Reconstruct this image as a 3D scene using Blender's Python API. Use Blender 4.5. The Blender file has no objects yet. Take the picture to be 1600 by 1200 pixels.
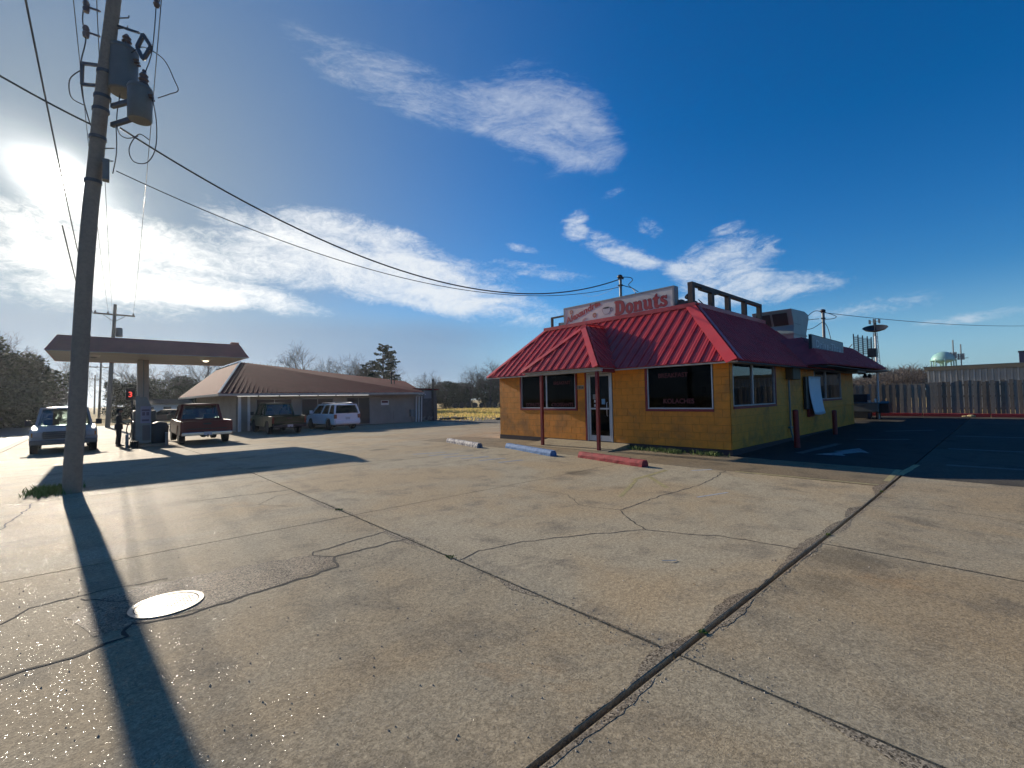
import bpy, math, random
import numpy as np
from math import sin, cos, pi, radians, sqrt, atan2, tan
from mathutils import Vector as V, Matrix, noise as mnoise

random.seed(7)
S = bpy.context.scene
COL = S.collection

# ------------------------------------------------------------------ camera
# World: X runs along the shop's side wall, Y along its front wall, Z up. Camera 1.6 m above the lot.
CAM_POS = V((0.0, 0.0, 1.6))
FOCAL_PX, PITCH, ROLL = 714.0, radians(1.81), radians(1.1)
fh = V((0.673, 0.740, 0.0)).normalized()
rt = V((fh.y, -fh.x, 0.0))
fw = fh * cos(PITCH) + V((0, 0, 1)) * sin(PITCH)
upv = rt.cross(fw)
cr = rt * cos(ROLL) - upv * sin(ROLL)
cu = upv * cos(ROLL) + rt * sin(ROLL)
cam_d = bpy.data.cameras.new("camera")
cam = bpy.data.objects.new("camera", cam_d)
COL.objects.link(cam)
cam.matrix_world = Matrix(((cr.x, cu.x, -fw.x, CAM_POS.x), (cr.y, cu.y, -fw.y, CAM_POS.y),
                           (cr.z, cu.z, -fw.z, CAM_POS.z), (0, 0, 0, 1)))
cam_d.sensor_width = 36.0
cam_d.lens = FOCAL_PX / 1600.0 * 36.0
cam_d.clip_start, cam_d.clip_end = 0.05, 4000.0
S.camera = cam

# ------------------------------------------------------------------ render settings
S.render.engine = 'CYCLES'
S.cycles.use_denoising = True
try:
    S.cycles.denoiser = 'OPENIMAGEDENOISE'
    S.cycles.denoising_input_passes = 'RGB_ALBEDO_NORMAL'
    S.cycles.denoising_prefilter = 'ACCURATE'
except Exception:
    pass
S.cycles.max_bounces = 6
S.cycles.diffuse_bounces = 3
S.cycles.glossy_bounces = 3
S.cycles.transmission_bounces = 4
S.cycles.transparent_max_bounces = 12
S.cycles.volume_bounces = 0
S.cycles.caustics_reflective = False
S.cycles.caustics_refractive = False
S.cycles.sample_clamp_indirect = 6.0
S.cycles.use_adaptive_sampling = True
S.cycles.adaptive_threshold = 0.02
S.view_settings.view_transform = 'Standard'
S.view_settings.look = 'None'
S.view_settings.gamma = 1.0
S.view_settings.use_curve_mapping = False
S.view_settings.exposure = 0.45

SUN_EL, SUN_AZ = radians(19.7), radians(-2.8)       # azimuth from +Y towards +X
SUN_DIR = V((sin(SUN_AZ) * cos(SUN_EL), cos(SUN_AZ) * cos(SUN_EL), sin(SUN_EL)))


# ------------------------------------------------------------------ node helpers
class NT:
    def __init__(self, tree):
        self.t = tree
        tree.nodes.clear()

    def n(self, kind, ins=None, **props):
        nd = self.t.nodes.new(kind)
        for k, v in props.items():
            setattr(nd, k, v)
        for k, v in (ins or {}).items():
            self.put(nd.inputs[k], v)
        return nd

    def put(self, sock, v):
        if isinstance(v, bpy.types.NodeSocket):
            self.t.links.new(v, sock)
        elif v is not None:
            if sock.type == 'RGBA' and isinstance(v, (tuple, list)) and len(v) == 3:
                v = (*v, 1.0)
            sock.default_value = v

    def math(self, op, a, b=None, c=None, clamp=False):
        nd = self.n('ShaderNodeMath', operation=op, use_clamp=clamp)
        self.put(nd.inputs[0], a)
        if b is not None: self.put(nd.inputs[1], b)
        if c is not None: self.put(nd.inputs[2], c)
        return nd.outputs[0]

    def mix(self, f, a, b, mode='MIX'):
        nd = self.n('ShaderNodeMix', data_type='RGBA', blend_type=mode)
        self.put(nd.inputs[0], f); self.put(nd.inputs[6], a); self.put(nd.inputs[7], b)
        return nd.outputs[2]

    def ramp(self, f, stops, interp='LINEAR'):
        nd = self.n('ShaderNodeValToRGB')
        cr_ = nd.color_ramp
        cr_.interpolation = interp
        while len(cr_.elements) > 1:
            cr_.elements.remove(cr_.elements[-1])
        for i, (p, c) in enumerate(stops):
            e = cr_.elements[0] if i == 0 else cr_.elements.new(p)
            e.position = p
            e.color = (c, c, c, 1) if isinstance(c, (int, float)) else (*c, 1)
        self.put(nd.inputs[0], f)
        return nd.outputs[0]

    def smooth(self, x, a, b):
        nd = self.n('ShaderNodeMapRange', interpolation_type='SMOOTHSTEP')
        self.put(nd.inputs[0], x)
        nd.inputs[1].default_value, nd.inputs[2].default_value = a, b
        return nd.outputs[0]

    def vmath(self, op, a, b=None, scale=None):
        nd = self.n('ShaderNodeVectorMath', operation=op)
        self.put(nd.inputs[0], a)
        if b is not None: self.put(nd.inputs[1], b)
        if scale is not None: self.put(nd.inputs[3], scale)
        return nd.outputs[1] if op in ('DOT_PRODUCT', 'LENGTH', 'DISTANCE') else nd.outputs[0]

    def noise(self, vec, scale, detail=4, rough=0.55, dist=0.0, out=0):
        nd = self.n('ShaderNodeTexNoise', {'Scale': scale, 'Detail': detail, 'Roughness': rough, 'Distortion': dist})
        if vec is not None: self.put(nd.inputs['Vector'], vec)
        return nd.outputs[out]


# ------------------------------------------------------------------ sky
world = bpy.data.worlds.new("World")
S.world = world
world.use_nodes = True
w = NT(world.node_tree)
tc = w.n('ShaderNodeTexCoord').outputs['Generated']
sky = w.n('ShaderNodeTexSky', sky_type='NISHITA', sun_disc=False, sun_elevation=SUN_EL, sun_rotation=SUN_AZ,
          altitude=30.0, air_density=1.0, dust_density=0.25, ozone_density=2.2)
sep = w.n('ShaderNodeSeparateXYZ', {0: tc})
sx, sy, sz = sep.outputs
DEG = 180.0 / pi
az = w.math('MULTIPLY', w.math('ARCTAN2', sx, sy), DEG)
el = w.math('MULTIPLY', w.math('ARCSINE', sz), DEG)
zc = w.math('MAXIMUM', sz, 0.03)
plane = w.n('ShaderNodeCombineXYZ', {0: w.math('DIVIDE', sx, zc), 1: w.math('DIVIDE', sy, zc), 2: 0.0}).outputs[0]
azel = w.n('ShaderNodeCombineXYZ', {0: az, 1: el, 2: 0.0}).outputs[0]


def blob(a0, e0, ra, re, rot, power=1.0):
    """soft elliptical patch of cloud centred on azimuth a0, elevation e0 (degrees): 1 in the middle, 0 at its rim"""
    c, s = cos(radians(rot)), sin(radians(rot))
    da, de = w.math('SUBTRACT', az, a0), w.math('SUBTRACT', el, e0)
    p = w.math('DIVIDE', w.math('ADD', w.math('MULTIPLY', da, c), w.math('MULTIPLY', de, s)), ra)
    q = w.math('DIVIDE', w.math('SUBTRACT', w.math('MULTIPLY', de, c), w.math('MULTIPLY', da, s)), re)
    d = w.math('ADD', w.math('MULTIPLY', p, p), w.math('MULTIPLY', q, q))
    return w.math('MAXIMUM', w.math('SUBTRACT', 1.0, d), 0.0)


def add(*xs):
    r = xs[0]
    for x in xs[1:]:
        r = w.math('ADD', r, x)
    return r


def mul(a, b):
    return w.math('MULTIPLY', a, b)


def streak(rot, stretch, scale, detail, dist, off=0.0, rough=0.6):
    mp = w.n('ShaderNodeMapping', {'Rotation': (0, 0, radians(rot)), 'Scale': (1.0 / stretch, 1.0, 1.0),
                                   'Location': (off, off * .7, 0)}, vector_type='TEXTURE' if False else 'POINT')
    w.put(mp.inputs['Vector'], azel)
    return w.noise(mp.outputs[0], scale, detail, rough, dist)


# feathery high cloud, wide head and long tail
n1 = streak(18, 3.2, 0.24, 10, 1.4, 3.1, .66)
n1b = streak(34, 3.0, 1.5, 8, 1.0, 5.1, .7)
feather = add(blob(47, 31.5, 11.5, 6.2, -14), mul(blob(31, 34.0, 19, 3.2, -9), .9), mul(blob(52, 29.0, 7, 3.4, -20), .5))
d1 = w.smooth(add(mul(n1, 1.55), mul(n1b, .62), mul(w.math('MINIMUM', feather, .9), .75)), 1.26, 2.2)
d1 = mul(mul(d1, w.smooth(feather, 0.0, .5)), .54)
# long band of broken cloud running down from the sun
n2 = streak(-14, 2.6, 0.27, 9, 1.2, 1.7, .64)
n2b = streak(-24, 1.8, 1.6, 8, 1.0, 4.0, .7)
band = add(blob(4, 14.5, 17, 4.2, -6), mul(blob(22, 16.0, 17, 4.6, -14), 1.0), mul(blob(36, 12.8, 15, 3.6, -12), 1.0), mul(blob(24, 20.2, 10, 1.8, -8), .6), mul(blob(31, 17.5, 8, 2.6, -16), .6), mul(blob(10, 11.4, 14, 1.8, -5), .7), mul(blob(-1, 11.0, 13, 3.4, -4), .75), mul(blob(40, 15.8, 5, 1.2, -14), .5))
d2 = w.smooth(add(mul(n2, 1.35), mul(n2b, .75), mul(w.math('MINIMUM', band, 1.0), .85)), 1.20, 2.12)
d2 = mul(mul(d2, w.smooth(band, 0.0, .4)), .92)
# grey cloud deck low on the left
n3 = streak(-4, 5.0, 0.22, 7, .8, 9.3, .55)
deck = mul(mul(w.smooth(el, 11.5, 7.5), w.smooth(az, 54, 30)), w.smooth(el, -4.0, 2.0))
d3 = mul(deck, w.math('ADD', .62, mul(n3, .5)))
# white wisps over the shop
n4 = streak(-22, 2.4, 0.42, 9, 1.3, 7.7, .64)
n4b = streak(4, 2.0, 1.9, 8, .9, 2.2, .7)
wis = add(blob(67.5, 14.6, 7.0, 3.6, 8), mul(blob(55, 17.8, 6.5, 1.8, -24), .75), mul(blob(50.5, 20.6, 2.0, 2.6, -50), .85),
          mul(blob(73, 12.0, 9, 1.5, -6), .7), mul(blob(46, 15.6, 9, 1.2, -10), .6), mul(blob(59.5, 19.4, 2.5, 1.3, -30), .6),
          mul(blob(63, 10.5, 9, 2.6, 4), .55), mul(blob(80, 8.2, 9, 1.2, 3), .5), mul(blob(88, 6.4, 6, .7, 4), .7),
          mul(blob(68, 18.3, 2.5, .7, 10), .5), mul(blob(44, 18.3, 3.0, .7, -12), .55), mul(blob(59, 15.5, 8, 1.3, -16), .6), mul(blob(71, 10.6, 9, 1.3, -3), .6), mul(blob(55, 23.6, 2.2, .7, 14), .55))
d4 = w.smooth(add(mul(n4, 1.5), mul(n4b, .75), mul(w.math('MINIMUM', wis, .9), .85)), 1.32, 2.22)
d4 = mul(mul(d4, w.smooth(wis, 0.0, .3)), .8)
# thin milky veil near the horizon
veil = mul(w.smooth(el, 12, 0), .6)

ang = mul(w.math('ARCCOSINE', w.math('MINIMUM', w.vmath('DOT_PRODUCT', tc, tuple(SUN_DIR)), 0.999999)), DEG)
# ice haze round the sun, drawn out along the cloud streaks
rc, rs_ = cos(radians(-24)), sin(radians(-24))
sda, sde = w.math('SUBTRACT', az, SUN_AZ * DEG), w.math('SUBTRACT', el, SUN_EL * DEG)
sp = w.math('ADD', mul(sda, rc), mul(sde, rs_)); sq = w.math('SUBTRACT', mul(sde, rc), mul(sda, rs_))
ellip = w.math('SQRT', add(mul(mul(sp, sp), .22), mul(sq, sq)))
glow = add(mul(w.math('EXPONENT', mul(ang, -1.0 / .55)), 14.0), mul(mul(w.math('EXPONENT', mul(ellip, -1.0 / .95)), 2.6), w.math('ADD', .35, n2)), mul(w.math('EXPONENT', mul(ang, -1.0 / 3.0)), .12),
           mul(w.math('EXPONENT', mul(ang, -1.0 / 14.0)), .03))
near_sun = w.math('EXPONENT', mul(ang, -1.0 / 22.0))
sun_side = w.smooth(ang, 58, 2)

SKY_STRENGTH = 0.078
base = w.n('ShaderNodeHueSaturation', {'Saturation': 1.5, 'Value': 1.0, 'Color': sky.outputs[0]}).outputs[0]
base = w.mix(1.0, base, (SKY_STRENGTH * .62, SKY_STRENGTH * .93, SKY_STRENGTH * 1.16), 'MULTIPLY')

base = w.mix(mul(sun_side, .92), base, w.mix(mul(near_sun, .75), (.058, .128, .235), (.165, .20, .205)))        # thin high veil whitening the sun's side of the sky


lit = w.mix(near_sun, (.53, .58, .64), (.84, .81, .74))
grey = w.mix(near_sun, (.125, .22, .37), (.13, .185, .235))
c = w.mix(veil, base, (.25, .40, .56))
c = w.mix(d3, c, grey)
c = w.mix(d2, c, lit)
c = w.mix(d4, c, lit)
c = w.mix(d1, c, lit)
gcol = w.n('ShaderNodeCombineXYZ', {0: glow, 1: mul(glow, .97), 2: mul(glow, .88)}).outputs[0]
c = w.mix(1.0, c, gcol, 'ADD')
sil = mul(mul(w.math('EXPONENT', mul(ang, -1.0 / 9.0)), .55), w.math('MAXIMUM', d2, mul(d3, .25)))
c = w.mix(1.0, c, w.n('ShaderNodeCombineXYZ', {0: sil, 1: mul(sil, .96), 2: mul(sil, .85)}).outputs[0], 'ADD')
bg = w.n('ShaderNodeBackground', {'Color': c, 'Strength': 1.0})
w.n('ShaderNodeOutputWorld', {'Surface': bg.outputs[0]})
world.cycles.sampling_method = 'MANUAL'
world.cycles.sample_map_resolution = 1024

# ------------------------------------------------------------------ sun
sun_d = bpy.data.lights.new("sun", 'SUN')
sun_d.energy = 5.0
sun_d.angle = radians(0.53)
sun_d.color = (1.0, .88, .72)
sun = bpy.data.objects.new("sun", sun_d)
COL.objects.link(sun)
sun.location = (0, 0, 30)
sun.rotation_euler = (-SUN_DIR).to_track_quat('-Z', 'Y').to_euler()


# ------------------------------------------------------------------ ground height
def sstep(a, b, x):
    t = min(max((x - a) / (b - a), 0.0), 1.0)
    return t * t * (3 - 2 * t)


def gz(x, y):
    """the lot falls about 0.3 m towards the filling station and rises gently towards the back fence"""
    d = -0.3 * sstep(12, 30, y)
    r = max(0.0, x - 6.0)
    r = 0.012 * (r * r / 6 if r < 3 else r - 1.5) if r < 34 else 0.39
    return d + r * (1 - sstep(14, 28, y))


# ------------------------------------------------------------------ materials
MATS = {}


def pbr(name, color, rough=.6, metal=0.0, spec=.5, var=0.0, vscale=3.0, bump=0.0, bscale=60.0, color2=None,
        emit=None, estr=0.0, coat=0.0, space='Object', detail=5, dirt=None, dscale=1.2, damt=.5):
    """principled material; var: brightness variation, color2: second colour mixed in by noise, dirt: stain colour"""
    m = bpy.data.materials.new(name)
    m.use_nodes = True
    t = NT(m.node_tree)
    out = t.n('ShaderNodeOutputMaterial')
    b = t.n('ShaderNodeBsdfPrincipled', {'Base Color': (*color, 1), 'Roughness': rough, 'Metallic': metal,
                                         'Specular IOR Level': spec, 'Coat Weight': coat})
    t.t.links.new(b.outputs[0], out.inputs[0])
    if var or color2 or bump or dirt:
        vec = t.n('ShaderNodeNewGeometry').outputs['Position'] if space == 'World' else t.n('ShaderNodeTexCoord').outputs['Object']
        cc = (*color, 1)
        if color2:
            cc = t.mix(t.smooth(t.noise(vec, vscale, detail, .6), .38, .62), cc, (*color2, 1))
        if dirt:
            cc = t.mix(t.math('MULTIPLY', t.smooth(t.noise(vec, dscale, 7, .65, .5), .45, .7), damt), cc, (*dirt, 1))
        if var:
            f = t.ramp(t.noise(vec, vscale, detail, .6), [(.25, 1 - var), (.75, 1 + var)])
            cc = t.mix(1.0, cc, f, 'MULTIPLY')
        t.put(b.inputs['Base Color'], cc)
        r = t.math('ADD', rough - .08, t.math('MULTIPLY', t.noise(vec, vscale * 2.3, 4, .6), .16), clamp=True)
        t.put(b.inputs['Roughness'], r)
        if bump:
            bn = t.n('ShaderNodeBump', {'Strength': bump, 'Distance': .01, 'Height': t.noise(vec, bscale, 4, .6)})
            t.put(b.inputs['Normal'], bn.outputs[0])
    if emit:
        b.inputs['Emission Color'].default_value = (*emit, 1)
        b.inputs['Emission Strength'].default_value = estr
    MATS[name] = m
    return m


def glass_mat(name, tint=(.35, .38, .4), gloss=(1, 1, 1), ior=1.5):
    m = bpy.data.materials.new(name)
    m.use_nodes = True
    t = NT(m.node_tree)
    out = t.n('ShaderNodeOutputMaterial')
    tr = t.n('ShaderNodeBsdfTransparent', {'Color': (*tint, 1)})
    gl = t.n('ShaderNodeBsdfGlossy', {'Color': (*gloss, 1), 'Roughness': .02})
    fr = t.n('ShaderNodeFresnel', {'IOR': ior})
    mx = t.n('ShaderNodeMixShader', {0: fr.outputs[0], 1: tr.outputs[0], 2: gl.outputs[0]})
    t.t.links.new(mx.outputs[0], out.inputs[0])
    return m


# ------------------------------------------------------------------ mesh builder
class MB:
    def __init__(self):
        self.v, self.f, self.mi = [], [], []

    def add(self, vs, fs, mi=0):
        o = len(self.v)
        self.v += [V(p) for p in vs]
        self.f += [tuple(o + i for i in f) for f in fs]
        self.mi += [mi] * len(fs)
        return self

    def box(self, a, b, mi=0, M=None):
        x0, y0, z0 = a; x1, y1, z1 = b
        vs = [V(p) for p in ((x0, y0, z0), (x1, y0, z0), (x1, y1, z0), (x0, y1, z0), (x0, y0, z1), (x1, y0, z1), (x1, y1, z1), (x0, y1, z1))]
        if M is not None: vs = [M @ p for p in vs]
        return self.add(vs, [(0, 3, 2, 1), (4, 5, 6, 7), (0, 1, 5, 4), (1, 2, 6, 5), (2, 3, 7, 6), (3, 0, 4, 7)], mi)

    def bar(self, p, q, wx, wy, mi=0, up=(0, 0, 1)):
        """square-section bar from p to q"""
        p, q = V(p), V(q)
        d = (q - p).normalized()
        s = d.cross(V(up))
        if s.length < 1e-4: s = d.cross(V((1, 0, 0)))
        s.normalize(); t = s.cross(d)
        vs = []
        for e in (p, q):
            for a, b in ((-1, -1), (1, -1), (1, 1), (-1, 1)):
                vs.append(e + s * (a * wx / 2) + t * (b * wy / 2))
        return self.add(vs, [(3, 2, 1, 0), (4, 5, 6, 7), (0, 1, 5, 4), (1, 2, 6, 5), (2, 3, 7, 6), (3, 0, 4, 7)], mi)

    def tube(self, pts, rad, n=8, cap=True, mi=0):
        pts = [V(p) for p in pts]
        if not hasattr(rad, '__len__'): rad = [rad] * len(pts)
        o = len(self.v)
        prev = None
        for i, p in enumerate(pts):
            d = (pts[min(i + 1, len(pts) - 1)] - pts[max(i - 1, 0)])
            d = d.normalized() if d.length > 1e-9 else V((0, 0, 1))
            if prev is None:
                s = d.cross(V((0, 0, 1)))
                if s.length < 1e-3: s = d.cross(V((1, 0, 0)))
            else:
                s = prev - d * prev.dot(d)
            s.normalize(); prev = s
            t = d.cross(s)
            for k in range(n):
                a = 2 * pi * k / n
                self.v.append(p + s * (cos(a) * rad[i]) + t * (sin(a) * rad[i]))
        for i in range(len(pts) - 1):
            for k in range(n):
                a, b = o + i * n + k, o + i * n + (k + 1) % n
                self.f.append((a, b, b + n, a + n)); self.mi.append(mi)
        if cap:
            self.f.append(tuple(o + k for k in reversed(range(n)))); self.mi.append(mi)
            e = o + (len(pts) - 1) * n
            self.f.append(tuple(e + k for k in range(n))); self.mi.append(mi)
        return self

    def lathe(self, prof, n=16, o=(0, 0, 0), mi=0, M=None):
        b = len(self.v); o = V(o)
        for r, z in prof:
            for k in range(n):
                a = 2 * pi * k / n
                p = V((r * cos(a), r * sin(a), z))
                if M is not None: p = M @ p
                self.v.append(o + p)
        for i in range(len(prof) - 1):
            for k in range(n):
                x, y = b + i * n + k, b + i * n + (k + 1) % n
                self.f.append((x, y, y + n, x + n)); self.mi.append(mi)
        self.f.append(tuple(b + k for k in reversed(range(n)))); self.mi.append(mi)
        e = b + (len(prof) - 1) * n
        self.f.append(tuple(e + k for k in range(n))); self.mi.append(mi)
        return self

    def prism(self, pts, vec, mi=0):
        pts = [V(p) for p in pts]; vec = V(vec); n = len(pts)
        fs = [tuple(reversed(range(n))), tuple(range(n, 2 * n))]
        fs += [(i, (i + 1) % n, n + (i + 1) % n, n + i) for i in range(n)]
        return self.add(pts + [p + vec for p in pts], fs, mi)

    def ball(self, c, r, n=10, m=6, mi=0):
        r = V(r) if hasattr(r, '__len__') else V((r, r, r))
        prof = []
        b = len(self.v); c = V(c)
        for i in range(m + 1):
            a = -pi / 2 + pi * i / m
            for k in range(n):
                t = 2 * pi * k / n
                self.v.append(c + V((r.x * cos(a) * cos(t), r.y * cos(a) * sin(t), r.z * sin(a))))
        for i in range(m):
            for k in range(n):
                x, y = b + i * n + k, b + i * n + (k + 1) % n
                self.f.append((x, y, y + n, x + n)); self.mi.append(mi)
        return self

    def mesh(self, name, mats, smooth=None, off=None):
        me = bpy.data.meshes.new(name)
        vs = self.v if off is None else [p - off for p in self.v]
        me.from_pydata([tuple(p) for p in vs], [], self.f)
        if not isinstance(mats, (list, tuple)): mats = [mats]
        for m in mats: me.materials.append(m)
        if len(mats) > 1: me.polygons.foreach_set('material_index', self.mi)
        if smooth:
            me.shade_smooth()
            me.set_sharp_from_angle(angle=radians(smooth))
        me.update()
        return me

    def build(self, name, mats, parent=None, smooth=None, bevel=None, world=False, loc=None):
        off = None
        if world and parent is not None:
            off = world_loc(parent)
        o = bpy.data.objects.new(name, self.mesh(name, mats, smooth, off))
        COL.objects.link(o)
        if parent is not None: o.parent = parent
        if loc is not None: o.location = loc
        if bevel:
            md = o.modifiers.new('bevel', 'BEVEL')
            md.width = bevel; md.segments = 2; md.limit_method = 'ANGLE'; md.angle_limit = radians(35)
            md.harden_normals = False
        return o


def world_loc(o):
    p = V(o.location)
    while o.parent is not None:
        o = o.parent
        p = p + V(o.location)
    return p


def tag(o, label=None, cat=None, group=None, kind=None):
    if label: o['label'] = label
    if cat: o['category'] = cat
    if group: o['group'] = group
    if kind: o['kind'] = kind
    return o


def thing(name, label, cat, loc=(0, 0, 0), rz=0.0, group=None):
    o = bpy.data.objects.new(name, None)
    o.empty_display_size = .3
    COL.objects.link(o)
    o.location = loc; o.rotation_euler = (0, 0, rz)
    return tag(o, label, cat, group)


def kids(o):
    return [c for c in COL.objects if c.parent == o]


def copy_tree(o, parent=None, tree=None):
    tree = tree or child_map()
    c = o.copy(); COL.objects.link(c)
    if parent is not None: c.parent = parent
    for ch in tree.get(o.name, []):
        copy_tree(ch, c, tree)
    return c


def child_map():
    t = {}
    for o in COL.objects:
        if o.parent is not None: t.setdefault(o.parent.name, []).append(o)
    return t


def link_mesh(name, me, parent=None, loc=(0, 0, 0), rot=(0, 0, 0), scale=(1, 1, 1)):
    o = bpy.data.objects.new(name, me)
    COL.objects.link(o)
    if parent is not None: o.parent = parent
    o.location = loc; o.rotation_euler = rot; o.scale = scale
    return o


def text_mesh(body, size, mat, extrude=.004, offset=0.0, align='CENTER', spacing=1.0, shear=0.0):
    cu_ = bpy.data.curves.new('lettering', 'FONT')
    cu_.body = body; cu_.size = size; cu_.extrude = extrude; cu_.offset = offset
    cu_.align_x = align; cu_.align_y = 'BOTTOM_BASELINE'; cu_.space_character = spacing; cu_.shear = shear
    cu_.resolution_u = 4
    o = bpy.data.objects.new('lettering', cu_)
    COL.objects.link(o)
    dg = bpy.context.evaluated_depsgraph_get()
    me = bpy.data.meshes.new_from_object(o.evaluated_get(dg))
    bpy.data.objects.remove(o)
    bpy.data.curves.remove(cu_)
    me.materials.clear(); me.materials.append(mat)
    return me


# walls facing -X read from -X: text x-axis -> -Y ; walls facing -Y: text x-axis -> +X
ROT_FRONT = Matrix(((0, 0, -1), (-1, 0, 0), (0, 1, 0)))
ROT_SIDE = Matrix(((1, 0, 0), (0, 0, -1), (0, 1, 0)))


def place_text(name, me, parent, pos, R, extra=None):
    """lettering in the plane given by R at world position pos"""
    M = R.to_4x4()
    if extra is not None: M = M @ extra
    me.transform(M)
    o = bpy.data.objects.new(name, me)
    COL.objects.link(o)
    o.parent = parent
    o.location = V(pos) - world_loc(parent)
    return o


# ------------------------------------------------------------------ shared materials
red_roof = pbr('red roof metal', (.56, .050, .050), .40, spec=.5, var=.18, vscale=2.2, color2=(.46, .055, .055), dirt=(.27, .025, .027), dscale=1.6, damt=.6, space='World')
red_paint = pbr('red paint', (.22, .016, .018), .45, var=.2, vscale=6, space='World')
yellow_block = pbr('yellow painted block', (.74, .262, .020), .62, var=.16, vscale=5, bump=.25, bscale=90, dirt=(.26, .115, .03), dscale=1.3, damt=.6, space='World')
mortar = pbr('painted mortar', (.42, .16, .014), .7, var=.15, vscale=9, bump=.2, bscale=120, space='World')
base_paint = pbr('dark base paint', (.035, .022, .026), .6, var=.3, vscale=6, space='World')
alu = pbr('aluminium frame', (.46, .47, .50), .38, .6, var=.1, vscale=8, space='World')
white_paint = pbr('white paint', (.62, .62, .60), .5, var=.12, vscale=5, space='World')
grey_metal = pbr('grey metal', (.17, .19, .19), .45, .3, var=.15, vscale=4, space='World')
dark_metal = pbr('dark metal', (.035, .037, .04), .45, .4, var=.2, vscale=6, space='World')
black_rubber = pbr('black rubber', (.014, .014, .015), .75, var=.2, vscale=8)
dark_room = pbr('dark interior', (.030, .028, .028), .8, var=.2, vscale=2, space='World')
glass = glass_mat('tinted shop glass', (.22, .23, .24), (.5, .5, .5), 1.22)
side_glass = glass_mat('side shop glass', (.25, .27, .28), (.9, .95, 1))
car_glass = glass_mat('car glass', (.80, .86, .84))
dark_glass = glass_mat('tinted glass', (.10, .12, .13), (.6, .6, .6), 1.3)
rust_wood = pbr('weathered sign timber', (.085, .062, .05), .75, var=.35, vscale=5, color2=(.05, .045, .045), space='World')


# ================================================================== GROUND
def ground_mat():
    m = bpy.data.materials.new('field ground')
    m.use_nodes = True
    t = NT(m.node_tree)
    out = t.n('ShaderNodeOutputMaterial')
    pos = t.n('ShaderNodeNewGeometry').outputs['Position']
    a = t.noise(pos, .09, 6, .6)
    b_ = t.noise(pos, 1.3, 6, .65)
    c_ = t.ramp(t.math('ADD', t.math('MULTIPLY', a, .65), t.math('MULTIPLY', b_, .35)),
                [(.34, (.14, .14, .035)), (.46, (.34, .25, .09)), (.60, (.46, .32, .13)), (.72, (.30, .20, .09))])
    fine = t.noise(pos, 9.0, 5, .7)
    c_ = t.mix(1.0, c_, t.ramp(fine, [(.3, .62), (.7, 1.25)]), 'MULTIPLY')
    bp = t.n('ShaderNodeBump', {'Strength': .8, 'Distance': .08, 'Height': fine})
    b = t.n('ShaderNodeBsdfPrincipled', {'Base Color': c_, 'Roughness': .95, 'Specular IOR Level': .15, 'Normal': bp.outputs[0]})
    t.t.links.new(b.outputs[0], out.inputs[0])
    return m


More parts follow.
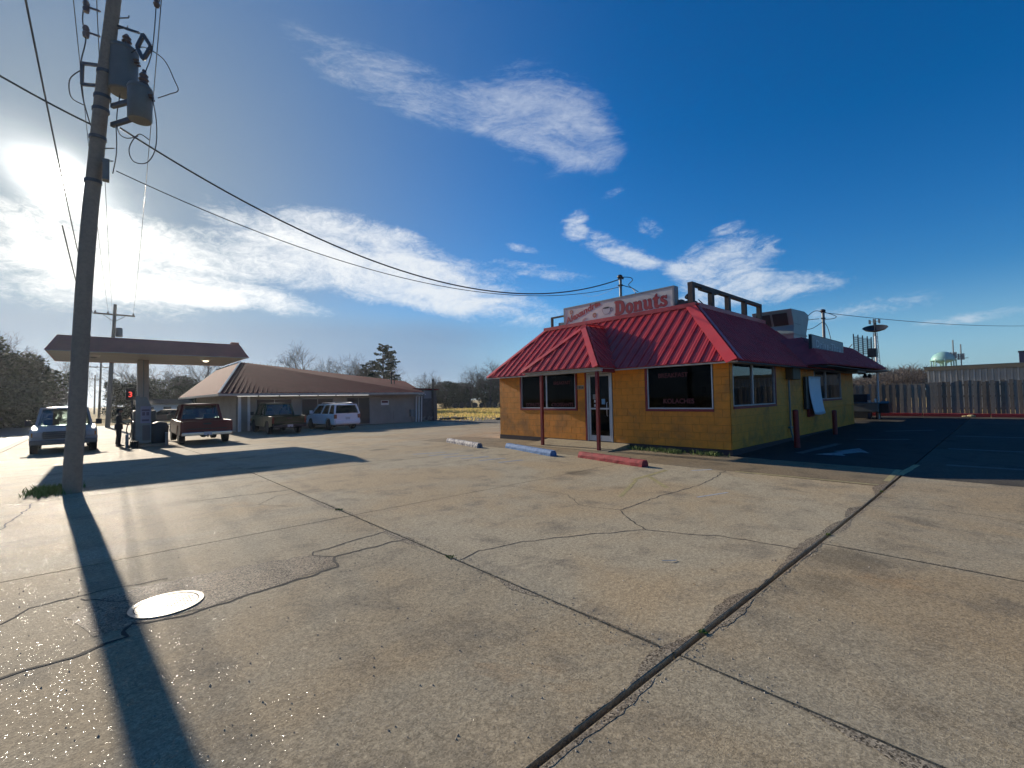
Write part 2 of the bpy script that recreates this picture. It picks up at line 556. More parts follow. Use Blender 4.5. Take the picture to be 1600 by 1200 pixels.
def concrete_mat(name, light, dark, tan, gloss=.72, agg=.55, stain=.68, glint=.05):
    """weathered concrete: blotches, tan wear, dark stains, exposed aggregate that glints against the sun"""
    m = bpy.data.materials.new(name)
    m.use_nodes = True
    t = NT(m.node_tree)
    out = t.n('ShaderNodeOutputMaterial')
    pos = t.n('ShaderNodeNewGeometry').outputs['Position']
    oi = t.n('ShaderNodeObjectInfo').outputs['Random']
    big = t.noise(pos, .35, 7, .62, .6)
    mid = t.noise(pos, 1.7, 8, .66, .3)
    fine = t.noise(pos, 26, 5, .7)
    c_ = t.mix(t.smooth(big, .38, .62), light, tan)
    c_ = t.mix(t.math('MULTIPLY', t.smooth(mid, .48, .72), stain), c_, dark)
    st = t.noise(t.vmath('ADD', pos, (13.1, 5.2, 0)), .8, 9, .7, 1.2)
    c_ = t.mix(t.math('MULTIPLY', t.smooth(st, .56, .74), .55), c_, dark)
    st2 = t.noise(t.vmath('ADD', pos, (3.7, 25.2, 0)), 1.1, 9, .7, .8)
    c_ = t.mix(t.math('MULTIPLY', t.smooth(st2, .6, .75), .4), c_, tuple(min(1, x * 1.35) for x in light))
    # oil drips and tyre dirt
    od = t.n('ShaderNodeTexVoronoi', {'Scale': .62, 'Vector': t.vmath('ADD', pos, t.vmath('SCALE', t.n('ShaderNodeTexNoise', {'Vector': pos, 'Scale': 3.0, 'Detail': 5}).outputs['Color'], scale=.35))}, feature='F1')
    osel = t.n('ShaderNodeSeparateColor', {0: od.outputs['Color']}).outputs[1]
    oil = t.math('MULTIPLY', t.smooth(od.outputs['Distance'], .26, .10), t.math('MULTIPLY', t.smooth(osel, .55, .95), .55))
    c_ = t.mix(oil, c_, tuple(x * .45 for x in dark))
    lane_n = t.noise(t.vmath('MULTIPLY', pos, (.16, 2.2, 0)), 1.0, 5, .6, .4)
    c_ = t.mix(t.math('MULTIPLY', t.smooth(lane_n, .55, .75), .28), c_, dark)
    rust = t.noise(t.vmath('ADD', pos, (41.0, 7.7, 0)), .55, 8, .7, .9)
    c_ = t.mix(t.math('MULTIPLY', t.smooth(rust, .58, .74), .4), c_, (tan[0] * 1.05, tan[1] * .82, tan[2] * .62))
    vo = t.n('ShaderNodeTexVoronoi', {'Scale': 110.0, 'Vector': pos}, feature='F1')
    vcol = t.n('ShaderNodeSeparateColor', {0: vo.outputs['Color']}).outputs[0]
    c_ = t.mix(1.0, c_, t.ramp(vcol, [(0, 1 - agg * .55), (1, 1 + agg * .45)]), 'MULTIPLY')
    c_ = t.mix(1.0, c_, t.ramp(fine, [(.3, .72), (.7, 1.25)]), 'MULTIPLY')
    c_ = t.mix(1.0, c_, t.ramp(oi, [(0, .84), (1, 1.12)]), 'MULTIPLY')
    hgt = t.math('ADD', t.math('MULTIPLY', vcol, .55 * agg), t.math('MULTIPLY', fine, .35))
    hgt = t.math('ADD', hgt, t.math('MULTIPLY', t.noise(pos, 210, 3, .6), .8))
    hgt = t.math('ADD', hgt, t.math('MULTIPLY', mid, 1.5))
    bp = t.n('ShaderNodeBump', {'Strength': .55, 'Distance': .0045, 'Height': hgt})
    # a few bare stone faces in the surface, each tilted its own way, catch the sun
    vg = t.n('ShaderNodeTexVoronoi', {'Scale': 105.0, 'Vector': pos}, feature='F1')
    pick = t.math('GREATER_THAN', t.n('ShaderNodeSeparateColor', {0: vg.outputs['Color']}).outputs[2], 1.0 - glint)
    pick = t.math('MULTIPLY', pick, t.math('LESS_THAN', vg.outputs['Distance'], .0045 * 105 * .8))
    tilt = t.vmath('MULTIPLY', t.vmath('SUBTRACT', vg.outputs['Color'], (.5, .5, .5)), (.34, .34, 0))
    nrm = t.vmath('NORMALIZE', t.vmath('ADD', bp.outputs[0], t.vmath('MULTIPLY', tilt, t.n('ShaderNodeCombineXYZ', {0: pick, 1: pick, 2: pick}).outputs[0])))
    rg = t.math('SUBTRACT', gloss, t.math('MULTIPLY', pick, gloss - .16), clamp=True)
    b = t.n('ShaderNodeBsdfPrincipled', {'Base Color': c_, 'Roughness': rg, 'Specular IOR Level': t.math('ADD', .05, t.math('MULTIPLY', pick, .6)), 'Normal': nrm})
    t.t.links.new(b.outputs[0], out.inputs[0])
    return m


m_ground = ground_mat()
m_lot = concrete_mat('lot concrete', (.35, .305, .215), (.16, .142, .110), (.355, .28, .175))
m_lot2 = concrete_mat('old dark pavement', (.245, .205, .14), (.10, .09, .07), (.25, .195, .125), gloss=.75)
m_shade_lane = concrete_mat('lane asphalt darkened for shade', (.050, .050, .048), (.022, .023, .024), (.058, .053, .046), gloss=.8, glint=.03)  # asphalt colour darkened to paint in the depth of the shop's shadow
m_shade_yard = concrete_mat('yard concrete darkened for shade', (.085, .080, .068), (.04, .04, .038), (.09, .08, .064), gloss=.8, glint=.03)  # concrete with the building's shade put into its colour
m_worn = concrete_mat('exposed aggregate', (.27, .235, .175), (.15, .13, .10), (.28, .22, .15), gloss=.65, agg=1.5, glint=.15)
m_road = concrete_mat('road asphalt', (.20, .20, .19), (.09, .09, .09), (.22, .21, .19), gloss=.62)
m_fill = pbr('joint dirt', (.030, .027, .022), .9, var=.5, vscale=30, color2=(.06, .05, .035), bump=.6, bscale=60, space='World')
m_crack = pbr('crack dirt', (.028, .026, .023), .95, var=.4, vscale=40, space='World')

# one terrain sheet out to the horizon
xs = [-600, -400, -250, -160, -100, -60, -40, -30, -22, -16] + [x * 3.0 for x in range(-4, 14)] + [45, 55, 70, 90, 120, 160, 220, 320, 480, 700, 1000, 1300]
ys = [-700, -400, -250, -150, -100, -60, -40, -28, -20] + [y * 3.0 for y in range(-4, 16)] + [52, 62, 75, 95, 130, 180, 260, 400, 650, 1000, 1300]
gm = MB()
vs, fs = [], []
for y in ys:
    for x in xs:
        vs.append(V((x, y, gz(x, y) - .10)))
nx = len(xs)
for j in range(len(ys) - 1):
    for i in range(nx - 1):
        a = j * nx + i
        fs.append((a, a + 1, a + nx + 1, a + nx))
gm.add(vs, fs)
tag(gm.build('ground', m_ground), kind='structure')


def sheet(x0, x1, y0, y1, dz, step=1.6):
    mb = MB()
    nx_ = max(1, int(math.ceil((x1 - x0) / step))); ny_ = max(1, int(math.ceil((y1 - y0) / step)))
    vs = [V((x0 + (x1 - x0) * i / nx_, y0 + (y1 - y0) * j / ny_, 0)) for j in range(ny_ + 1) for i in range(nx_ + 1)]
    for p in vs: p.z = gz(p.x, p.y) + dz
    fs = [(j * (nx_ + 1) + i, j * (nx_ + 1) + i + 1, (j + 1) * (nx_ + 1) + i + 1, (j + 1) * (nx_ + 1) + i) for j in range(ny_) for i in range(nx_)]
    mb.add(vs, fs)
    return mb, nx_, ny_


def slab(x0, x1, y0, y1, dz=0.0, th=.08):
    """paving slab: gridded top that follows the lot, plus its four sides"""
    mb, a, b = sheet(x0, x1, y0, y1, dz)
    rim = [i for i in range(a + 1)] + [j * (a + 1) + a for j in range(1, b + 1)] + [b * (a + 1) + i for i in range(a - 1, -1, -1)] + [j * (a + 1) for j in range(b - 1, 0, -1)]
    o = len(mb.v)
    mb.v += [mb.v[i] - V((0, 0, th)) for i in rim]
    for k in range(len(rim)):
        k2 = (k + 1) % len(rim)
        mb.f.append((rim[k], o + k, o + k2, rim[k2])); mb.mi.append(0)
    return mb


# dirt that shows in the joints
mb, _, _ = sheet(-3.0, 31.2, -16, 60, -.045, 2.5)
lot = tag(mb.build('parking_lot', m_fill), kind='structure')
rs = random.Random(3)
YL = [1.465 + 4.87 * k for k in range(-3, 13)]
YL[-1] = 60.0


def lay(x0, x1, y0, y1, mat, gx=.010, gy0=.008, gy1=.008):
    mb = slab(x0 + gx, x1 - gx, y0 + gy0, y1 - gy1, rs.uniform(-.001, 0))
    mb.build('slab', mat, lot)


for a, b in zip(YL[:-1], YL[1:]):
    wide0 = .021 if abs(a - 1.465) < .01 else .009
    wide1 = .020 if abs(b - 1.465) < .01 else .009
    if a >= 1.4:
        XL = [-3.0, 2.67, 9.62, 11.74] if a < 13 else [-3.0, 2.67, 9.62, 16.5, 22.4]
    else:
        XL = [-3.0, 2.67, 5.71, 10.9, 16.0, 21.1, 26.2, 31.2]
    for x0, x1 in zip(XL[:-1], XL[1:]):
        if a > 36 and x0 > 4: continue
        old = (x0 > 9.5 and 1.4 < a < 13) or (x0 > 10.5 and a < 1.4)  # also picks the right-hand slabs whose colour carries painted shade
        lay(x0, x1, a, b, (m_shade_yard if x0 > 10.5 and a < 1.4 else m_lot2) if old else m_lot, .010, min(wide0, .012) if x0 > 10.5 else wide0, min(wide1, .012) if x0 > 10.5 else wide1)
# the strip beside the shop's side wall and round the back
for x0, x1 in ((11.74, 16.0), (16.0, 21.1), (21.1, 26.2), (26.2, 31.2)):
    lay(x0, x1, 1.465, 4.9, m_shade_lane, .010, .010, 0)
for x0, x1 in ((24.9, 31.2),):
    lay(x0, x1, 4.9, 16.0, m_shade_yard)
for x0, x1 in ((11.74, 16.5), (16.5, 22.4)):
    lay(x0, x1, 13.66, 16.075, m_lot)

# cracks and the worn-through patch
crk = [
    ([(-3.0, 4.3), (-1.6, 4.2), (-.41, 4.13), (-.16, 4.14), (.17, 4.2), (.20, 4.42), (.28, 4.33), (.66, 4.33), (1.22, 4.40), (1.73, 4.5), (1.83, 4.79), (2.39, 4.81), (2.66, 4.78)], .017),
    ([(1.83, 4.79), (1.70, 5.0), (1.73, 5.11), (2.27, 5.2), (2.66, 5.27)], .013),
    ([(-1.2, 5.0), (-.52, 5.13), (-.39, 5.36), (-.11, 5.39), (.28, 5.37), (.5, 5.33)], .009),
    ([(-.07, 5.3), (.05, 5.1), (.2, 4.94)], .008),
    ([(-1.2, 8.3), (-.91, 8.86), (-.9, 9.6), (-.78, 10.57), (-.8, 11.1)], .016),
    ([(1.1, 9.2), (1.44, 9.17), (2.09, 9.07), (2.65, 9.05)], .014),
    ([(2.69, 3.78), (3.0, 3.85), (3.55, 3.75), (4.1, 3.48), (4.6, 3.2), (4.87, 3.02), (5.05, 2.6), (5.24, 2.27), (5.3, 1.9), (5.37, 1.5)], .009),
    ([(4.87, 3.02), (5.1, 3.4), (5.47, 3.79), (6.0, 3.82), (6.65, 3.87), (7.8, 3.8), (8.85, 3.92), (9.6, 4.1)], .010),
    ([(5.47, 3.79), (5.3, 4.4), (5.73, 5.0), (5.6, 6.2)], .006),
    ([(2.2, 7.6), (1.9, 8.1), (2.3, 8.6), (2.66, 8.7)], .006),
    ([(8.0, 1.44), (8.3, .6), (8.1, -.6), (8.5, -1.8)], .006),
]
for pts, wd in crk:
    mb = MB()
    dense = []
    for (x0, y0), (x1, y1) in zip(pts[:-1], pts[1:]):
        k = max(2, int(math.hypot(x1 - x0, y1 - y0) / .05))
        for i in range(k):
            t = i / k
            dense.append((x0 + (x1 - x0) * t, y0 + (y1 - y0) * t))
    dense.append(pts[-1])
    L, R_ = [], []
    for i, (x, y) in enumerate(dense):
        a, b = dense[max(i - 1, 0)], dense[min(i + 1, len(dense) - 1)]
        dx, dy = b[0] - a[0], b[1] - a[1]; d = math.hypot(dx, dy) or 1
        nx_, ny_ = -dy / d, dx / d
        j = (mnoise.noise(V((x * 5, y * 5, 1))) * .05 + mnoise.noise(V((x * 22, y * 22, 4))) * .016)
        ww = wd * (.55 + .9 * abs(mnoise.noise(V((x * 9, y * 9, 7)))))
        for s, l in ((1, L), (-1, R_)):
            px_, py_ = x + nx_ * (j + s * ww), y + ny_ * (j + s * ww)
            l.append(V((px_, py_, gz(px_, py_) + .0021)))
    n_ = len(L)
    mb.add(L + R_, [(i, n_ + i, n_ + i + 1, i + 1) for i in range(n_ - 1)])
    mb.build('crack', m_crack, lot)
patch = [(-.02, 4.36), (.28, 4.36), (.66, 4.35), (1.22, 4.42), (1.73, 4.52), (1.82, 4.78), (1.72, 5.02), (1.2, 5.16), (.62, 5.22), (.1, 5.24), (-.15, 4.9)]
pp = []
for i in range(len(patch)):
    a, b = V((*patch[i], 0)), V((*patch[(i + 1) % len(patch)], 0))
    for k in range(8):
        p = a.lerp(b, k / 8)
        j = mnoise.noise(V((p.x * 7, p.y * 7, 3))) * .05
        pp.append(V((p.x + j, p.y + j, gz(p.x, p.y) + .0012)))
mb = MB(); mb.add(pp, [tuple(range(len(pp)))])
mb.build('worn_patch', m_worn, lot)

# street to the left of the lot, its gutter strip and far kerb
mb, _, _ = sheet(-14.5, -3.35, -30, 420, -.03, 8)
tag(mb.build('road', m_road), kind='structure')
mb = slab(-3.35, -3.02, -16, 60, 0.0, .09)
tag(mb.build('gutter', m_lot), kind='structure')
mb = slab(-3.35, -3.15, 60, 300, .08, .2)
tag(mb.build('kerb', m_lot), kind='structure')
mb = slab(-14.8, -14.5, -30, 420, .09, .2)
tag(mb.build('kerb', m_lot), kind='structure')
mb = slab(-17.0, -14.82, -30, 420, .05, .16)
tag(mb.build('pavement', m_lot), kind='structure')
yl = pbr('road marking yellow', (.42, .30, .06), .6, var=.25, vscale=4, space='World')
wl = pbr('worn marking yellow', (.30, .255, .115), .7, var=.4, vscale=14, space='World')
wl2 = pbr('worn marking white', (.33, .34, .34), .7, var=.35, vscale=10, space='World')
wl3 = pbr('very worn marking white', (.082, .085, .084), .8, var=.4, vscale=6, space='World')
bl2 = pbr('worn marking blue', (.20, .215, .225), .7, var=.3, vscale=10, space='World')
for x0 in (-9.05, -8.8):
    mb, _, _ = sheet(x0, x0 + .11, -30, 300, -.025, 8)
    tag(mb.build('road_marking', yl), kind='structure')
mb, _, _ = sheet(-3.62, -3.5, -30, 60, -.025, 8)
tag(mb.build('road_marking', wl2), kind='structure')


def strip(a, b, wd, mat, name='painted_line', dz=.0022):
    a, b = V((*a, 0)), V((*b, 0))
    d = (b - a); L = d.length; d.normalize(); s = V((-d.y, d.x, 0)) * wd / 2
    k = max(1, int(L / .25)); mb = MB()
    lp = [a + d * (L * i / k) for i in range(k + 1)]
    vs = []
    for p in lp:
        j = 1 + .35 * mnoise.noise(p * 6)
        for sg in (1, -1):
            q = p + s * sg * j
            vs.append(V((q.x, q.y, gz(q.x, q.y) + dz)))
    mb.add(vs, [(2 * i, 2 * i + 1, 2 * i + 3, 2 * i + 2) for i in range(k)])
    return mb.build(name, mat, lot)


strip((7.55, 4.95), (8.95, 5.03), .10, wl)
strip((8.06, 4.89), (7.3, 4.1), .09, wl)
strip((6.2, 4.3), (7.6, 4.9), .07, wl)
strip((10.2, 1.56), (11.7, 1.60), .09, wl)
strip((11.0, 1.50), (12.6, 1.42), .11, wl)
strip((9.65, 3.9), (9.75, 1.6), .09, wl)
strip((9.2, 4.6), (9.6, 4.35), .10, wl2)
strip((6.95, 3.4), (7.6, 3.2), .06, wl2)
for a_, b_ in (((12.9, 1.0), (13.1, -2.0)), ((16.1, 1.2), (16.4, -3.0)), ((20.0, 1.3), (20.6, -3.0)), ((13.2, 3.75), (16.0, 3.5)), ((17.5, 3.4), (18.2, 2.2)), ((21, 3.2), (22.2, 2.0))):
    strip(a_, b_, .20, wl3)
for i in range(6):                                     # faint bay hatching beyond the kerb stops
    strip((8.15 - i * .06, 8.6 + i * .62), (7.45 - i * .1, 8.75 + i * .66), .16, bl2)
# painted arrow beside the drive-through
ar = [(13.2, 3.42), (14.05, 3.0), (14.05, 3.2), (15.1, 2.86), (14.1, 2.46), (14.2, 2.64), (13.6, 2.92), (13.3, 2.78)]
mb = MB(); mb.add([V((x, y, gz(x, y) + .0022)) for x, y in ar], [tuple(range(len(ar)))])
mb.build('painted_arrow', pbr('worn arrow paint', (.26, .27, .27), .75, var=.35, vscale=14, dirt=(.06, .06, .06), dscale=3.5, damt=.8, space='World'), lot)

# spalled slab edges: rough exposed stone beside the joints
def spall(axis, at, lo, hi, side, seed, wmax):
    mb = MB(); n_ = int((hi - lo) / .035); L, R_ = [], []
    for i in range(n_ + 1):
        s_ = lo + (hi - lo) * i / n_
        wd = max(0.0, mnoise.noise(V((s_ * 1.3, seed, 0))) + .12) * wmax * 1.6 + (mnoise.noise(V((s_ * 9, seed, 3))) * .02) + mnoise.noise(V((s_ * 31, seed, 5))) * .012
        wd = max(.001, wd)
        for off, l in ((side * .012 if axis == 'x' else side * .027, L), (side * (.013 + wd) if axis == 'x' else side * (.028 + wd), R_)):
            p = V((at + off, s_, 0)) if axis == 'x' else V((s_, at + off, 0))
            p.z = gz(p.x, p.y) + .0016
            l.append(p)
    up_ = (side > 0) == (axis == 'x')
    mb.add(L + R_, [(i, i + 1, n_ + 2 + i, n_ + 1 + i) if not up_ else (i, n_ + 1 + i, n_ + 2 + i, i + 1) for i in range(n_)])
    mb.build('spalled_edge', m_worn, lot)


spall('y', 1.465, .4, 10.4, 1, 3.3, .13); spall('y', 1.465, .4, 10.4, -1, 8.1, .05)
spall('x', 2.67, 1.6, 9, -1, 12.7, .10); spall('x', 2.67, 1.6, 9, 1, 15.2, .05); spall('x', 2.67, -2, 1.3, -1, 17.9, .08)
spall('x', 5.71, -2.5, 1.3, 1, 21.0, .03)

# loose grit along the joints and on the lot
gr = MB(); rg = random.Random(11)
for i in range(2600):
    r_ = rg.random()
    if r_ < .45: x, y = rg.uniform(.6, 10.5), 1.465 + rg.gauss(-.02, .035)
    elif r_ < .65: x, y = 2.67 + rg.gauss(0, .07), rg.uniform(.8, 7)
    else: x, y = rg.uniform(-.5, 6), rg.uniform(.6, 6)
    s = rg.uniform(.002, .0075); z = gz(x, y) + s * .35 + (.0 if abs(y - 1.465) > .03 else -.03)
    a = rg.uniform(0, 6.28)
    vs = [V((x + s * cos(a + k * 2.09), y + s * sin(a + k * 2.09), z - s * .4)) for k in range(3)] + [V((x + s * .2, y, z + s * .7))]
    gr.add(vs, [(0, 1, 3), (1, 2, 3), (2, 0, 3)])
m_grit = pbr('grit', (.24, .21, .17), .55, var=.4, vscale=60, space='World')
tag(gr.build('gravel', m_grit), label='loose grit scattered along the slab joints', kind='stuff')

# manhole cover set in the worn patch
iron = pbr('polished iron', (.30, .29, .265), .44, .8, var=.35, vscale=14, dirt=(.10, .08, .06), dscale=9, damt=.7, space='World')
iron.node_tree.nodes
mh = thing('manhole_cover', 'round shiny iron manhole cover set in the cracked lot', 'manhole cover', (.43, 4.64, gz(.43, 4.64)))
mb = MB()
for k in range(48):
    a0, a1 = 2 * pi * k / 48, 2 * pi * (k + 1) / 48
    r0, r1 = .212, .247
    p = [V((r * cos(a), r * sin(a), .010)) for r, a in ((r0, a0), (r1, a0), (r1, a1), (r0, a1))]
    q = [x - V((0, 0, .02)) for x in p]
    mb.add(p + q, [(0, 1, 2, 3), (1, 5, 6, 2), (3, 7, 4, 0)])
mb.build('rim', iron, mh)
mb = MB(); mb.lathe([(.205, -.02), (.205, .007)], 48)
lid = mb.build('lid', iron, mh)
st = MB()
for i in range(-9, 10):
    for j in range(-9, 10):
        x, y = i * .0215, j * .0215
        if x * x + y * y < .19 ** 2 and (i + j) % 2 == 0:
            st.box((x - .0055, y - .0055, .007), (x + .0055, y + .0055, .0095))
st.build('stud', iron, lid)['kind'] = 'stuff'


# ================================================================== DOUGHNUT SHOP
SX, SY = 11.75, 4.8            # street corner of the walls
WY1, WX1 = 13.65, 24.7         # far ends of the front and side walls
Z0, Z1 = .20, 2.46
shop = thing('donut_shop', 'yellow block donut shop with red ribbed metal roof and dark windows', 'shop', (SX, SY, 0))


def front_pt(u, d, z): return V((SX + d, u, z))     # d = depth into the wall
def side_pt(u, d, z): return V((u, SY + d, z))


def wbox(mb, fn, u0, u1, d0, d1, z0, z1, mi=0):
    a, b = fn(u0, d0, z0), fn(u1, d1, z1)
    lo = V((min(a.x, b.x), min(a.y, b.y), min(a.z, b.z))); hi = V((max(a.x, b.x), max(a.y, b.y), max(a.z, b.z)))
    mb.box(lo, hi, mi)


def wall_core(fn, u0, u1, z0, z1, holes, d0, d1):
    us = sorted({u0, u1, *[x for h in holes for x in h[:2]]}); zs = sorted({z0, z1, *[x for h in holes for x in h[2:]]})
    us = [x for x in us if u0 <= x <= u1]; zs = [x for x in zs if z0 <= x <= z1]
    mb = MB()
    for a, b in zip(us[:-1], us[1:]):
        run = None
        for c, d in zip(zs[:-1], zs[1:]):
            if any(h[0] <= (a + b) / 2 <= h[1] and h[2] <= (c + d) / 2 <= h[3] for h in holes):
                if run: wbox(mb, fn, a, b, d0, d1, *run); run = None
            else:
                run = (run[0], d) if run else (c, d)
        if run: wbox(mb, fn, a, b, d0, d1, *run)
    return mb


H_F = [(9.72, 12.48, 1.16, 2.46), (8.33, 9.40, .2, 2.40), (5.22, 7.20, 1.16, 2.46)]
H_S = [(11.92, 15.02, 1.22, 2.46), (18.9, 22.66, 1.28, 2.46)]
wall_core(front_pt, SY + .006, WY1, Z0, Z1, H_F, .006, .19).build('wall', mortar, shop, world=True)
wall_core(side_pt, SX + .006, WX1, Z0, Z1, H_S, .006, .19).build('wall', mortar, shop, world=True)
mb = MB(); mb.box((SX + .2, WY1 - .2, Z0), (WX1, WY1, Z1)); mb.build('wall', yellow_block, shop, world=True)
mb = MB(); mb.box((WX1 - .2, SY + .2, Z0), (WX1, WY1 - .21, Z1)); mb.build('wall', yellow_block, shop, world=True)

# painted concrete blocks, each its own piece
BLK = {}
n_blocks = [0]
spare = MB()


def block_mesh(L, Hh):
    k = (round(L, 2), round(Hh, 3))
    if k not in BLK:
        c = .0025; T = .06
        mb_ = MB()
        # front face local: x = length, z = height, y = depth (0 = outer face)
        l, h = L / 2, Hh / 2
        o = [(-l, c, -h), (l, c, -h), (l, c, h), (-l, c, h)]
        i = [(-l + c, 0, -h + c), (l - c, 0, -h + c), (l - c, 0, h - c), (-l + c, 0, h - c)]
        bk = [(-l, T, -h), (l, T, -h), (l, T, h), (-l, T, h)]
        mb_.add(o + i + bk, [(4, 5, 6, 7)] + [(a, (a + 1) % 4, 4 + (a + 1) % 4, 4 + a) for a in range(4)] + [(a, 8 + a, 8 + (a + 1) % 4, (a + 1) % 4) for a in range(4)])
        BLK[k] = mb_.mesh('block', yellow_block)
    return BLK[k]


def lay_blocks(fn, rot, u0, u1, holes, limit):
    nC = 11; ch = (Z1 - Z0) / nC; g = .007; r = random.Random(5)
    for c in range(nC):
        z0, z1 = Z0 + c * ch, Z0 + (c + 1) * ch
        cuts = []
        x = u0 + (0 if c % 2 else -.2)
        segs = []
        while x < u1:
            segs.append((max(x, u0), min(x + .4, u1))); x += .4
        for a, b in segs:
            parts = [(a, b, z0, z1)]
            for h in holes:
                np_ = []
                for (pa, pb, pc, pd) in parts:
                    if pb <= h[0] or pa >= h[1] or pd <= h[2] + .001 or pc >= h[3]:
                        np_.append((pa, pb, pc, pd)); continue
                    if pa < h[0]: np_.append((pa, h[0], pc, pd))
                    if pb > h[1]: np_.append((h[1], pb, pc, pd))
                    m0, m1 = max(pa, h[0]), min(pb, h[1])
                    if pc < h[2] - .03: np_.append((m0, m1, pc, h[2]))
                parts = np_
            for pa, pb, pc, pd in parts:
                L, Hh = pb - pa - g, pd - pc - g
                if L < .03 or Hh < .02: continue
                mid = fn((pa + pb) / 2, r.uniform(-.0010, .0008), (pc + pd) / 2)
                if n_blocks[0] < limit:
                    link_mesh('block', block_mesh(L, Hh), shop, mid - V((SX, SY, 0)), (0, 0, rot))
                    n_blocks[0] += 1
                else:
                    wbox(spare, fn, pa + g / 2, pb - g / 2, 0, .05, pc + g / 2, pd - g / 2)


lay_blocks(front_pt, -pi / 2, SY + .01, WY1, H_F, 235)
lay_blocks(side_pt, 0.0, SX + .01, WX1, H_S, 298)
if spare.v:
    spare.build('block_wall', yellow_block, shop, world=True)['kind'] = 'stuff'

# dark painted foot of the walls
mb = MB()
mb.box((SX - .012, SY - .012, -.1), (SX + .15, WY1 + .01, Z0 - .003)); mb.build('wall_base', base_paint, shop, world=True)
mb = MB(); mb.box((SX + .152, SY - .012, -.1), (WX1 + .01, SY + .15, Z0 - .003)); mb.build('wall_base', base_paint, shop, world=True)
# course line raised on the side wall
mb = MB(); mb.box((15.9, SY - .02, .43), (19.6, SY - .001, .47)); mb.build('wall_ledge', yellow_block, shop, world=True)
mb = MB(); mb.box((19.4, SY - .03, 1.04), (WX1 - .05, SY - .001, 1.075)); mb.build('wall_ledge', yellow_block, shop, world=True)

# floor, ceiling and an inner partition keep the inside dark
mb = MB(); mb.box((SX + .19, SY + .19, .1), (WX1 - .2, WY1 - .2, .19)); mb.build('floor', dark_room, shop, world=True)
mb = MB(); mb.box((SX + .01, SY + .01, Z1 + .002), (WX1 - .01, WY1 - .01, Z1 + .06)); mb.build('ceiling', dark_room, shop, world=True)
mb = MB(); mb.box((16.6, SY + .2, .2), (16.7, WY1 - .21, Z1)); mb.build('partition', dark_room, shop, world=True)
pale_room = pbr('pale interior wall', (.30, .29, .27), .8, space='World')
mb = MB(); mb.box((13.2, 11.9, .2), (16.5, 11.98, Z1)); mb.build('partition', pale_room, shop, world=True)


# ---------------- windows and door
vinyl = pbr('red vinyl', (.095, .006, .012), .5, space='World')


def make_window(fn, u0, u1, z0, z1, mull, red_sides, glass_=glass, name='window'):
    fr = MB()                                                       # red timber surround
    f = .055
    wbox(fr, fn, u0 - .01, u1 + .01, -.02, .10, z0 - .01, z0 + f)
    if 'a' in red_sides: wbox(fr, fn, u0 - .01, u0 + f, -.02, .10, z0 + f + .001, z1 - .03)
    if 'b' in red_sides: wbox(fr, fn, u1 - f, u1 + .01, -.02, .10, z0 + f + .001, z1 - .03)
    w_ = fr.build(name, red_paint, shop, world=True)
    a, b, c, d = u0 + (f + .004 if 'a' in red_sides else .004), u1 - (f + .004 if 'b' in red_sides else .004), z0 + f + .002, z1 - .03
    al = MB(); t = .032
    wbox(al, fn, a, b, -.005, .07, c, c + t); wbox(al, fn, a, b, -.005, .07, d - t, d)
    wbox(al, fn, a, a + t, -.004, .07, c + t, d - t); wbox(al, fn, b - t, b, -.004, .07, c + t, d - t)
    for m_ in mull: wbox(al, fn, m_ - .028, m_ + .028, -.004, .07, c + t, d - t)
    al.build('frame', alu, w_, world=False).location = (0, 0, 0)
    o = w_.children[0] if w_.children else None
    es = [a + t] + [x for m_ in mull for x in (m_ - .028, m_ + .028)] + [b - t]
    for e0, e1 in zip(es[0::2], es[1::2]):
        p = MB(); wbox(p, fn, e0 + .001, e1 - .001, .03, .036, c + t + .001, d - t - .001)
        p.build('pane', glass_, w_)
    base = V((SX, SY, 0))
    for ch in COL.objects:
        if ch.parent == w_:
            ch.data.transform(Matrix.Translation(-base))
    return w_


winL = make_window(front_pt, 9.74, 12.46, 1.17, 2.45, [11.12], 'ab')
winR = make_window(front_pt, 5.23, 7.18, 1.17, 2.45, [], 'b')
winS = make_window(side_pt, 11.93, 15.0, 1.23, 2.45, [13.25], 'b', side_glass)
winD = make_window(side_pt, 18.92, 22.64, 1.29, 2.45, [20.4], '', side_glass, name='serving_window')

for body, u, z, size, par in (('CROISSANTS', 10.42, 1.30, .17, winL), ('DONUTS', 11.85, 1.30, .17, winL), ('BREAKFAST', 10.42, 2.05, .15, winL),
                              ('BREAKFAST', 6.35, 2.10, .17, winR), ('KOLACHES', 6.2, 1.38, .18, winR)):
    me = text_mesh(body, size, vinyl, .002, .004)
    place_text('lettering', me, par, (SX + .026, u, z), ROT_FRONT)

door = MB()
for a, b in ((8.35, 8.41), (9.27, 9.33)):
    wbox(door, front_pt, a, b, -.006, .12, .20, 2.33)
wbox(door, front_pt, 8.35, 9.33, -.006, .12, 2.331, 2.385)
dfr = door.build('door_frame', alu, shop, world=True)
mb = MB(); wbox(mb, front_pt, 9.335, 9.395, -.015, .1, .2, 2.39); mb.build('door_trim', red_paint, shop, world=True)
mb = MB()
for a, b in ((8.415, 8.475), (9.19, 9.265)):
    wbox(mb, front_pt, a, b, .01, .055, .21, 2.32)
for c, d in ((.21, .38), (1.20, 1.25), (2.25, 2.32)):
    wbox(mb, front_pt, 8.476, 9.189, .012, .053, c, d)
dr = mb.build('door', alu, shop, world=True)
for c, d in ((.381, 1.199), (1.251, 2.249)):
    mb = MB(); wbox(mb, front_pt, 8.477, 9.188, .03, .036, c, d)
    o = mb.build('pane', dark_glass, dr); o.data.transform(Matrix.Translation(-V((SX, SY, 0))))
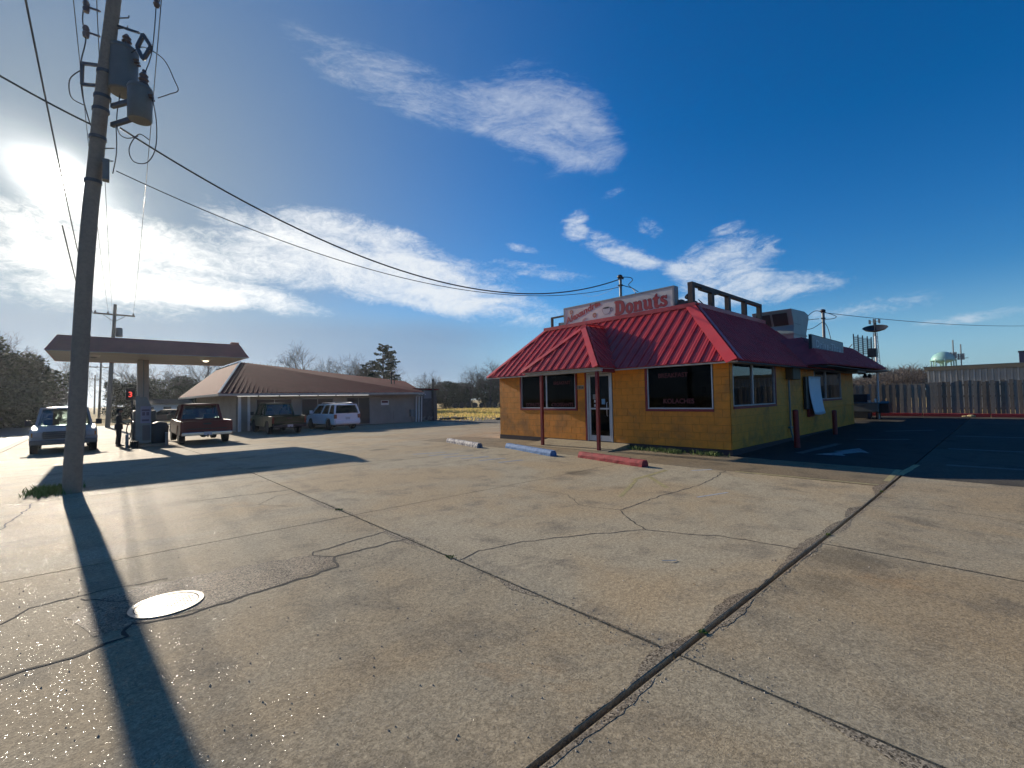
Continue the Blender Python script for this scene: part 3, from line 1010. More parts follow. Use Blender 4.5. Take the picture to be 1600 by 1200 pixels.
mb = MB(); mb.tube([front_pt(8.52, -.02, 1.0), front_pt(8.52, -.05, 1.03), front_pt(8.52, -.05, 1.4), front_pt(8.52, -.02, 1.43)], .012)
o = mb.build('handle', alu, dr, 40); o.data.transform(Matrix.Translation(-V((SX, SY, 0))))
paper = pbr('sticker paper', (.55, .55, .52), .6, space='World')
bluep = pbr('blue sticker', (.16, .34, .50), .5, space='World')
for u, z, wd, hh, m_ in ((9.02, 1.52, .18, .16, pbr('grey notice', (.20, .21, .21), .6)), (9.0, 1.42, .12, .08, paper), (9.0, 1.29, .12, .07, paper), (8.70, 1.36, .13, .17, bluep)):
    mb = MB(); wbox(mb, front_pt, u - wd / 2, u + wd / 2, .024, .027, z, z + hh)
    o = mb.build('notice', m_, dr); o.data.transform(Matrix.Translation(-V((SX, SY, 0))))

# house number plates beside the door
plate_m = pbr('number plate', (.42, .38, .30), .6, space='World')
num_m = pbr('number black', (.03, .025, .02), .6, space='World')
for i, ch in enumerate('3806'):
    u = 9.70 - i * .075
    mb = MB(); wbox(mb, front_pt, u - .034, u + .034, -.010, -.004, 1.86, 1.985)
    pl = mb.build('number_plate', plate_m, shop, world=True)
    me = text_mesh(ch, .12, num_m, .001, .004)
    place_text('lettering', me, pl, (SX - .0125, u, 1.875), ROT_FRONT)


# ---------------- ribbed metal roof
def clip(poly, axis, val, keep_greater):
    out = []
    for i in range(len(poly)):
        a, b = poly[i], poly[(i + 1) % len(poly)]
        ia = (a[axis] >= val) if keep_greater else (a[axis] <= val)
        ib = (b[axis] >= val) if keep_greater else (b[axis] <= val)
        if ia: out.append(a)
        if ia != ib:
            t = (val - a[axis]) / (b[axis] - a[axis])
            out.append((a[0] + (b[0] - a[0]) * t, a[1] + (b[1] - a[1]) * t))
    return out


def vrange(poly, u):
    vs = []
    for i in range(len(poly)):
        a, b = poly[i], poly[(i + 1) % len(poly)]
        if (a[0] - u) * (b[0] - u) <= 0 and abs(a[0] - b[0]) > 1e-9:
            t = (u - a[0]) / (b[0] - a[0]); vs.append(a[1] + (b[1] - a[1]) * t)
    return (min(vs), max(vs)) if len(vs) >= 2 else None


def ribbed(pts, parent, width=.305, start=0.0, mat=red_roof):
    """pts: corners of one flat slope, the first edge along the eave; one panel object per sheet, ribs included"""
    o = V(pts[0]); U = (V(pts[1]) - o).normalized()
    N = U.cross(V(pts[-1]) - o).normalized()
    if N.z < 0: N = -N
    W = N.cross(U).normalized()
    if W.dot(V(pts[-1]) - o) < 0: W = -W
    poly = [((V(p) - o).dot(U), (V(p) - o).dot(W)) for p in pts]
    ulo, uhi = min(p[0] for p in poly), max(p[0] for p in poly)
    P3 = lambda u, v, h: o + U * u + W * v + N * h
    u = ulo + start
    while u < uhi:
        pc = clip(clip(poly, 0, u, True), 0, u + width, False) if True else None
        if len(pc) >= 3:
            mb = MB()
            n_ = len(pc)
            top = [P3(a, b, 0) for a, b in pc]; bot = [P3(a, b, -.02) for a, b in pc]
            fl = U.cross(W).dot(N) > 0
            mb.add(top, [tuple(range(n_)) if fl else tuple(reversed(range(n_)))])
            mb.add(top + bot, [(i, n_ + i, n_ + (i + 1) % n_, (i + 1) % n_) for i in range(n_)])
            for du, wd, h in ((.03, .042, .034), (width * .40, .022, .009), (width * .70, .022, .009)):
                q = u + du
                r = vrange(poly, q); r2 = vrange(poly, q + wd)
                if not r or not r2: continue
                a0, a1, b0, b1 = r[0], r[1], r2[0], r2[1]
                if a1 - a0 < .03 or b1 - b0 < .03: continue
                s = wd * .2
                vs = [P3(q, a0, .001), P3(q + s, a0, h), P3(q + wd - s, b0, h), P3(q + wd, b0, .001),
                      P3(q, a1, .001), P3(q + s, a1, h), P3(q + wd - s, b1, h), P3(q + wd, b1, .001)]
                mb.add(vs, [(0, 1, 5, 4), (1, 2, 6, 5), (2, 3, 7, 6), (3, 2, 1, 0), (4, 5, 6, 7)])
            mb.build('roof_panel', mat, parent, world=True)
        u += width
    return N


def flashing(p, q, sides, parent, mat=red_roof, name='hip_flashing', lift=.042, th=.012):
    """folded metal strip over a hip: one leaf per adjoining slope (inward direction, normal, width)"""
    p, q = V(p), V(q); mb = MB()
    d = (q - p).normalized()
    for inw, N, wd in sides:
        inw = V(inw); inw = (inw - d * inw.dot(d)); inw = (inw - N * inw.dot(N)).normalized()
        a = [p + N * lift, q + N * lift, q + inw * wd + N * lift, p + inw * wd + N * lift]
        mb.prism(a, N * th)
    return mb.build(name, mat, parent, world=True)


EZ, TZ = 2.43, 4.34
E0, E1, E2, E3 = V((11.40, 4.45, EZ)), V((11.40, 14.0, EZ)), V((20.2, 14.0, EZ)), V((20.2, 4.45, EZ))
T0, T1, T2, T3 = V((13.5, 6.47, TZ)), V((13.5, 12.7, TZ)), V((19.0, 12.7, TZ)), V((19.0, 6.47, TZ))
NF = ribbed([E0, E1, T1, T0], shop)
NS = ribbed([E0, E3, T3, T0], shop, .2)
mb = MB(); mb.add([E1, E2, T2, T1], [(0, 1, 2, 3)]); mb.build('roof_slope', red_roof, shop, world=True)
mb = MB(); mb.add([E3, E2, T2, T3], [(3, 2, 1, 0)]); mb.build('roof_slope', grey_metal, shop, world=True)
mb = MB(); mb.box((13.5, 6.47, TZ - .12), (19.0, 12.7, TZ - .02)); mb.build('flat_roof', grey_metal, shop, world=True)
flashing(E0, T0, [((0, 1, 0), NF, .27), ((1, 0, 0), NS, .14)], shop)
NL = (E2 - E1).cross(T1 - E1).normalized(); NL = NL if NL.z > 0 else -NL
flashing(E1, T1, [((0, -1, 0), NF, .16), ((1, 0, 0), NL, .1)], shop)
# cap strips along the top edge
mb = MB(); mb.prism([(13.38, 6.42, TZ - .06), (13.38, 12.75, TZ - .06), (13.38, 12.75, TZ + .07), (13.38, 6.42, TZ + .07)], (.16, 0, 0)); mb.build('roof_cap', red_roof, shop, world=True)
mb = MB(); mb.prism([(13.545, 6.36, TZ - .06), (19.05, 6.36, TZ - .06), (19.05, 6.36, TZ + .07), (13.545, 6.36, TZ + .07)], (0, .16, 0)); mb.build('roof_cap', red_roof, shop, world=True)
# pale eave trim and soffit
trim = pbr('eave trim', (.42, .39, .34), .6, var=.2, vscale=4, space='World')
mb = MB(); mb.box((11.40, 4.47, EZ - .055), (11.44, 13.98, EZ - .024)); mb.build('eave_trim', trim, shop, world=True)
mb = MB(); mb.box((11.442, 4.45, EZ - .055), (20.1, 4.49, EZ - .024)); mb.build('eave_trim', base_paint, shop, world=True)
mb = MB(); mb.box((11.445, 4.495, EZ - .04), (SX - .002, 13.97, EZ - .026)); mb.box((SX - .001, 4.495, EZ - .04), (24.7, SY - .002, EZ - .026))
mb.build('soffit', trim, shop, world=True)

# hipped porch roof over the door, on two red posts
PZ = 2.47
A_, B_, K_ = V((10.6, 7.97, PZ)), V((10.6, 11.2, PZ)), V((12.07, 9.57, 3.98))
porch = []
NP = ribbed([A_, B_, K_], shop, .305, .02)
NR = ribbed([A_, V((11.45, 7.97, PZ)), V((13.08, 9.57, 3.98)), K_], shop, .305, .1)
NLp = ribbed([B_, V((11.45, 11.2, PZ)), V((13.08, 9.57, 3.98)), K_], shop, .305, .1)
flashing(A_, K_, [((0, 1, 0), NP, .17), ((1, 0, 0), NR, .06)], shop)
flashing(B_, K_, [((0, -1, 0), NP, .16), ((1, 0, 0), NLp, .16)], shop)
mb = MB(); mb.bar(K_ + V((-.05, 0, .045)), V((13.1, 9.57, 4.03)), .16, .03); mb.build('ridge_cap', red_roof, shop, world=True)
mb = MB(); mb.box((10.62, 8.0, PZ - .05), (11.43, 11.17, PZ - .03)); mb.build('soffit', trim, shop, world=True)
mb = MB(); mb.box((10.72, 7.99, PZ - .13), (10.82, 11.1, PZ - .052)); mb.build('porch_beam', trim, shop, world=True)
mb = MB(); mb.box((10.87, 7.99, PZ - .16), (11.42, 8.07, PZ - .052)); mb.build('porch_beam', red_paint, shop, world=True)
mb = MB(); mb.box((10.95, 9.6, PZ - .12), (11.07, 10.9, PZ - .052)); mb.build('strip_light', white_paint, shop, world=True)
for x, y in ((10.78, 10.42), (10.72, 8.12)):
    mb = MB(); mb.box((x - .042, y - .042, gz(x, y) - .05), (x + .042, y + .042, PZ - .135)); mb.box((x - .08, y - .08, gz(x, y) - .02), (x + .08, y + .08, gz(x, y) + .012))
    mb.build('post', red_paint, shop, world=True)
# sloping concrete stoop at the door
mb = MB()
prof = [(10.62, gz(10.6, 9) + .012), (11.735, .185), (11.735, -.05), (10.62, -.05)]
mb.prism([V((x, 7.75, z)) for x, z in prof], (0, 3.3, 0)); mb.build('doorstep', m_lot, shop, world=True)

# lower roof over the serving window, and the rear canopy
LZ, LT = 2.50, 3.50
a0, a1, b0, b1 = V((16.9, 3.9, LZ)), V((26.4, 3.9, LZ + .09)), V((17.9, 4.9, LT)), V((25.2, 4.9, LT))
NLr = ribbed([a0, a1, b1, b0], shop, .2)
mb = MB(); mb.add([a1, V((27.4, 6.5, LZ)), V((26.2, 6.5, LT)), b1], [(0, 1, 2, 3)])
mb.add([a0, b0, V((17.9, 6.0, LT)), V((16.9, 6.0, LZ))], [(0, 1, 2, 3)])
mb.add([b0 + V((0, 0, -.02)), b1 + V((0, 0, -.02)), V((26.2, 13.6, LT - .02)), V((17.9, 13.6, LT - .02))], [(0, 1, 2, 3)])
mb.build('roof_slope', red_roof, shop, world=True)
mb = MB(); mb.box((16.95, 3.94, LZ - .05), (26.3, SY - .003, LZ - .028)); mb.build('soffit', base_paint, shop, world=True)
silver = pbr('bare flashing', (.5, .5, .5), .35, .7, space='World')
mb = MB(); mb.bar(b1 + V((.05, -.05, .04)), V((25.85, 4.37, 3.06)), .06, .02); mb.build('hip_flashing', silver, shop, world=True)
c0, c1, c2, c3 = V((24.6, 4.2, 2.62)), V((28.6, 4.2, 2.70)), V((28.0, 5.0, 3.22)), V((25.0, 5.0, 3.4))
ribbed([c0, c1, c2, c3], shop, .2)
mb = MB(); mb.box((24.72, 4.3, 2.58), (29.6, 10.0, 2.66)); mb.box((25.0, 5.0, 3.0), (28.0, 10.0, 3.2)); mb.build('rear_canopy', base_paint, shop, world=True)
mb = MB(); mb.box((29.35, 9.7, .2), (29.5, 9.85, 2.58)); mb.build('post', red_paint, shop, world=True)

# parcel shelf and boxes seen through the glass
blue_card = pbr('blue card', (.05, .14, .30), .5, space='World')
pale_card = pbr('pale box', (.28, .25, .20), .6, space='World')
t_ = thing('poster_board', 'blue poster standing inside the large front window by its left edge', 'poster', (SX + .3, 6.85, 1.2))
mb = MB(); mb.box((0, -.17, 0), (.02, .22, .42)); mb.build('board', blue_card, t_)
mb = MB(); mb.box((-.006, -.12, .05), (-.001, .12, .1)); mb.box((-.006, -.14, .30), (-.001, .06, .36)); mb.build('print', paper, t_)
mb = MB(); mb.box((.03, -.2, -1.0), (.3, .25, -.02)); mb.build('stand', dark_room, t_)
t_ = thing('display_rack', 'pale display rack with shelves inside the front window beside the corner', 'rack', (SX + .33, 5.5, .2))
mb = MB()
for z in (1.05, 1.25, 1.42, 1.62): mb.box((0, -.19, z), (.28, .19, z + .02))
for y in (-.2, .19): mb.box((0, y, 0), (.28, y + .012, 1.64))
mb.build('shelf_frame', pale_card, t_)
mb = MB(); mb.box((.05, -.16, 1.27), (.2, .13, 1.38)); mb.box((.05, -.15, 1.07), (.2, .1, 1.2)); mb.build('carton', pale_card, t_)
t_ = thing('cash_desk', 'white box on a counter behind the left front window', 'counter', (SX + 1.0, 11.4, .2))
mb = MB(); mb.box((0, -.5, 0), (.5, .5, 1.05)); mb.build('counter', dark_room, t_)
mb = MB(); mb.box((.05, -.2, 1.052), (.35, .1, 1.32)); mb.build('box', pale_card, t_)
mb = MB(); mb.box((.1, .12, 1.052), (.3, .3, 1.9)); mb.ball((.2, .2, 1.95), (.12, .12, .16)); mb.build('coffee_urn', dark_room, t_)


# ================================================================== THINGS ON AND ROUND THE SHOP
sign_white = pbr('sign face', (.70, .66, .58), .45, var=.1, vscale=3, dirt=(.5, .47, .41), dscale=1.5, damt=.5, space='World')
sign_red = pbr('sign red', (.36, .022, .03), .5, space='World')
sign_dark = pbr('sign outline', (.10, .012, .015), .5, space='World')
sign_frame_m = pbr('sign casing', (.27, .27, .26), .5, .3, var=.15, space='World')
tan_ink = pbr('sign doughnut', (.42, .17, .06), .6, space='World')
pink_ink = pbr('sign pink', (.55, .26, .24), .6, space='World')
black_ink = pbr('sign black', (.03, .02, .02), .6, space='World')
cup_ink = pbr('sign cup', (.56, .55, .54), .5, space='World')
cup_line = pbr('sign cup outline', (.30, .20, .19), .5, space='World')

XS = 13.62
rsn = thing('roof_sign', 'long white roof sign reading Alexandria Donuts in red letters', 'sign', (XS, 9.5, 4.36))
mb = MB(); mb.box((XS + .02, 7.2, 4.37), (XS + .27, 11.86, 5.11)); casing = mb.build('casing', sign_frame_m, rsn, world=True)
mb = MB(); mb.box((XS - .004, 7.26, 4.43), (XS + .018, 11.80, 5.05)); face = mb.build('face_panel', sign_white, rsn, world=True)
mb = MB()
for a, b in (((7.2, 4.37), (11.86, 4.428)), ((7.2, 5.052), (11.86, 5.11))):
    mb.box((XS - .012, a[0], a[1]), (XS + .0195, b[0], b[1]))
for a in (7.2, 11.803): mb.box((XS - .012, a, 4.429), (XS + .0195, a + .057, 5.051))
mb.build('trim', sign_frame_m, rsn, world=True)
for y in (7.9, 9.5, 11.2):
    mb = MB(); mb.box((XS + .1, y, 4.1), (XS + .18, y + .08, 4.369)); mb.build('bracket', dark_metal, rsn, world=True)


def flat_shape(spl, mat, ext=.002, name='emblem'):
    cu_ = bpy.data.curves.new('shape', 'CURVE'); cu_.dimensions = '2D'; cu_.fill_mode = 'BOTH'; cu_.extrude = ext
    for pts in spl:
        s = cu_.splines.new('POLY'); s.points.add(len(pts) - 1); s.use_cyclic_u = True
        for p, q in zip(s.points, pts): p.co = (q[0], q[1], 0, 1)
    o = bpy.data.objects.new('shape', cu_); COL.objects.link(o)
    me = bpy.data.meshes.new_from_object(o.evaluated_get(bpy.context.evaluated_depsgraph_get()))
    bpy.data.objects.remove(o); bpy.data.curves.remove(cu_)
    me.materials.clear(); me.materials.append(mat)
    return me


def circ(cx, cy, rx, ry=None, n=28, a0=0, a1=2 * pi, jit=0):
    ry = ry or rx
    return [(cx + rx * cos(a0 + (a1 - a0) * k / n) * (1 + jit * sin(7 * k)), cy + ry * sin(a0 + (a1 - a0) * k / n) * (1 + jit * sin(7 * k))) for k in range(n)]


def sm(pts, it=2):
    """round off a closed polygon"""
    for _ in range(it):
        q = []
        for i in range(len(pts)):
            a, b = pts[i], pts[(i + 1) % len(pts)]
            q += [(a[0] * .78 + b[0] * .22, a[1] * .78 + b[1] * .22), (a[0] * .22 + b[0] * .78, a[1] * .22 + b[1] * .78)]
        pts = q
    return pts


# fat rounded slab letters, unit x-height about .7
LET = {
    'D': ([sm([(0, 0), (.52, 0), (.80, .14), (.90, .5), (.80, .86), (.52, 1), (0, 1), (0, .86), (.10, .82), (.10, .18), (0, .14)], 2),
           sm([(.40, .16), (.54, .22), (.60, .5), (.54, .78), (.40, .84)], 2)], .94),
    'o': ([circ(.32, .34, .32, .36), circ(.32, .34, .085, .20)], .66),
    'n': ([sm([(0, 0), (.36, 0), (.36, .11), (.31, .13), (.31, .44), (.37, .5), (.42, .44), (.42, .13), (.38, .11), (.38, 0), (.74, 0), (.74, .11), (.67, .13), (.67, .52), (.58, .68), (.42, .70), (.31, .60), (.30, .68), (0, .68), (0, .57), (.07, .55), (.07, .13), (0, .11)], 1)], .77),
    'u': ([sm([(0, .68), (0, .57), (.07, .55), (.07, .18), (.16, .02), (.32, -.01), (.43, .08), (.44, .0), (.74, .0), (.74, .11), (.67, .13), (.67, .68), (.36, .68), (.36, .57), (.43, .55), (.43, .24), (.37, .18), (.31, .24), (.31, .68)], 1)], .77),
    't': ([sm([(.10, .56), (.0, .56), (.0, .66), (.14, .72), (.22, .90), (.36, .92), (.36, .68), (.50, .68), (.50, .56), (.36, .56), (.36, .20), (.42, .15), (.52, .20), (.52, .06), (.38, -.03), (.20, -.01), (.10, .12)], 1)], .54),
    's': ([sm([(.02, .0), (.10, .04), (.30, -.02), (.50, .06), (.55, .22), (.48, .36), (.26, .46), (.26, .54), (.36, .56), (.42, .46), (.51, .46), (.51, .70), (.43, .70), (.40, .66), (.24, .71), (.07, .64), (.02, .48), (.09, .34), (.31, .25), (.31, .15), (.20, .12), (.11, .26), (.02, .26)], 1)], .60),
}
hgt = .50
wd_total = sum(LET[c][1] for c in 'Donuts')
sc = 2.06 / wd_total
u = 0.0
for c_ in 'Donuts':
    spl, adv = LET[c_]
    for grow, mat, dx in ((.030, sign_dark, -.0055), (0, sign_red, -.0085)):
        shp = []
        for k, pts in enumerate(spl):
            cx = sum(p[0] for p in pts) / len(pts); cy = sum(p[1] for p in pts) / len(pts)
            g_ = grow if k == 0 else -grow * .8
            q = []
            for x, y in pts:
                d = math.hypot(x - cx, y - cy) or 1
                q.append(((x + (x - cx) / d * g_) * sc, (y + (y - cy) / d * g_) * hgt))
            shp.append(q)
        me = flat_shape(shp, mat, .0012)
        place_text('letter', me, face, (XS + dx, 9.47 - u, 4.475 + u * .013), ROT_FRONT)
    u += adv * sc
me = text_mesh('Alexandria', .34, sign_red, .002, .014, align='LEFT', spacing=1.0, shear=.15)
wid_ = max(v.co.x for v in me.vertices)
me.transform(Matrix.Diagonal((1.74 / wid_, .92, 1, 1)))
place_text('lettering', me, face, (XS - .007, 11.73, 4.47), ROT_FRONT, Matrix.Rotation(radians(16.5), 4, 'Z'))
for y, z, r, m_ in ((11.47, 4.90, .085, tan_ink), (10.36, 4.62, .09, tan_ink)):
    place_text('emblem', flat_shape([circ(0, 0, r, jit=.05), circ(0, 0, r * .62)], m_, .0015), face, (XS - .006, y, z), ROT_FRONT)
    place_text('emblem', flat_shape([circ(0, 0, r * .55), circ(0, 0, r * .22)], pink_ink, .0015), face, (XS - .006, y, z), ROT_FRONT)
place_text('emblem', flat_shape([sm([(-.12, -.03), (-.05, .06), (.05, .08), (.13, .06), (.05, .03), (-.02, -.02), (.0, -.08), (-.09, -.09)], 2)], pink_ink, .0015), face, (XS - .006, 10.83, 4.50), ROT_FRONT)
place_text('emblem', flat_shape([sm([(-.22, .10), (.16, .10), (.17, -.02), (.08, -.15), (-.12, -.15), (-.21, -.02)], 2)], cup_line, .001), face, (XS - .0055, 9.80, 4.72), ROT_FRONT)
place_text('emblem', flat_shape([sm([(-.20, .09), (.14, .09), (.15, -.02), (.07, -.135), (-.11, -.135), (-.19, -.02)], 2)], cup_ink, .0012), face, (XS - .0075, 9.80, 4.72), ROT_FRONT)
place_text('emblem', flat_shape([circ(-.03, .09, .15, .03)], black_ink, .001), face, (XS - .0105, 9.80, 4.72), ROT_FRONT)
place_text('emblem', flat_shape([circ(.19, .0, .075), circ(.19, .0, .045)], cup_line, .001), face, (XS - .0055, 9.80, 4.72), ROT_FRONT)

# bare timber frame of a second roof sign
fr = thing('empty_signboard', 'empty dark timber sign frame with five posts along the side roof edge', 'sign frame', (16.4, 6.62, TZ + .03))
mb = MB(); mb.box((13.55, 6.56, 5.00), (19.3, 6.72, 5.10)); mb.build('rail', rust_wood, fr, world=True)
mb = MB(); mb.box((13.55, 6.56, TZ + .071), (19.3, 6.72, TZ + .15)); mb.build('rail', rust_wood, fr, world=True)
mb = MB(); mb.box((14.2, 6.565, 4.94), (15.4, 6.70, 4.998)); mb.build('batten', rust_wood, fr, world=True)
for x in (13.55, 14.92, 16.22, 17.66, 19.14):
    mb = MB(); mb.box((x, 6.565, TZ + .151), (x + .17, 6.715, 4.999 if not 14.2 < x < 15.4 else 4.939)); mb.build('post', rust_wood, fr, world=True)
# rusty left-hand bit of frame and small box at the far end of the big sign
fr = thing('sign_bracket', 'small rusty steel frame at the far end of the roof sign', 'bracket', (13.7, 12.3, TZ))
mb = MB(); mb.box((13.66, 12.52, TZ + .07), (13.74, 12.60, 4.80)); mb.box((13.66, 11.9, 4.80), (13.74, 12.60, 4.86)); mb.build('frame', rust_wood, fr, world=True)
mb = MB(); mb.box((13.68, 11.98, TZ + .07), (13.85, 12.2, 4.58)); mb.build('junction_box', grey_metal, fr, world=True)

# floodlight and control box on the roof corner
fl = thing('roof_floodlight', 'dark floodlight and control box on the near roof corner', 'floodlight', (13.75, 6.75, TZ))
mb = MB(); mb.box((13.62, 6.78, TZ + .07), (13.9, 7.12, 4.55)); mb.box((13.62, 6.56, TZ + .075), (13.86, 6.77, 4.52)); mb.build('control_box', dark_metal, fr if False else fl, world=True)
mb = MB(); mb.lathe([(.05, -.07), (.09, 0), (.11, .07)], 14, (13.7, 6.80, 4.68), M=Matrix.Rotation(radians(70), 4, 'Y') @ Matrix.Rotation(radians(30), 4, 'X')); mb.tube([(13.72, 6.8, 4.55), (13.72, 6.8, 4.66)], .02, 6); mb.build('lamp_head', dark_metal, fl, 40, world=True)
mb = MB(); mb.box((13.6, 6.95, 4.555), (13.8, 7.10, 4.62)); mb.build('lamp_head', dark_metal, fl, world=True)
mb = MB(); mb.tube([(13.8, 6.5, 4.55), (14.1, 6.5, 4.46), (14.5, 6.5, 4.43), (15.0, 6.5, 4.45), (15.6, 6.5, 4.42)], .016, 6); mb.build('cable', dark_metal, fl, 40, world=True)

# big grey-green exhaust hood behind the roof
hood_m = pbr('grey green sheet metal', (.24, .295, .285), .5, .2, var=.1, vscale=2, dirt=(.18, .22, .21), dscale=1, damt=.5, space='World')
hd = thing('rooftop_cooler', 'large grey-green sheet-metal rooftop cooler with dark louvred openings', 'cooler', (21.1, 6.3, 3.4))
x0, x1, ya, yb = 20.0, 22.2, 5.75, 7.2
mb = MB()
# side view (x,z): the hood leans forward over its base
prof = [(20.25, 3.3), (21.75, 3.3), (21.85, 4.05), (22.25, 4.72), (22.2, 4.88), (21.7, 4.97), (20.0, 4.90), (20.28, 4.30), (20.2, 3.95)]
mb.prism([V((x, ya, z)) for x, z in prof], (0, yb - ya, 0)); mb.build('casing', hood_m, hd, world=True, bevel=.015)
open_m = pbr('dark opening', (.02, .025, .03), .6)
for a, b in ((5.92, 6.45), (6.53, 7.05)):
    mb = MB(); mb.add([V((20.05, a, 4.76)), V((20.05, b, 4.76)), V((20.262, b, 4.30)), V((20.262, a, 4.30))], [(0, 1, 2, 3)])
    lv = mb.build('opening', open_m, hd, world=True); lv.location.x = -.02
for k in range(5):
    pass
mb = MB(); mb.box((20.17, ya - .02, 3.93), (21.88, yb + .02, 3.98)); mb.build('flange', hood_m, hd, world=True)
mb = MB(); mb.box((20.24, ya - .004, 4.35), (21.2, ya - .002, 4.36)); mb.build('seam', dark_metal, hd, world=True)


# service masts with weatherheads
def mast(x, y, z0, z1, r, label, loops):
    m = thing('service_mast', label, 'service mast', (x, y, z0))
    mb_ = MB(); mb_.tube([(x, y, z0), (x, y, z1)], r, 10); mb_.build('pipe', grey_metal, m, 40, world=True)
    mb_ = MB(); mb_.ball((x - .03, y, z1 + .03), (.10, .11, .08)); mb_.box((x - .05, y - .07, z1 - .05), (x + .12, y + .07, z1 + .02)); mb_.build('weatherhead', dark_metal, m, 40, world=True)
    mb_ = MB(); mb_.box((x - .07, y - .07, z1 - .32), (x + .07, y + .07, z1 - .27)); mb_.build('clamp', dark_metal, m, world=True)
    for pts in loops:
        mb_ = MB(); mb_.tube(catmull(pts), .014, 5); mb_.build('lead_wire', dark_metal, m, 60, world=True)
    return m


def catmull(P, k=7):
    P = [V(p) for p in P]; out = []
    for i in range(len(P) - 1):
        p0, p1, p2, p3 = P[max(i - 1, 0)], P[i], P[i + 1], P[min(i + 2, len(P) - 1)]
        for j in range(k):
            t = j / k
            out.append(.5 * ((2 * p1) + (p2 - p0) * t + (2 * p0 - 5 * p1 + 4 * p2 - p3) * t * t + (3 * p1 - p0 - 3 * p2 + p3) * t ** 3))
    out.append(P[-1])
    return out


mx, my = 14.6, 9.86
mast(mx, my, TZ - .1, 6.08, .052, 'steel service mast with weatherhead rising behind the long roof sign',
     [[(mx, my, 6.1), (mx + .2, my - .28, 6.06), (mx + .25, my - .36, 5.95), (mx + .2, my - .22, 5.8), (mx + .2, my - .35, 5.65), (mx + .1, my - .55, 5.45), (mx, my - .75, 5.2)],
      [(mx, my, 5.8), (mx + .1, my - .2, 5.72), (mx + .1, my - .45, 5.6), (mx, my - .75, 5.4)]])
nx_, ny_ = 23.4, 5.5
mast(nx_, ny_, LT - .05, 5.12, .06, 'steel service mast tangled with loose wires behind the drive thru sign',
     [[(nx_, ny_, 5.1), (nx_ - .3, ny_ + .2, 5.15), (nx_ - .7, ny_ + .35, 4.95), (nx_ - .9, ny_ + .5, 4.65), (nx_ - 1.1, ny_ + .55, 4.6), (nx_ - .6, ny_ + .4, 4.75), (nx_ - .2, ny_ + .1, 4.8)],
      [(nx_, ny_, 5.1), (nx_ + .4, ny_ - .15, 5.05), (nx_ + .8, ny_ - .3, 4.95), (nx_ + .5, ny_ - .25, 4.83), (nx_, ny_, 4.78)],
      [(nx_, ny_, 4.7), (nx_ - .4, ny_ + .3, 4.4), (nx_ - .9, ny_ + .45, 4.35), (nx_ - 1.1, ny_ + .55, 4.6)],
      [(nx_, ny_, 4.7), (nx_ + .25, ny_ - .1, 4.4), (nx_ + .45, ny_ - .2, 3.6)]])

# drive-through sign
ds = thing('drive_thru_sign', 'grey box sign lettered Drive Thru on the lower roof', 'sign', (19.5, 4.5, 2.98))
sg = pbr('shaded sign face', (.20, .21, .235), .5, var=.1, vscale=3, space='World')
mb = MB(); mb.box((17.45, 4.46, 2.97), (21.6, 4.54, 3.54)); mb.build('casing', dark_metal, ds, world=True)
mb = MB(); mb.box((17.49, 4.445, 3.01), (21.56, 4.458, 3.50)); dp = mb.build('face_panel', sg, ds, world=True)
me = text_mesh('Drive-Thru', .44, pbr('sign dim letters', (.46, .48, .50), .5, space='World'), .002, .012, spacing=1.25)
place_text('lettering', me, dp, (19.5, 4.441, 3.13), ROT_SIDE, Matrix.Diagonal((1.28, .8, 1, 1)))
me = text_mesh('Drive-Thru', .44, pbr('sign dark letters', (.06, .065, .08), .5, space='World'), .001, .016, spacing=1.25)
place_text('lettering', me, dp, (19.54, 4.444, 3.115), ROT_SIDE, Matrix.Diagonal((1.28, .8, 1, 1)))

# electricity meter box with conduit, on the side wall
mt = thing('meter_box', 'dark electric meter box with conduit on the side wall', 'meter box', (16.2, SY, 2.0))
mb = MB(); mb.box((15.9, SY - .22, 2.03), (16.62, SY - .003, 2.42)); mb.build('cabinet', pbr('brown box', (.075, .06, .035), .6, space='World'), mt, world=True, bevel=.015)
mb = MB(); mb.tube([(16.0, SY - .06, 2.029), (16.02, SY - .06, .5), (16.05, SY - .12, .12)], .028, 8); mb.build('conduit', grey_metal, mt, 40, world=True)
mb = MB(); mb.box((15.93, SY - .1, .5), (16.11, SY - .015, .56)); mb.build('strap', grey_metal, mt, world=True)

# menu board with a torn blue-white sheet curling off it
mnu = thing('menu_board', 'dark menu board on the side wall left of the serving window', 'menu board', (18.4, SY, .95))
mb = MB(); mb.box((17.58, SY - .10, 1.05), (19.0, SY - .021, 2.14)); mb.build('board', dark_metal, mnu, world=True, bevel=.01)
mb = MB(); mb.box((17.9, SY - .08, .78), (18.5, SY - .022, 1.04)); mb.build('bracket', red_paint, mnu, world=True)
sh = MB(); N1, N2 = 10, 6
for j in range(N1 + 1):
    t = j / N1
    for i in range(N2 + 1):
        s = i / N2
        sh.v.append(V((17.80 + 1.40 * s + .30 * t * t, SY - .115 - .02 * sin(s * 3) - .08 * t ** 2.2 + .03 * s * t, 2.16 - 1.30 * t - .03 * t * sin(s * 3.1))))
sh.add([], [])
for j in range(N1):
    for i in range(N2):
        a = j * (N2 + 1) + i
        sh.f.append((a, a + 1, a + N2 + 2, a + N2 + 1)); sh.mi.append(0)
sheet_o = sh.build('hanging_sheet', pbr('blue white sheet', (.60, .68, .76), .5, var=.06, vscale=3, space='World'), None, 60)
md = sheet_o.modifiers.new('thickness', 'SOLIDIFY'); md.thickness = .006
tag(sheet_o, 'pale bluish-white sheet hanging loose and curling off the dark menu board', 'sheet')

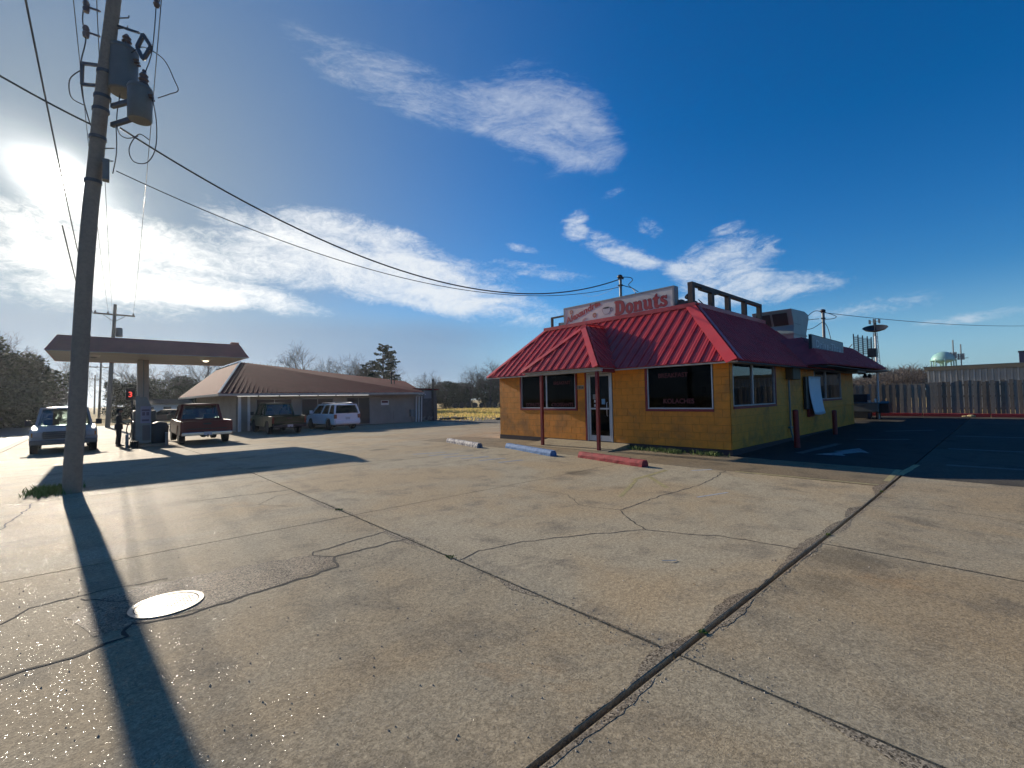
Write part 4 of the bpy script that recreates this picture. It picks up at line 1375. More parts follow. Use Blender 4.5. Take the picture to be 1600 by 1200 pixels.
# guard posts in front of the side wall
for x, y, hh, lean, lab in ((14.42, 4.12, 1.05, -.06, 'red guard post leaning by the conduit on the side wall'), (19.0, 4.25, .84, -.02, 'red guard post below the serving window beyond the hanging sheet')):
    t_ = thing('bollard', lab, 'bollard', (x, y, gz(x, y)), group='red guard posts along the drive-through')
    mb = MB(); mb.tube([(0, 0, -.05), (lean, 0, hh - .03)], .075, 14); mb.build('pipe', red_paint, t_, 40)
    mb = MB(); mb.ball((lean, 0, hh - .03), (.075, .075, .04), 14, 6); mb.build('cap', red_paint, t_, 40)

# security lights under the far eave
t_ = thing('security_light', 'twin-headed security light under the far end of the side eave', 'floodlight', (24.9, 4.5, 2.4))
mb = MB(); mb.box((24.75, 4.42, 2.36), (24.95, 4.62, 2.53)); mb.build('bracket', dark_metal, t_, world=True)
for dx in (.0, .28):
    mb = MB(); mb.lathe([(.04, .09), (.075, 0), (.085, -.05)], 12, (24.9 + dx, 4.4 - dx * .4, 2.28), M=Matrix.Rotation(radians(25), 4, 'Y')); mb.tube([(24.9 + dx, 4.4 - dx * .4, 2.36), (24.85, 4.5, 2.42)], .015, 6)
    mb.build('lamp_head', dark_metal, t_, 40, world=True)
t_ = thing('eave_lamp', 'small grey box lamp under the eave above the right side of the serving window', 'lamp', (22.6, 4.3, 2.4))
mb = MB(); mb.box((22.0, 4.1, 2.36), (23.4, 4.5, 2.45)); mb.build('housing', grey_metal, t_, world=True, bevel=.01)

# grey low steel cooker on legs by the back corner
t_ = thing('steel_cooker', 'low grey steel box cooker on thin legs behind the shop', 'cooker', (28.3, 4.9, gz(28.3, 4.9)))
cz = gz(28.3, 4.9)
mb = MB(); mb.box((27.9, 4.45, .62), (28.9, 5.9, 1.06)); mb.build('box', grey_metal, t_, world=True, bevel=.02)
mb = MB(); mb.prism([(28.05, 4.10, .55), (28.8, 4.10, .55), (28.8, 4.10, 1.02), (28.45, 4.10, 1.12), (28.05, 4.10, 1.02)], (0, .34, 0)); mb.build('end_cap', dark_metal, t_, world=True)
mb = MB(); mb.box((27.86, 4.42, .57), (28.94, 5.94, .617)); mb.build('tray', dark_metal, t_, world=True)
for x, y in ((28.0, 4.55), (28.8, 4.55), (28.0, 5.7), (28.8, 5.7), (28.0, 4.75)):
    mb = MB(); mb.box((x - .03, y - .03, cz - .03), (x + .03, y + .03, .569)); mb.build('leg', dark_metal, t_, world=True)
t_ = thing('storage_box', 'dark box standing behind the grey steel cooker', 'box', (29.2, 5.6, gz(29.2, 5.6)))
mb = MB(); mb.box((29.0, 5.05, cz), (29.6, 6.1, 1.47)); mb.build('box_body', pbr('dark blue box', (.03, .04, .06), .6, space='World'), t_, world=True, bevel=.02)
mb = MB(); mb.tube([(29.1, 5.8, 1.47), (29.1, 5.6, 2.0)], .03, 6); mb.build('handle', dark_metal, t_, world=True)
for x, y, hh, lab in ((28.2, 4.62, .20, 'tall white bottle standing on the grey steel cooker'), (28.2, 4.86, .10, 'small white cup standing on the grey steel cooker')):
    t_ = thing('bottle' if hh > .15 else 'cup', lab, 'bottle' if hh > .15 else 'cup', (x, y, 1.062))
    mb = MB()
    if hh > .15: mb.lathe([(.05, 0), (.052, .15), (.022, .19), (.022, hh)], 12)
    else: mb.lathe([(.05, 0), (.065, hh - .01), (.06, hh)], 12)
    mb.build('body', white_paint, t_, 40)

# dish aerial on a pole, screen fence on the rear roof
t_ = thing('satellite_dish', 'large black dish aerial on a white pole behind the shop', 'satellite dish', (28.6, 4.56, gz(28.6, 4.56)))
mb = MB(); mb.tube([(28.6, 4.56, gz(28.6, 4.56)), (28.6, 4.56, 4.35)], .045, 10); mb.build('pole', white_paint, t_, 40, world=True)
M_ = Matrix.Rotation(radians(3), 4, 'X') @ Matrix.Rotation(radians(-22), 4, 'Y')
mb = MB(); mb.lathe([(.04, -.15), (.24, -.11), (.42, -.04), (.50, .04), (.51, .05), (.42, -.02), (.24, -.08), (.03, -.12)], 36, (28.6, 4.56, 4.72), M=M_); mb.build('dish', dark_metal, t_, 40, world=True)
mb = MB(); mb.tube([(28.6, 4.56, 4.3), (28.6, 4.56, 4.95)], .025, 6); mb.ball((28.6, 4.56, 4.97), .05, 8, 6); mb.build('feed_horn', dark_metal, t_, 40, world=True)
t_ = thing('roof_screen', 'wire-mesh screen with steel posts on the rear roof', 'screen', (28.0, 4.8, 3.2))
for i, y in enumerate((5.24, 5.06, 4.88, 4.70, 4.55)):
    mb = MB(); mb.box((27.5 - .02, y - .02, 3.1), (27.5 + .02, y + .02, 4.45 - i * .06)); mb.build('post', dark_metal, t_, world=True)
for i, (ya_, yb_) in enumerate(((5.22, 5.08), (5.04, 4.90), (4.86, 4.72), (4.68, 4.57))):
    mb = MB()
    for k in range(8):
        z = 3.55 + k * .10 - i * .06; mb.box((27.49, yb_, z), (27.51, ya_, z + .02))
    for k in range(4):
        y = yb_ + (ya_ - yb_) * (k + .5) / 4; mb.box((27.488, y - .005, 3.5 - i * .06), (27.512, y + .005, 4.33 - i * .06))
    mb.build('mesh_panel', grey_metal, t_, world=True)
mb = MB(); mb.tube([(27.5, 5.7, 3.45), (27.5, 5.3, 3.95)], .02, 6); mb.build('brace', dark_metal, t_, world=True)
mb = MB(); mb.box((27.3, 4.35, 3.25), (27.7, 4.66, 3.65)); mb.build('unit_box', dark_metal, t_, world=True)

# kerb stops
def paint_mix(name, a, b_):
    return pbr(name, a, .8, color2=b_, spec=.25, vscale=9, bump=.3, bscale=40)


stops = [((9.72, 14.25), (9.22, 11.75), paint_mix('flaking white paint', (.46, .45, .42), (.10, .10, .14)), 'kerb stop with flaking white paint and blue end, farthest from the shop corner'),
         ((9.78, 11.0), (9.15, 8.45), paint_mix('faded blue paint', (.07, .14, .29), (.11, .20, .36)), 'faded blue concrete kerb stop in front of the porch'),
         ((9.45, 7.75), (9.05, 5.6), paint_mix('chipped red paint', (.30, .045, .05), (.20, .035, .04)), 'chipped red concrete kerb stop in front of the large window')]
for (xa, ya_), (xb, yb_), m_, lab in stops:
    a, b = V((xa, ya_, 0)), V((xb, yb_, 0)); d = b - a
    mid = (a + b) / 2; z = gz(mid.x, mid.y)
    t_ = thing('kerb_stop', lab, 'kerb stop', (mid.x, mid.y, z), atan2(d.y, d.x), 'kerb stops in front of the shop')
    L = d.length / 2; r = random.Random(int(xa * 100)); mb = MB(); n_ = 14
    for i in range(n_ + 1):
        x = -L + 2 * L * i / n_
        for y, zz in ((-.105, -.02), (-.105, .07), (-.06, .145), (.06, .145), (.105, .07), (.105, -.02)):
            j = .006
            mb.v.append(V((x + (r.uniform(-j, j) if 0 < i < n_ else 0), y + r.uniform(-j, j), zz + r.uniform(-j, j))))
    for i in range(n_):
        for k in range(5):
            p = i * 6 + k; mb.f.append((p, p + 6, p + 7, p + 1)); mb.mi.append(0)
    mb.f += [(0, 1, 2, 3, 4, 5), tuple(n_ * 6 + k for k in (5, 4, 3, 2, 1, 0))]; mb.mi += [0, 0]
    mb.build('block', m_, t_)
    for x in (-L * .6, L * .6):
        mb = MB(); mb.lathe([(.014, .14), (.014, .155), (.008, .16)], 8, (x, 0, 0)); mb.build('steel_pin', dark_metal, t_)

# weeds along the foot of the front wall and at the utility pole
wg = pbr('weed green', (.14, .19, .045), .8, var=.35, vscale=20, space='World')


def weeds(name, spots, label, n, hmin, hmax, seed):
    r = random.Random(seed); mb = MB()
    for i in range(n):
        sx_, sy_, sr = spots[r.randrange(len(spots))]
        x, y = r.gauss(sx_, sr * .6), r.gauss(sy_, sr)
        z = gz(x, y) + .002; h_ = r.uniform(hmin, hmax); a = r.uniform(0, 6.28); wd = r.uniform(.004, .012)
        lx, ly = r.uniform(-.6, .6) * h_, r.uniform(-.6, .6) * h_
        p = V((x, y, z)); s = V((cos(a) * wd, sin(a) * wd, 0))
        mb.add([p - s, p + s, p + V((lx * .4, ly * .4, h_ * .6)) + s * .8, p + V((lx, ly, h_)), p + V((lx * .4, ly * .4, h_ * .6)) - s * .8], [(0, 1, 2, 3, 4)])
    tag(mb.build(name, wg), label, kind='stuff')


weeds('weeds', [(11.62, 6.9, .25), (11.55, 6.5, .2), (11.5, 6.2, .12), (11.62, 5.7, .25), (11.6, 7.4, .15), (11.6, 5.2, .1)], 'scrappy weeds along the foot of the front wall', 700, .03, .14, 4)
weeds('joint_weeds', [(x_ * .61 + 1.2, 1.462, .012) for x_ in range(3, 15, 5)] + [(2.67, 3.9 + y_ * 2.9, .03) for y_ in range(2)], 'tiny weeds rooted in the slab joints', 110, .008, .026, 14)
weeds('grass', [(-.65, 12.1, .22), (-.45, 12.35, .16), (-.75, 12.3, .15)], 'tuft of grass round the foot of the utility pole', 900, .04, .16, 9)

# small litter and leaves
lf = MB(); r = random.Random(21)
for i in range(45):
    x, y = r.uniform(2, 11.3), r.uniform(1.6, 9); s = r.uniform(.008, .022); a = r.uniform(0, 6.28); z = gz(x, y) + .006
    lf.add([V((x + s * cos(a), y + s * sin(a), z)), V((x + s * .4 * cos(a + 1.6), y + s * .4 * sin(a + 1.6), z + s * .1)), V((x - s * cos(a), y - s * sin(a), z)), V((x + s * .4 * cos(a - 1.6), y + s * .4 * sin(a - 1.6), z + s * .06))], [(0, 1, 2, 3)])
tag(lf.build('leaves', pbr('dead leaf', (.12, .075, .03), .8, var=.5, vscale=30, space='World')), 'scattered dead leaves on the lot', kind='stuff')
tw = MB(); tw.tube([(4.05, 2.35, .008), (4.1, 2.28, .012), (4.16, 2.26, .008)], .004, 5)
tag(tw.build('drinking_straw', white_paint), 'thin white straw lying on the bare slab', 'straw')


# ================================================================== FILLING STATION
can_red = pbr('canopy red', (.40, .18, .11), .5, var=.15, vscale=2, space='World')
can_under = pbr('canopy soffit', (.33, .31, .27), .6, var=.12, vscale=1.5, space='World')
GZ = -.30
cp = thing('gas_canopy', 'flat reddish-brown canopy on one column over the gas pumps', 'canopy', (1.85, 26.5, GZ))
cx0, cx1, cy0, cy1, cb, ct = -1.42, 5.15, 23.5, 29.3, 3.70, 4.30
ins = .32
B4 = [V((cx0, cy0, cb)), V((cx1, cy0, cb)), V((cx1, cy1, cb)), V((cx0, cy1, cb))]
T4 = [V((cx0 + ins, cy0 + ins, ct)), V((cx1 - ins, cy0 + ins, ct)), V((cx1 - ins, cy1 - ins, ct)), V((cx0 + ins, cy1 - ins, ct))]
for i in range(4):
    j = (i + 1) % 4
    mb = MB(); c_ = (B4[i] + B4[j] + T4[i] + T4[j]) / 4
    n_ = (B4[j] - B4[i]).cross(T4[i] - B4[i]).normalized() * .03
    mb.prism([B4[i], B4[j], T4[j], T4[i]], -n_); mb.build('fascia', can_red, cp, world=True)
mb = MB(); mb.box((cx0 + .04, cy0 + .04, cb + .01), (cx1 - .04, cy1 - .04, cb + .05)); mb.build('soffit', can_under, cp, world=True)
mb = MB(); mb.box((cx0 + ins + .05, cy0 + ins + .05, ct - .12), (cx1 - ins - .05, cy1 - ins - .05, ct - .04)); mb.build('deck', grey_metal, cp, world=True)
mb = MB(); mb.box((cx0 + .005, cy0 - .012, cb - .03), (cx1 - .005, cy0 + .03, cb - .001)); mb.build('edge_trim', can_under, cp, world=True)
mb = MB(); mb.box((4.5, 23.78, ct - .02), (4.8, 24.1, ct + .09)); mb.build('vent_cap', can_red, cp, world=True)
mb = MB(); mb.box((1.38, 27.1, GZ + .14), (1.80, 27.5, cb + .005)); mb.build('column', can_under, cp, world=True, bevel=.012)
mb = MB(); mb.tube([(1.60, 27.07, .8), (1.60, 27.07, cb)], .025, 6); mb.build('downpipe', grey_metal, cp, 40, world=True)
lamp_on = pbr('lit lamp lens', (.9, .85, .7), .4, emit=(1, .86, .6), estr=2.2)
for x, y in ((3.75, 25.3), (-.1, 25.3)):
    mb = MB(); mb.lathe([(.17, cb - .075), (.22, cb + .009)], 18, (x, y, 0)); h_ = mb.build('lamp_housing', white_paint, cp, 40, world=True)
    mb = MB(); mb.lathe([(.06, cb - .13), (.13, cb - .08)], 18, (x, y, 0)); o = mb.build('lamp_lens', lamp_on if x > 1 else grey_metal, cp, 40, world=True)

# pump island
isl = thing('pump_island', 'raised concrete island under the gas pumps', 'island', (1.75, 27.8, GZ))
mb = MB(); mb.box((1.05, 26.6, GZ - .05), (2.45, 29.6, GZ + .14)); mb.build('kerb', m_lot, isl, world=True, bevel=.03)
pump_m = pbr('pump casing', (.09, .095, .095), .4, .2, var=.15, vscale=6)
hose_m = black_rubber


def pump(x, y, lab):
    t = thing('gas_pump', lab, 'gas pump', (x, y, GZ + .14), group='gas pumps on the island')
    mb = MB(); mb.box((-.27, -.42, 0), (.27, .42, 1.02)); mb.build('cabinet', pump_m, t, bevel=.03)
    mb = MB(); mb.box((-.25, -.40, 1.022), (.25, .40, 1.52)); mb.build('display_head', pump_m, t, bevel=.03)
    for s in (-1, 1):
        mb = MB(); mb.box((s * .25 - .012, -.28, 1.12), (s * .25 + .012, .28, 1.42)); mb.build('display', pbr('pump display', (.22, .25, .24), .3) if s < 0 and 'pump display' not in MATS else MATS['pump display'], t)
        mb = MB(); mb.tube(catmull([(s * .28, -.3, 1.0), (s * .42, -.34, .95), (s * .5, -.38, .6), (s * .42, -.45, .22), (s * .36, -.3, .3), (s * .3, -.2, .75)]), .022, 6); mb.build('hose', hose_m, t, 60)
        mb = MB(); mb.tube([(s * .3, -.2, .72), (s * .3, -.2, .86), (s * .33, -.1, .94)], .03, 6); mb.build('nozzle', dark_metal, t)
        mb = MB(); mb.box((s * .285 - .015, -.3, .15), (s * .285 + .015, .3, .8)); mb.build('side_panel', grey_metal, t)
    return t


pump(1.55, 28.5, 'dark gas pump with looped hoses beside the standing person')
pump(1.95, 29.2, 'dark gas pump behind the poster board on the island')
# poster board with pitched top on the column
pb = thing('poster_stand', 'tall poster board with a pitched top strapped to the canopy column', 'poster board', (1.62, 26.98, GZ + .14))
mb = MB(); mb.prism([(-.30, 0, .05), (.26, 0, .05), (.26, 0, 1.75), (.08, 0, 2.15), (-.14, 0, 2.15), (-.16, 0, 2.22), (-.30, 0, 2.2)], (0, -.05, 0)); mb.build('board', grey_metal, pb)
mb = MB(); mb.box((-.13, -.056, .95), (.24, -.051, 1.72)); bp_ = mb.build('poster', pbr('blue grey poster', (.20, .22, .30), .6), pb)
mb = MB(); mb.box((-.09, -.06, 1.5), (.20, -.0565, 1.58)); mb.box((-.07, -.06, 1.3), (.03, -.0565, 1.46)); mb.box((.08, -.06, 1.3), (.18, -.0565, 1.46)); mb.box((-.08, -.06, 1.04), (.18, -.0565, 1.12)); mb.build('print', pbr('poster ink', (.08, .075, .12), .6), bp_)
mb = MB(); mb.box((-.06, -.056, .15), (.22, -.051, .85)); mb.build('panel', pbr('poster board lower', (.11, .10, .095), .6), pb)
tb = thing('trash_bin', 'dark tapered trash bin standing right of the gas pump column', 'trash bin', (2.2, 27.15, GZ + .14))
mb = MB(); mb.lathe([(.30, 0), (.36, .75), (.33, .80), (.28, .92), (.12, 1.0)], 16); mb.build('drum', pbr('bin plastic', (.028, .028, .027), .6, var=.2, vscale=5), tb, 40)
mb = MB(); mb.lathe([(.375, .70), (.375, .76)], 16); mb.build('rim', dark_metal, tb, 40)
for x, y, lab in ((1.0, 26.35, 'short white guard pipe at the left end of the pump island'), (2.4, 26.35, 'short white guard pipe at the right end of the pump island')):
    t_ = thing('guard_pipe', lab, 'bollard', (x, y, GZ))
    mb = MB(); mb.tube([(0, 0, -.05), (0, 0, .62)], .06, 10); mb.build('pipe', grey_metal, t_, 40)
    mb = MB(); mb.ball((0, 0, .62), (.06, .06, .03), 10, 4); mb.build('cap', white_paint, t_, 40)
bk = thing('washer_bucket', 'small dark bucket on the ground in front of the pump island', 'bucket', (1.25, 26.2, GZ))
mb = MB(); mb.lathe([(.12, 0), (.16, .32), (.17, .33), (.15, .33), (.11, .02)], 14); mb.build('pail', dark_metal, bk, 40)
mb = MB(); mb.tube(catmull([(-.16, 0, .32), (-.1, 0, .46), (0, 0, .5), (.1, 0, .46), (.16, 0, .32)]), .008, 5); mb.build('handle', grey_metal, bk, 40)

# lit price sign
ps = thing('price_sign', 'dark price sign with a lit red figure 3 behind the canopy column', 'sign', (1.0, 32.4, GZ))
mb = MB(); mb.box((1.17, 32.38, 1.92), (1.56, 32.50, 2.55)); mb.build('cabinet', dark_metal, ps, world=True)
for x in (1.4,):
    mb = MB(); mb.box((x, 32.42, GZ), (x + .08, 32.48, 1.919)); mb.build('post', dark_metal, ps, world=True)
led = pbr('red led', (.4, .02, .02), .5, emit=(1, .09, .06), estr=.8)
me = text_mesh('3', .40, led, .004, .006)
me.transform(Matrix(((1, 0, 0, 0), (0, 0, -1, 0), (0, 1, 0, 0), (0, 0, 0, 1))))
o = bpy.data.objects.new('figure', me); COL.objects.link(o); o.parent = ps; o.location = V((1.36, 32.37, 2.08)) - V((1.0, 32.4, GZ))

# ------------------------------------------------------------------ station shop
st_wall = pbr('station wall', (.28, .25, .205), .7, var=.12, vscale=1.5, dirt=(.2, .18, .15), dscale=.7, damt=.5, space='World')
st_roof = pbr('station roof red', (.115, .017, .018), .88, spec=.08, var=.2, vscale=1.5, space='World')
ss = thing('station_shop', 'low tan filling station shop with a wide dull red-brown roof', 'shop', (13.0, 35.6, GZ))
SWY = 35.6
mb = MB(); mb.box((7.0, SWY, GZ), (21.2, 52, 2.3)); mb.build('wall', st_wall, ss, world=True)
A, B, Cc, D, E_, F_ = V((5.8, 34.4, 2.27)), V((21.0, 34.4, 2.27)), V((24.0, 43, 3.6)), V((9.2, 45, 5.2)), V((5.8, 54, 2.27)), V((8.6, 52, 4.9))
G_ = V((24.0, 54, 2.3))
mb = MB(); mb.add([A, B, Cc, D, E_, F_, G_], [(0, 1, 3), (1, 2, 3), (0, 3, 5, 4), (3, 2, 6, 5), (4, 5, 6)]); mb.build('roof', st_roof, ss, world=True)
# sheet ribs on the front slope
mb = MB()
for i in range(1, 50):
    t = i / 50
    p, q = A.lerp(B, t), D.lerp(Cc, t)
    mb.bar(p + V((0, 0, .02)), q + V((0, 0, .02)), .05, .03)
mb.build('roof_rib', st_roof, ss, world=True)['kind'] = 'stuff'
mb = MB(); mb.bar(A + V((0, 0, .04)), D + V((0, 0, .05)), .12, .05); mb.build('hip_cap', silver, ss, world=True)
mb = MB(); mb.bar(F_ + V((0, 0, .04)), D + V((0, 0, .04)), .12, .05); mb.build('ridge_cap', silver, ss, world=True)
mb = MB(); mb.box((5.8, 34.38, 2.12), (21.0, 34.44, 2.262)); mb.box((5.78, 34.441, 2.12), (5.84, 54, 2.262)); mb.build('gutter', trim, ss, world=True)
mb = MB(); mb.box((5.9, 34.45, 2.16), (20.95, SWY - .002, 2.2)); mb.build('soffit', st_wall, ss, world=True)
tube_m = pbr('strip light tube', (.8, .8, .75), .4, emit=(1, .98, .9), estr=.42)
for i in range(7):
    x = 6.9 + i * 1.32
    mb = MB(); mb.box((x, 34.6, 2.07), (x + 1.2, 34.72, 2.155)); mb.build('strip_light', tube_m, ss, world=True)
for x in (7.05, 7.7):
    mb = MB(); mb.box((x, SWY - .5 if x < 7.5 else SWY - .02, GZ), (x + .16, SWY - .35 if x < 7.5 else SWY + .02, 2.155)); mb.build('post', white_paint, ss, world=True)
sw = pbr('station window frame', (.20, .20, .19), .5, space='World')
for x0, x1, z0, z1, nm in ((8.2, 10.6, .55, 1.9, 'window'), (14.6, 16.6, GZ + .02, 1.95, 'door'), (11.2, 13.6, .55, 1.9, 'window')):
    mb = MB(); mb.box((x0, SWY - .04, z0), (x1, SWY - .004, z1)); f_ = mb.build(nm, sw, ss, world=True)
    mb = MB(); mb.box((x0 + .07, SWY - .05, z0 + .07), ((x0 + x1) / 2 - .03, SWY - .041, z1 - .07)); mb.box(((x0 + x1) / 2 + .03, SWY - .05, z0 + .07), (x1 - .07, SWY - .041, z1 - .07))
    o = mb.build('pane', pbr('station glass', (.03, .033, .036), .35, spec=.2) if 'station glass' not in MATS else MATS['station glass'], f_); o.data.transform(Matrix.Translation(-V((13.0, 35.6, GZ))))
mb = MB(); mb.box((17.55, SWY - .03, 1.25), (18.25, SWY - .005, 1.65)); pl = mb.build('wall_sign', white_paint, ss, world=True)
mb = MB(); mb.box((17.62, SWY - .035, 1.44), (18.18, SWY - .031, 1.60)); o = mb.build('print', vinyl, pl); o.data.transform(Matrix.Translation(-V((13.0, 35.6, GZ))))
mb = MB(); mb.box((16.7, SWY - .03, .72), (21.18, SWY - .004, .76)); mb.box((18.7, SWY - .028, GZ), (18.75, SWY - .004, .719)); mb.build('wall_trim', st_wall, ss, world=True)
for i, x in enumerate((20.75, 21.02, 21.28)):
    mb = MB(); mb.tube([(x, 34.7 if i < 3 else 0, 2.1), (x, 35.3, 1.95), (x, 35.4, GZ)], .055, 8); mb.build('downpipe', white_paint, ss, 40, world=True)
mb = MB(); mb.box((20.2, 35.35, .2), (20.55, 35.59, .8)); mb.tube([(20.4, 35.5, GZ), (20.4, 35.5, .2)], .03, 6); mb.build('meter', grey_metal, ss, world=True)
# dark fenced lean-to at its right end
lt_ = thing('storage_shed', 'dark plank storage lean-to at the right end of the station shop', 'shed', (22.6, 36.6, GZ))
shed_m = pbr('dark shed board', (.085, .080, .078), .75, var=.25, vscale=4, space='World')
for i in range(12):
    x = 21.5 + i * .175
    mb = MB(); mb.box((x, 36.4 + (.01 if i % 2 else 0), GZ), (x + .165, 36.45 + (.01 if i % 2 else 0), 1.75)); mb.build('board', shed_m, lt_, world=True)
mb = MB(); mb.box((21.4, 36.52, GZ), (23.58, 42, 2.55)); mb.build('body', shed_m, lt_, world=True)
mb = MB(); mb.box((22.2, 36.44, 1.5), (23.0, 36.519, 2.45)); mb.build('panel', pbr('grey panel', (.2, .2, .21), .6, space='World'), lt_, world=True)
mb = MB(); mb.prism([(21.2, 36.3, 2.56), (23.7, 36.3, 2.50), (23.7, 36.3, 2.62), (21.2, 36.3, 2.72)], (0, 6, 0)); mb.build('roof', st_roof, lt_, world=True)
mb = MB(); mb.tube([(23.05, 36.25, GZ), (23.05, 36.25, 3.45)], .075, 8); mb.lathe([(.10, 3.3), (.12, 3.5)], 10, (23.05, 36.25, 0)); mb.build('flue_pipe', dark_metal, lt_, 40, world=True)
for x, y, z in ((20.3, 39, 4.2), (20.75, 39.3, 3.95)):
    t_ = thing('roof_vent', 'short dark vent pipe on the station roof' if x < 20.5 else 'shorter thin vent pipe beside the dark one on the station roof', 'vent pipe', (x, y, 2.9))
    mb = MB(); mb.tube([(0, 0, -.3), (0, 0, z - 2.9)], .06 if x < 20.5 else .04, 8); mb.build('pipe', dark_metal, t_, 40)
    mb = MB(); mb.lathe([(.09, z - 2.95), (.12, z - 2.9), (.04, z - 2.8)], 10); mb.build('cap', dark_metal, t_, 40)
jn = MB(); r = random.Random(5)
jt = thing('scrap_pile', 'small heap of pale scrap beside the storage lean-to', 'scrap', (22.3, 36.0, GZ))
for i in range(14):
    x, y, s = r.uniform(-.5, .6), r.uniform(-.3, .2), r.uniform(.05, .16)
    jn.bar((x - s, y, .02 + .3 * r.random()), (x + s, y + r.uniform(-.1, .1), .05 + .4 * r.random()), .04, .05)
jn.build('offcuts', grey_metal, jt)


# ------------------------------------------------------------------ vehicles
def arch(cy, r, zb, n=9):
    """wheel-arch outline from front to back at the underside"""
    return [(cy + r * cos(a), zb + max(0.0, r * sin(a) - (zb - .34) * 0)) for a in [pi * k / n for k in range(n + 1)]]


lamp_red = pbr('tail lamp', (.12, .008, .009), .3)
lamp_clear = pbr('head lamp', (.30, .31, .32), .2)
chrome = pbr('chrome', (.55, .56, .57), .18, .9)
tyre_m = pbr('tyre', (.018, .018, .018), .8)
rim_m = pbr('wheel rim', (.35, .36, .37), .35, .7)
plate_w = pbr('licence plate', (.50, .52, .54), .5)
trim_b = pbr('black trim', (.02, .02, .021), .5)
seat_m = pbr('seat cloth', (.05, .05, .055), .9)
WHEEL = {}


def wheel(parent, x, y, r, wd, side):
    key = (round(r, 3), round(wd, 3))
    if key not in WHEEL:
        M_ = Matrix.Rotation(pi / 2, 4, 'Y')
        t = MB(); t.lathe([(r * .62, -wd / 2), (r * .93, -wd / 2), (r, -wd * .35), (r, wd * .35), (r * .93, wd / 2), (r * .62, wd / 2)], 22, M=M_)
        q = MB(); q.lathe([(r * .61, -wd * .42), (r * .60, wd * .30), (r * .52, wd * .34), (r * .45, wd * .15), (r * .15, wd * .22), (r * .12, wd * .40), (r * .05, wd * .42)], 22, M=M_)
        for k in range(6):
            a = pi * k / 3
            q.bar((wd * .24, cos(a) * r * .12, sin(a) * r * .12), (wd * .26, cos(a) * r * .55, sin(a) * r * .55), .035, .06, up=(1, 0, 0))
        WHEEL[key] = (t.mesh('tyre', tyre_m, 40), q.mesh('rim', rim_m, 40))
    tm, qm = WHEEL[key]
    h = bpy.data.objects.new('wheel', None); COL.objects.link(h); h.parent = parent; h.location = (x, y, r); h.empty_display_size = .1
    link_mesh('tyre', tm, h)
    link_mesh('rim', qm, h, rot=(0, 0, 0 if side > 0 else pi))
    return h


def side_profile(mb, outline, x0, x1, taper=0.0):
    """extrude a (y,z) side outline across the car, rounding the plan a little"""
    mb.prism([V((x0, y, z)) for y, z in outline], (x1 - x0, 0, 0))


def shape_body(o, L, Wd, belt, tumble=.10, nose=.10, tail=.05):
    """curve the plan at nose and tail and lean the flanks in above and below the belt line"""
    for v in o.data.vertices:
        x, y, z = v.co
        f = 1.0
        if z > belt * .75: f -= tumble * .5 * (z - belt * .75)
        if z < .5: f -= .06 * (.5 - z) / .3
        if y > L * .80: f -= nose * ((y - L * .80) / (L * .20)) ** 2
        if y < L * .08: f -= tail * ((L * .08 - y) / (L * .08)) ** 2
        v.co.x = x * f


def body_outline(L, top, zb, wheels, r):
    """closed (y,z) outline: top line from tail to nose, then underside with wheel arches from nose to tail"""
    pts = list(top)
    for cy in sorted(wheels, reverse=True):
        ra = r * 1.17
        k0 = math.asin(min(1, max(0, (zb - r) / ra))) if zb > r else 0
        for k in range(10):
            a = k0 + (pi - 2 * k0) * k / 9
            pts.append((cy + ra * cos(a), r + ra * sin(a)))
    pts.append((0.02, zb))
    return pts


def slice_body(parent, name, outline, W, mat, L, belt, tumble=.10, nose=.10, tail=.07, bevel=.055):
    """car flank built as full-width prism subdivided across so the plan can be curved"""
    mb = MB(); n = len(outline); xs_ = [-W / 2, -W / 2 * .55, 0, W / 2 * .55, W / 2]
    for x in xs_:
        for y, z in outline: mb.v.append(V((x, y, z)))
    for i in range(len(xs_) - 1):
        for k in range(n):
            a, b = i * n + k, i * n + (k + 1) % n
            mb.f.append((a, b, b + n, a + n)); mb.mi.append(0)
    mb.f.append(tuple(reversed(range(n)))); mb.mi.append(0)
    mb.f.append(tuple((len(xs_) - 1) * n + k for k in range(n))); mb.mi.append(0)
    for v in mb.v:
        fx = abs(v.x) / (W / 2)
        if v.y > L * .85: v.y -= nose * .9 * fx ** 2
        if v.y < L * .12: v.y += tail * .9 * fx ** 2
    o = mb.build(name, mat, parent, 28, bevel=bevel)
    shape_body(o, L, W, belt, tumble, nose * .5, tail * .5)
    return o


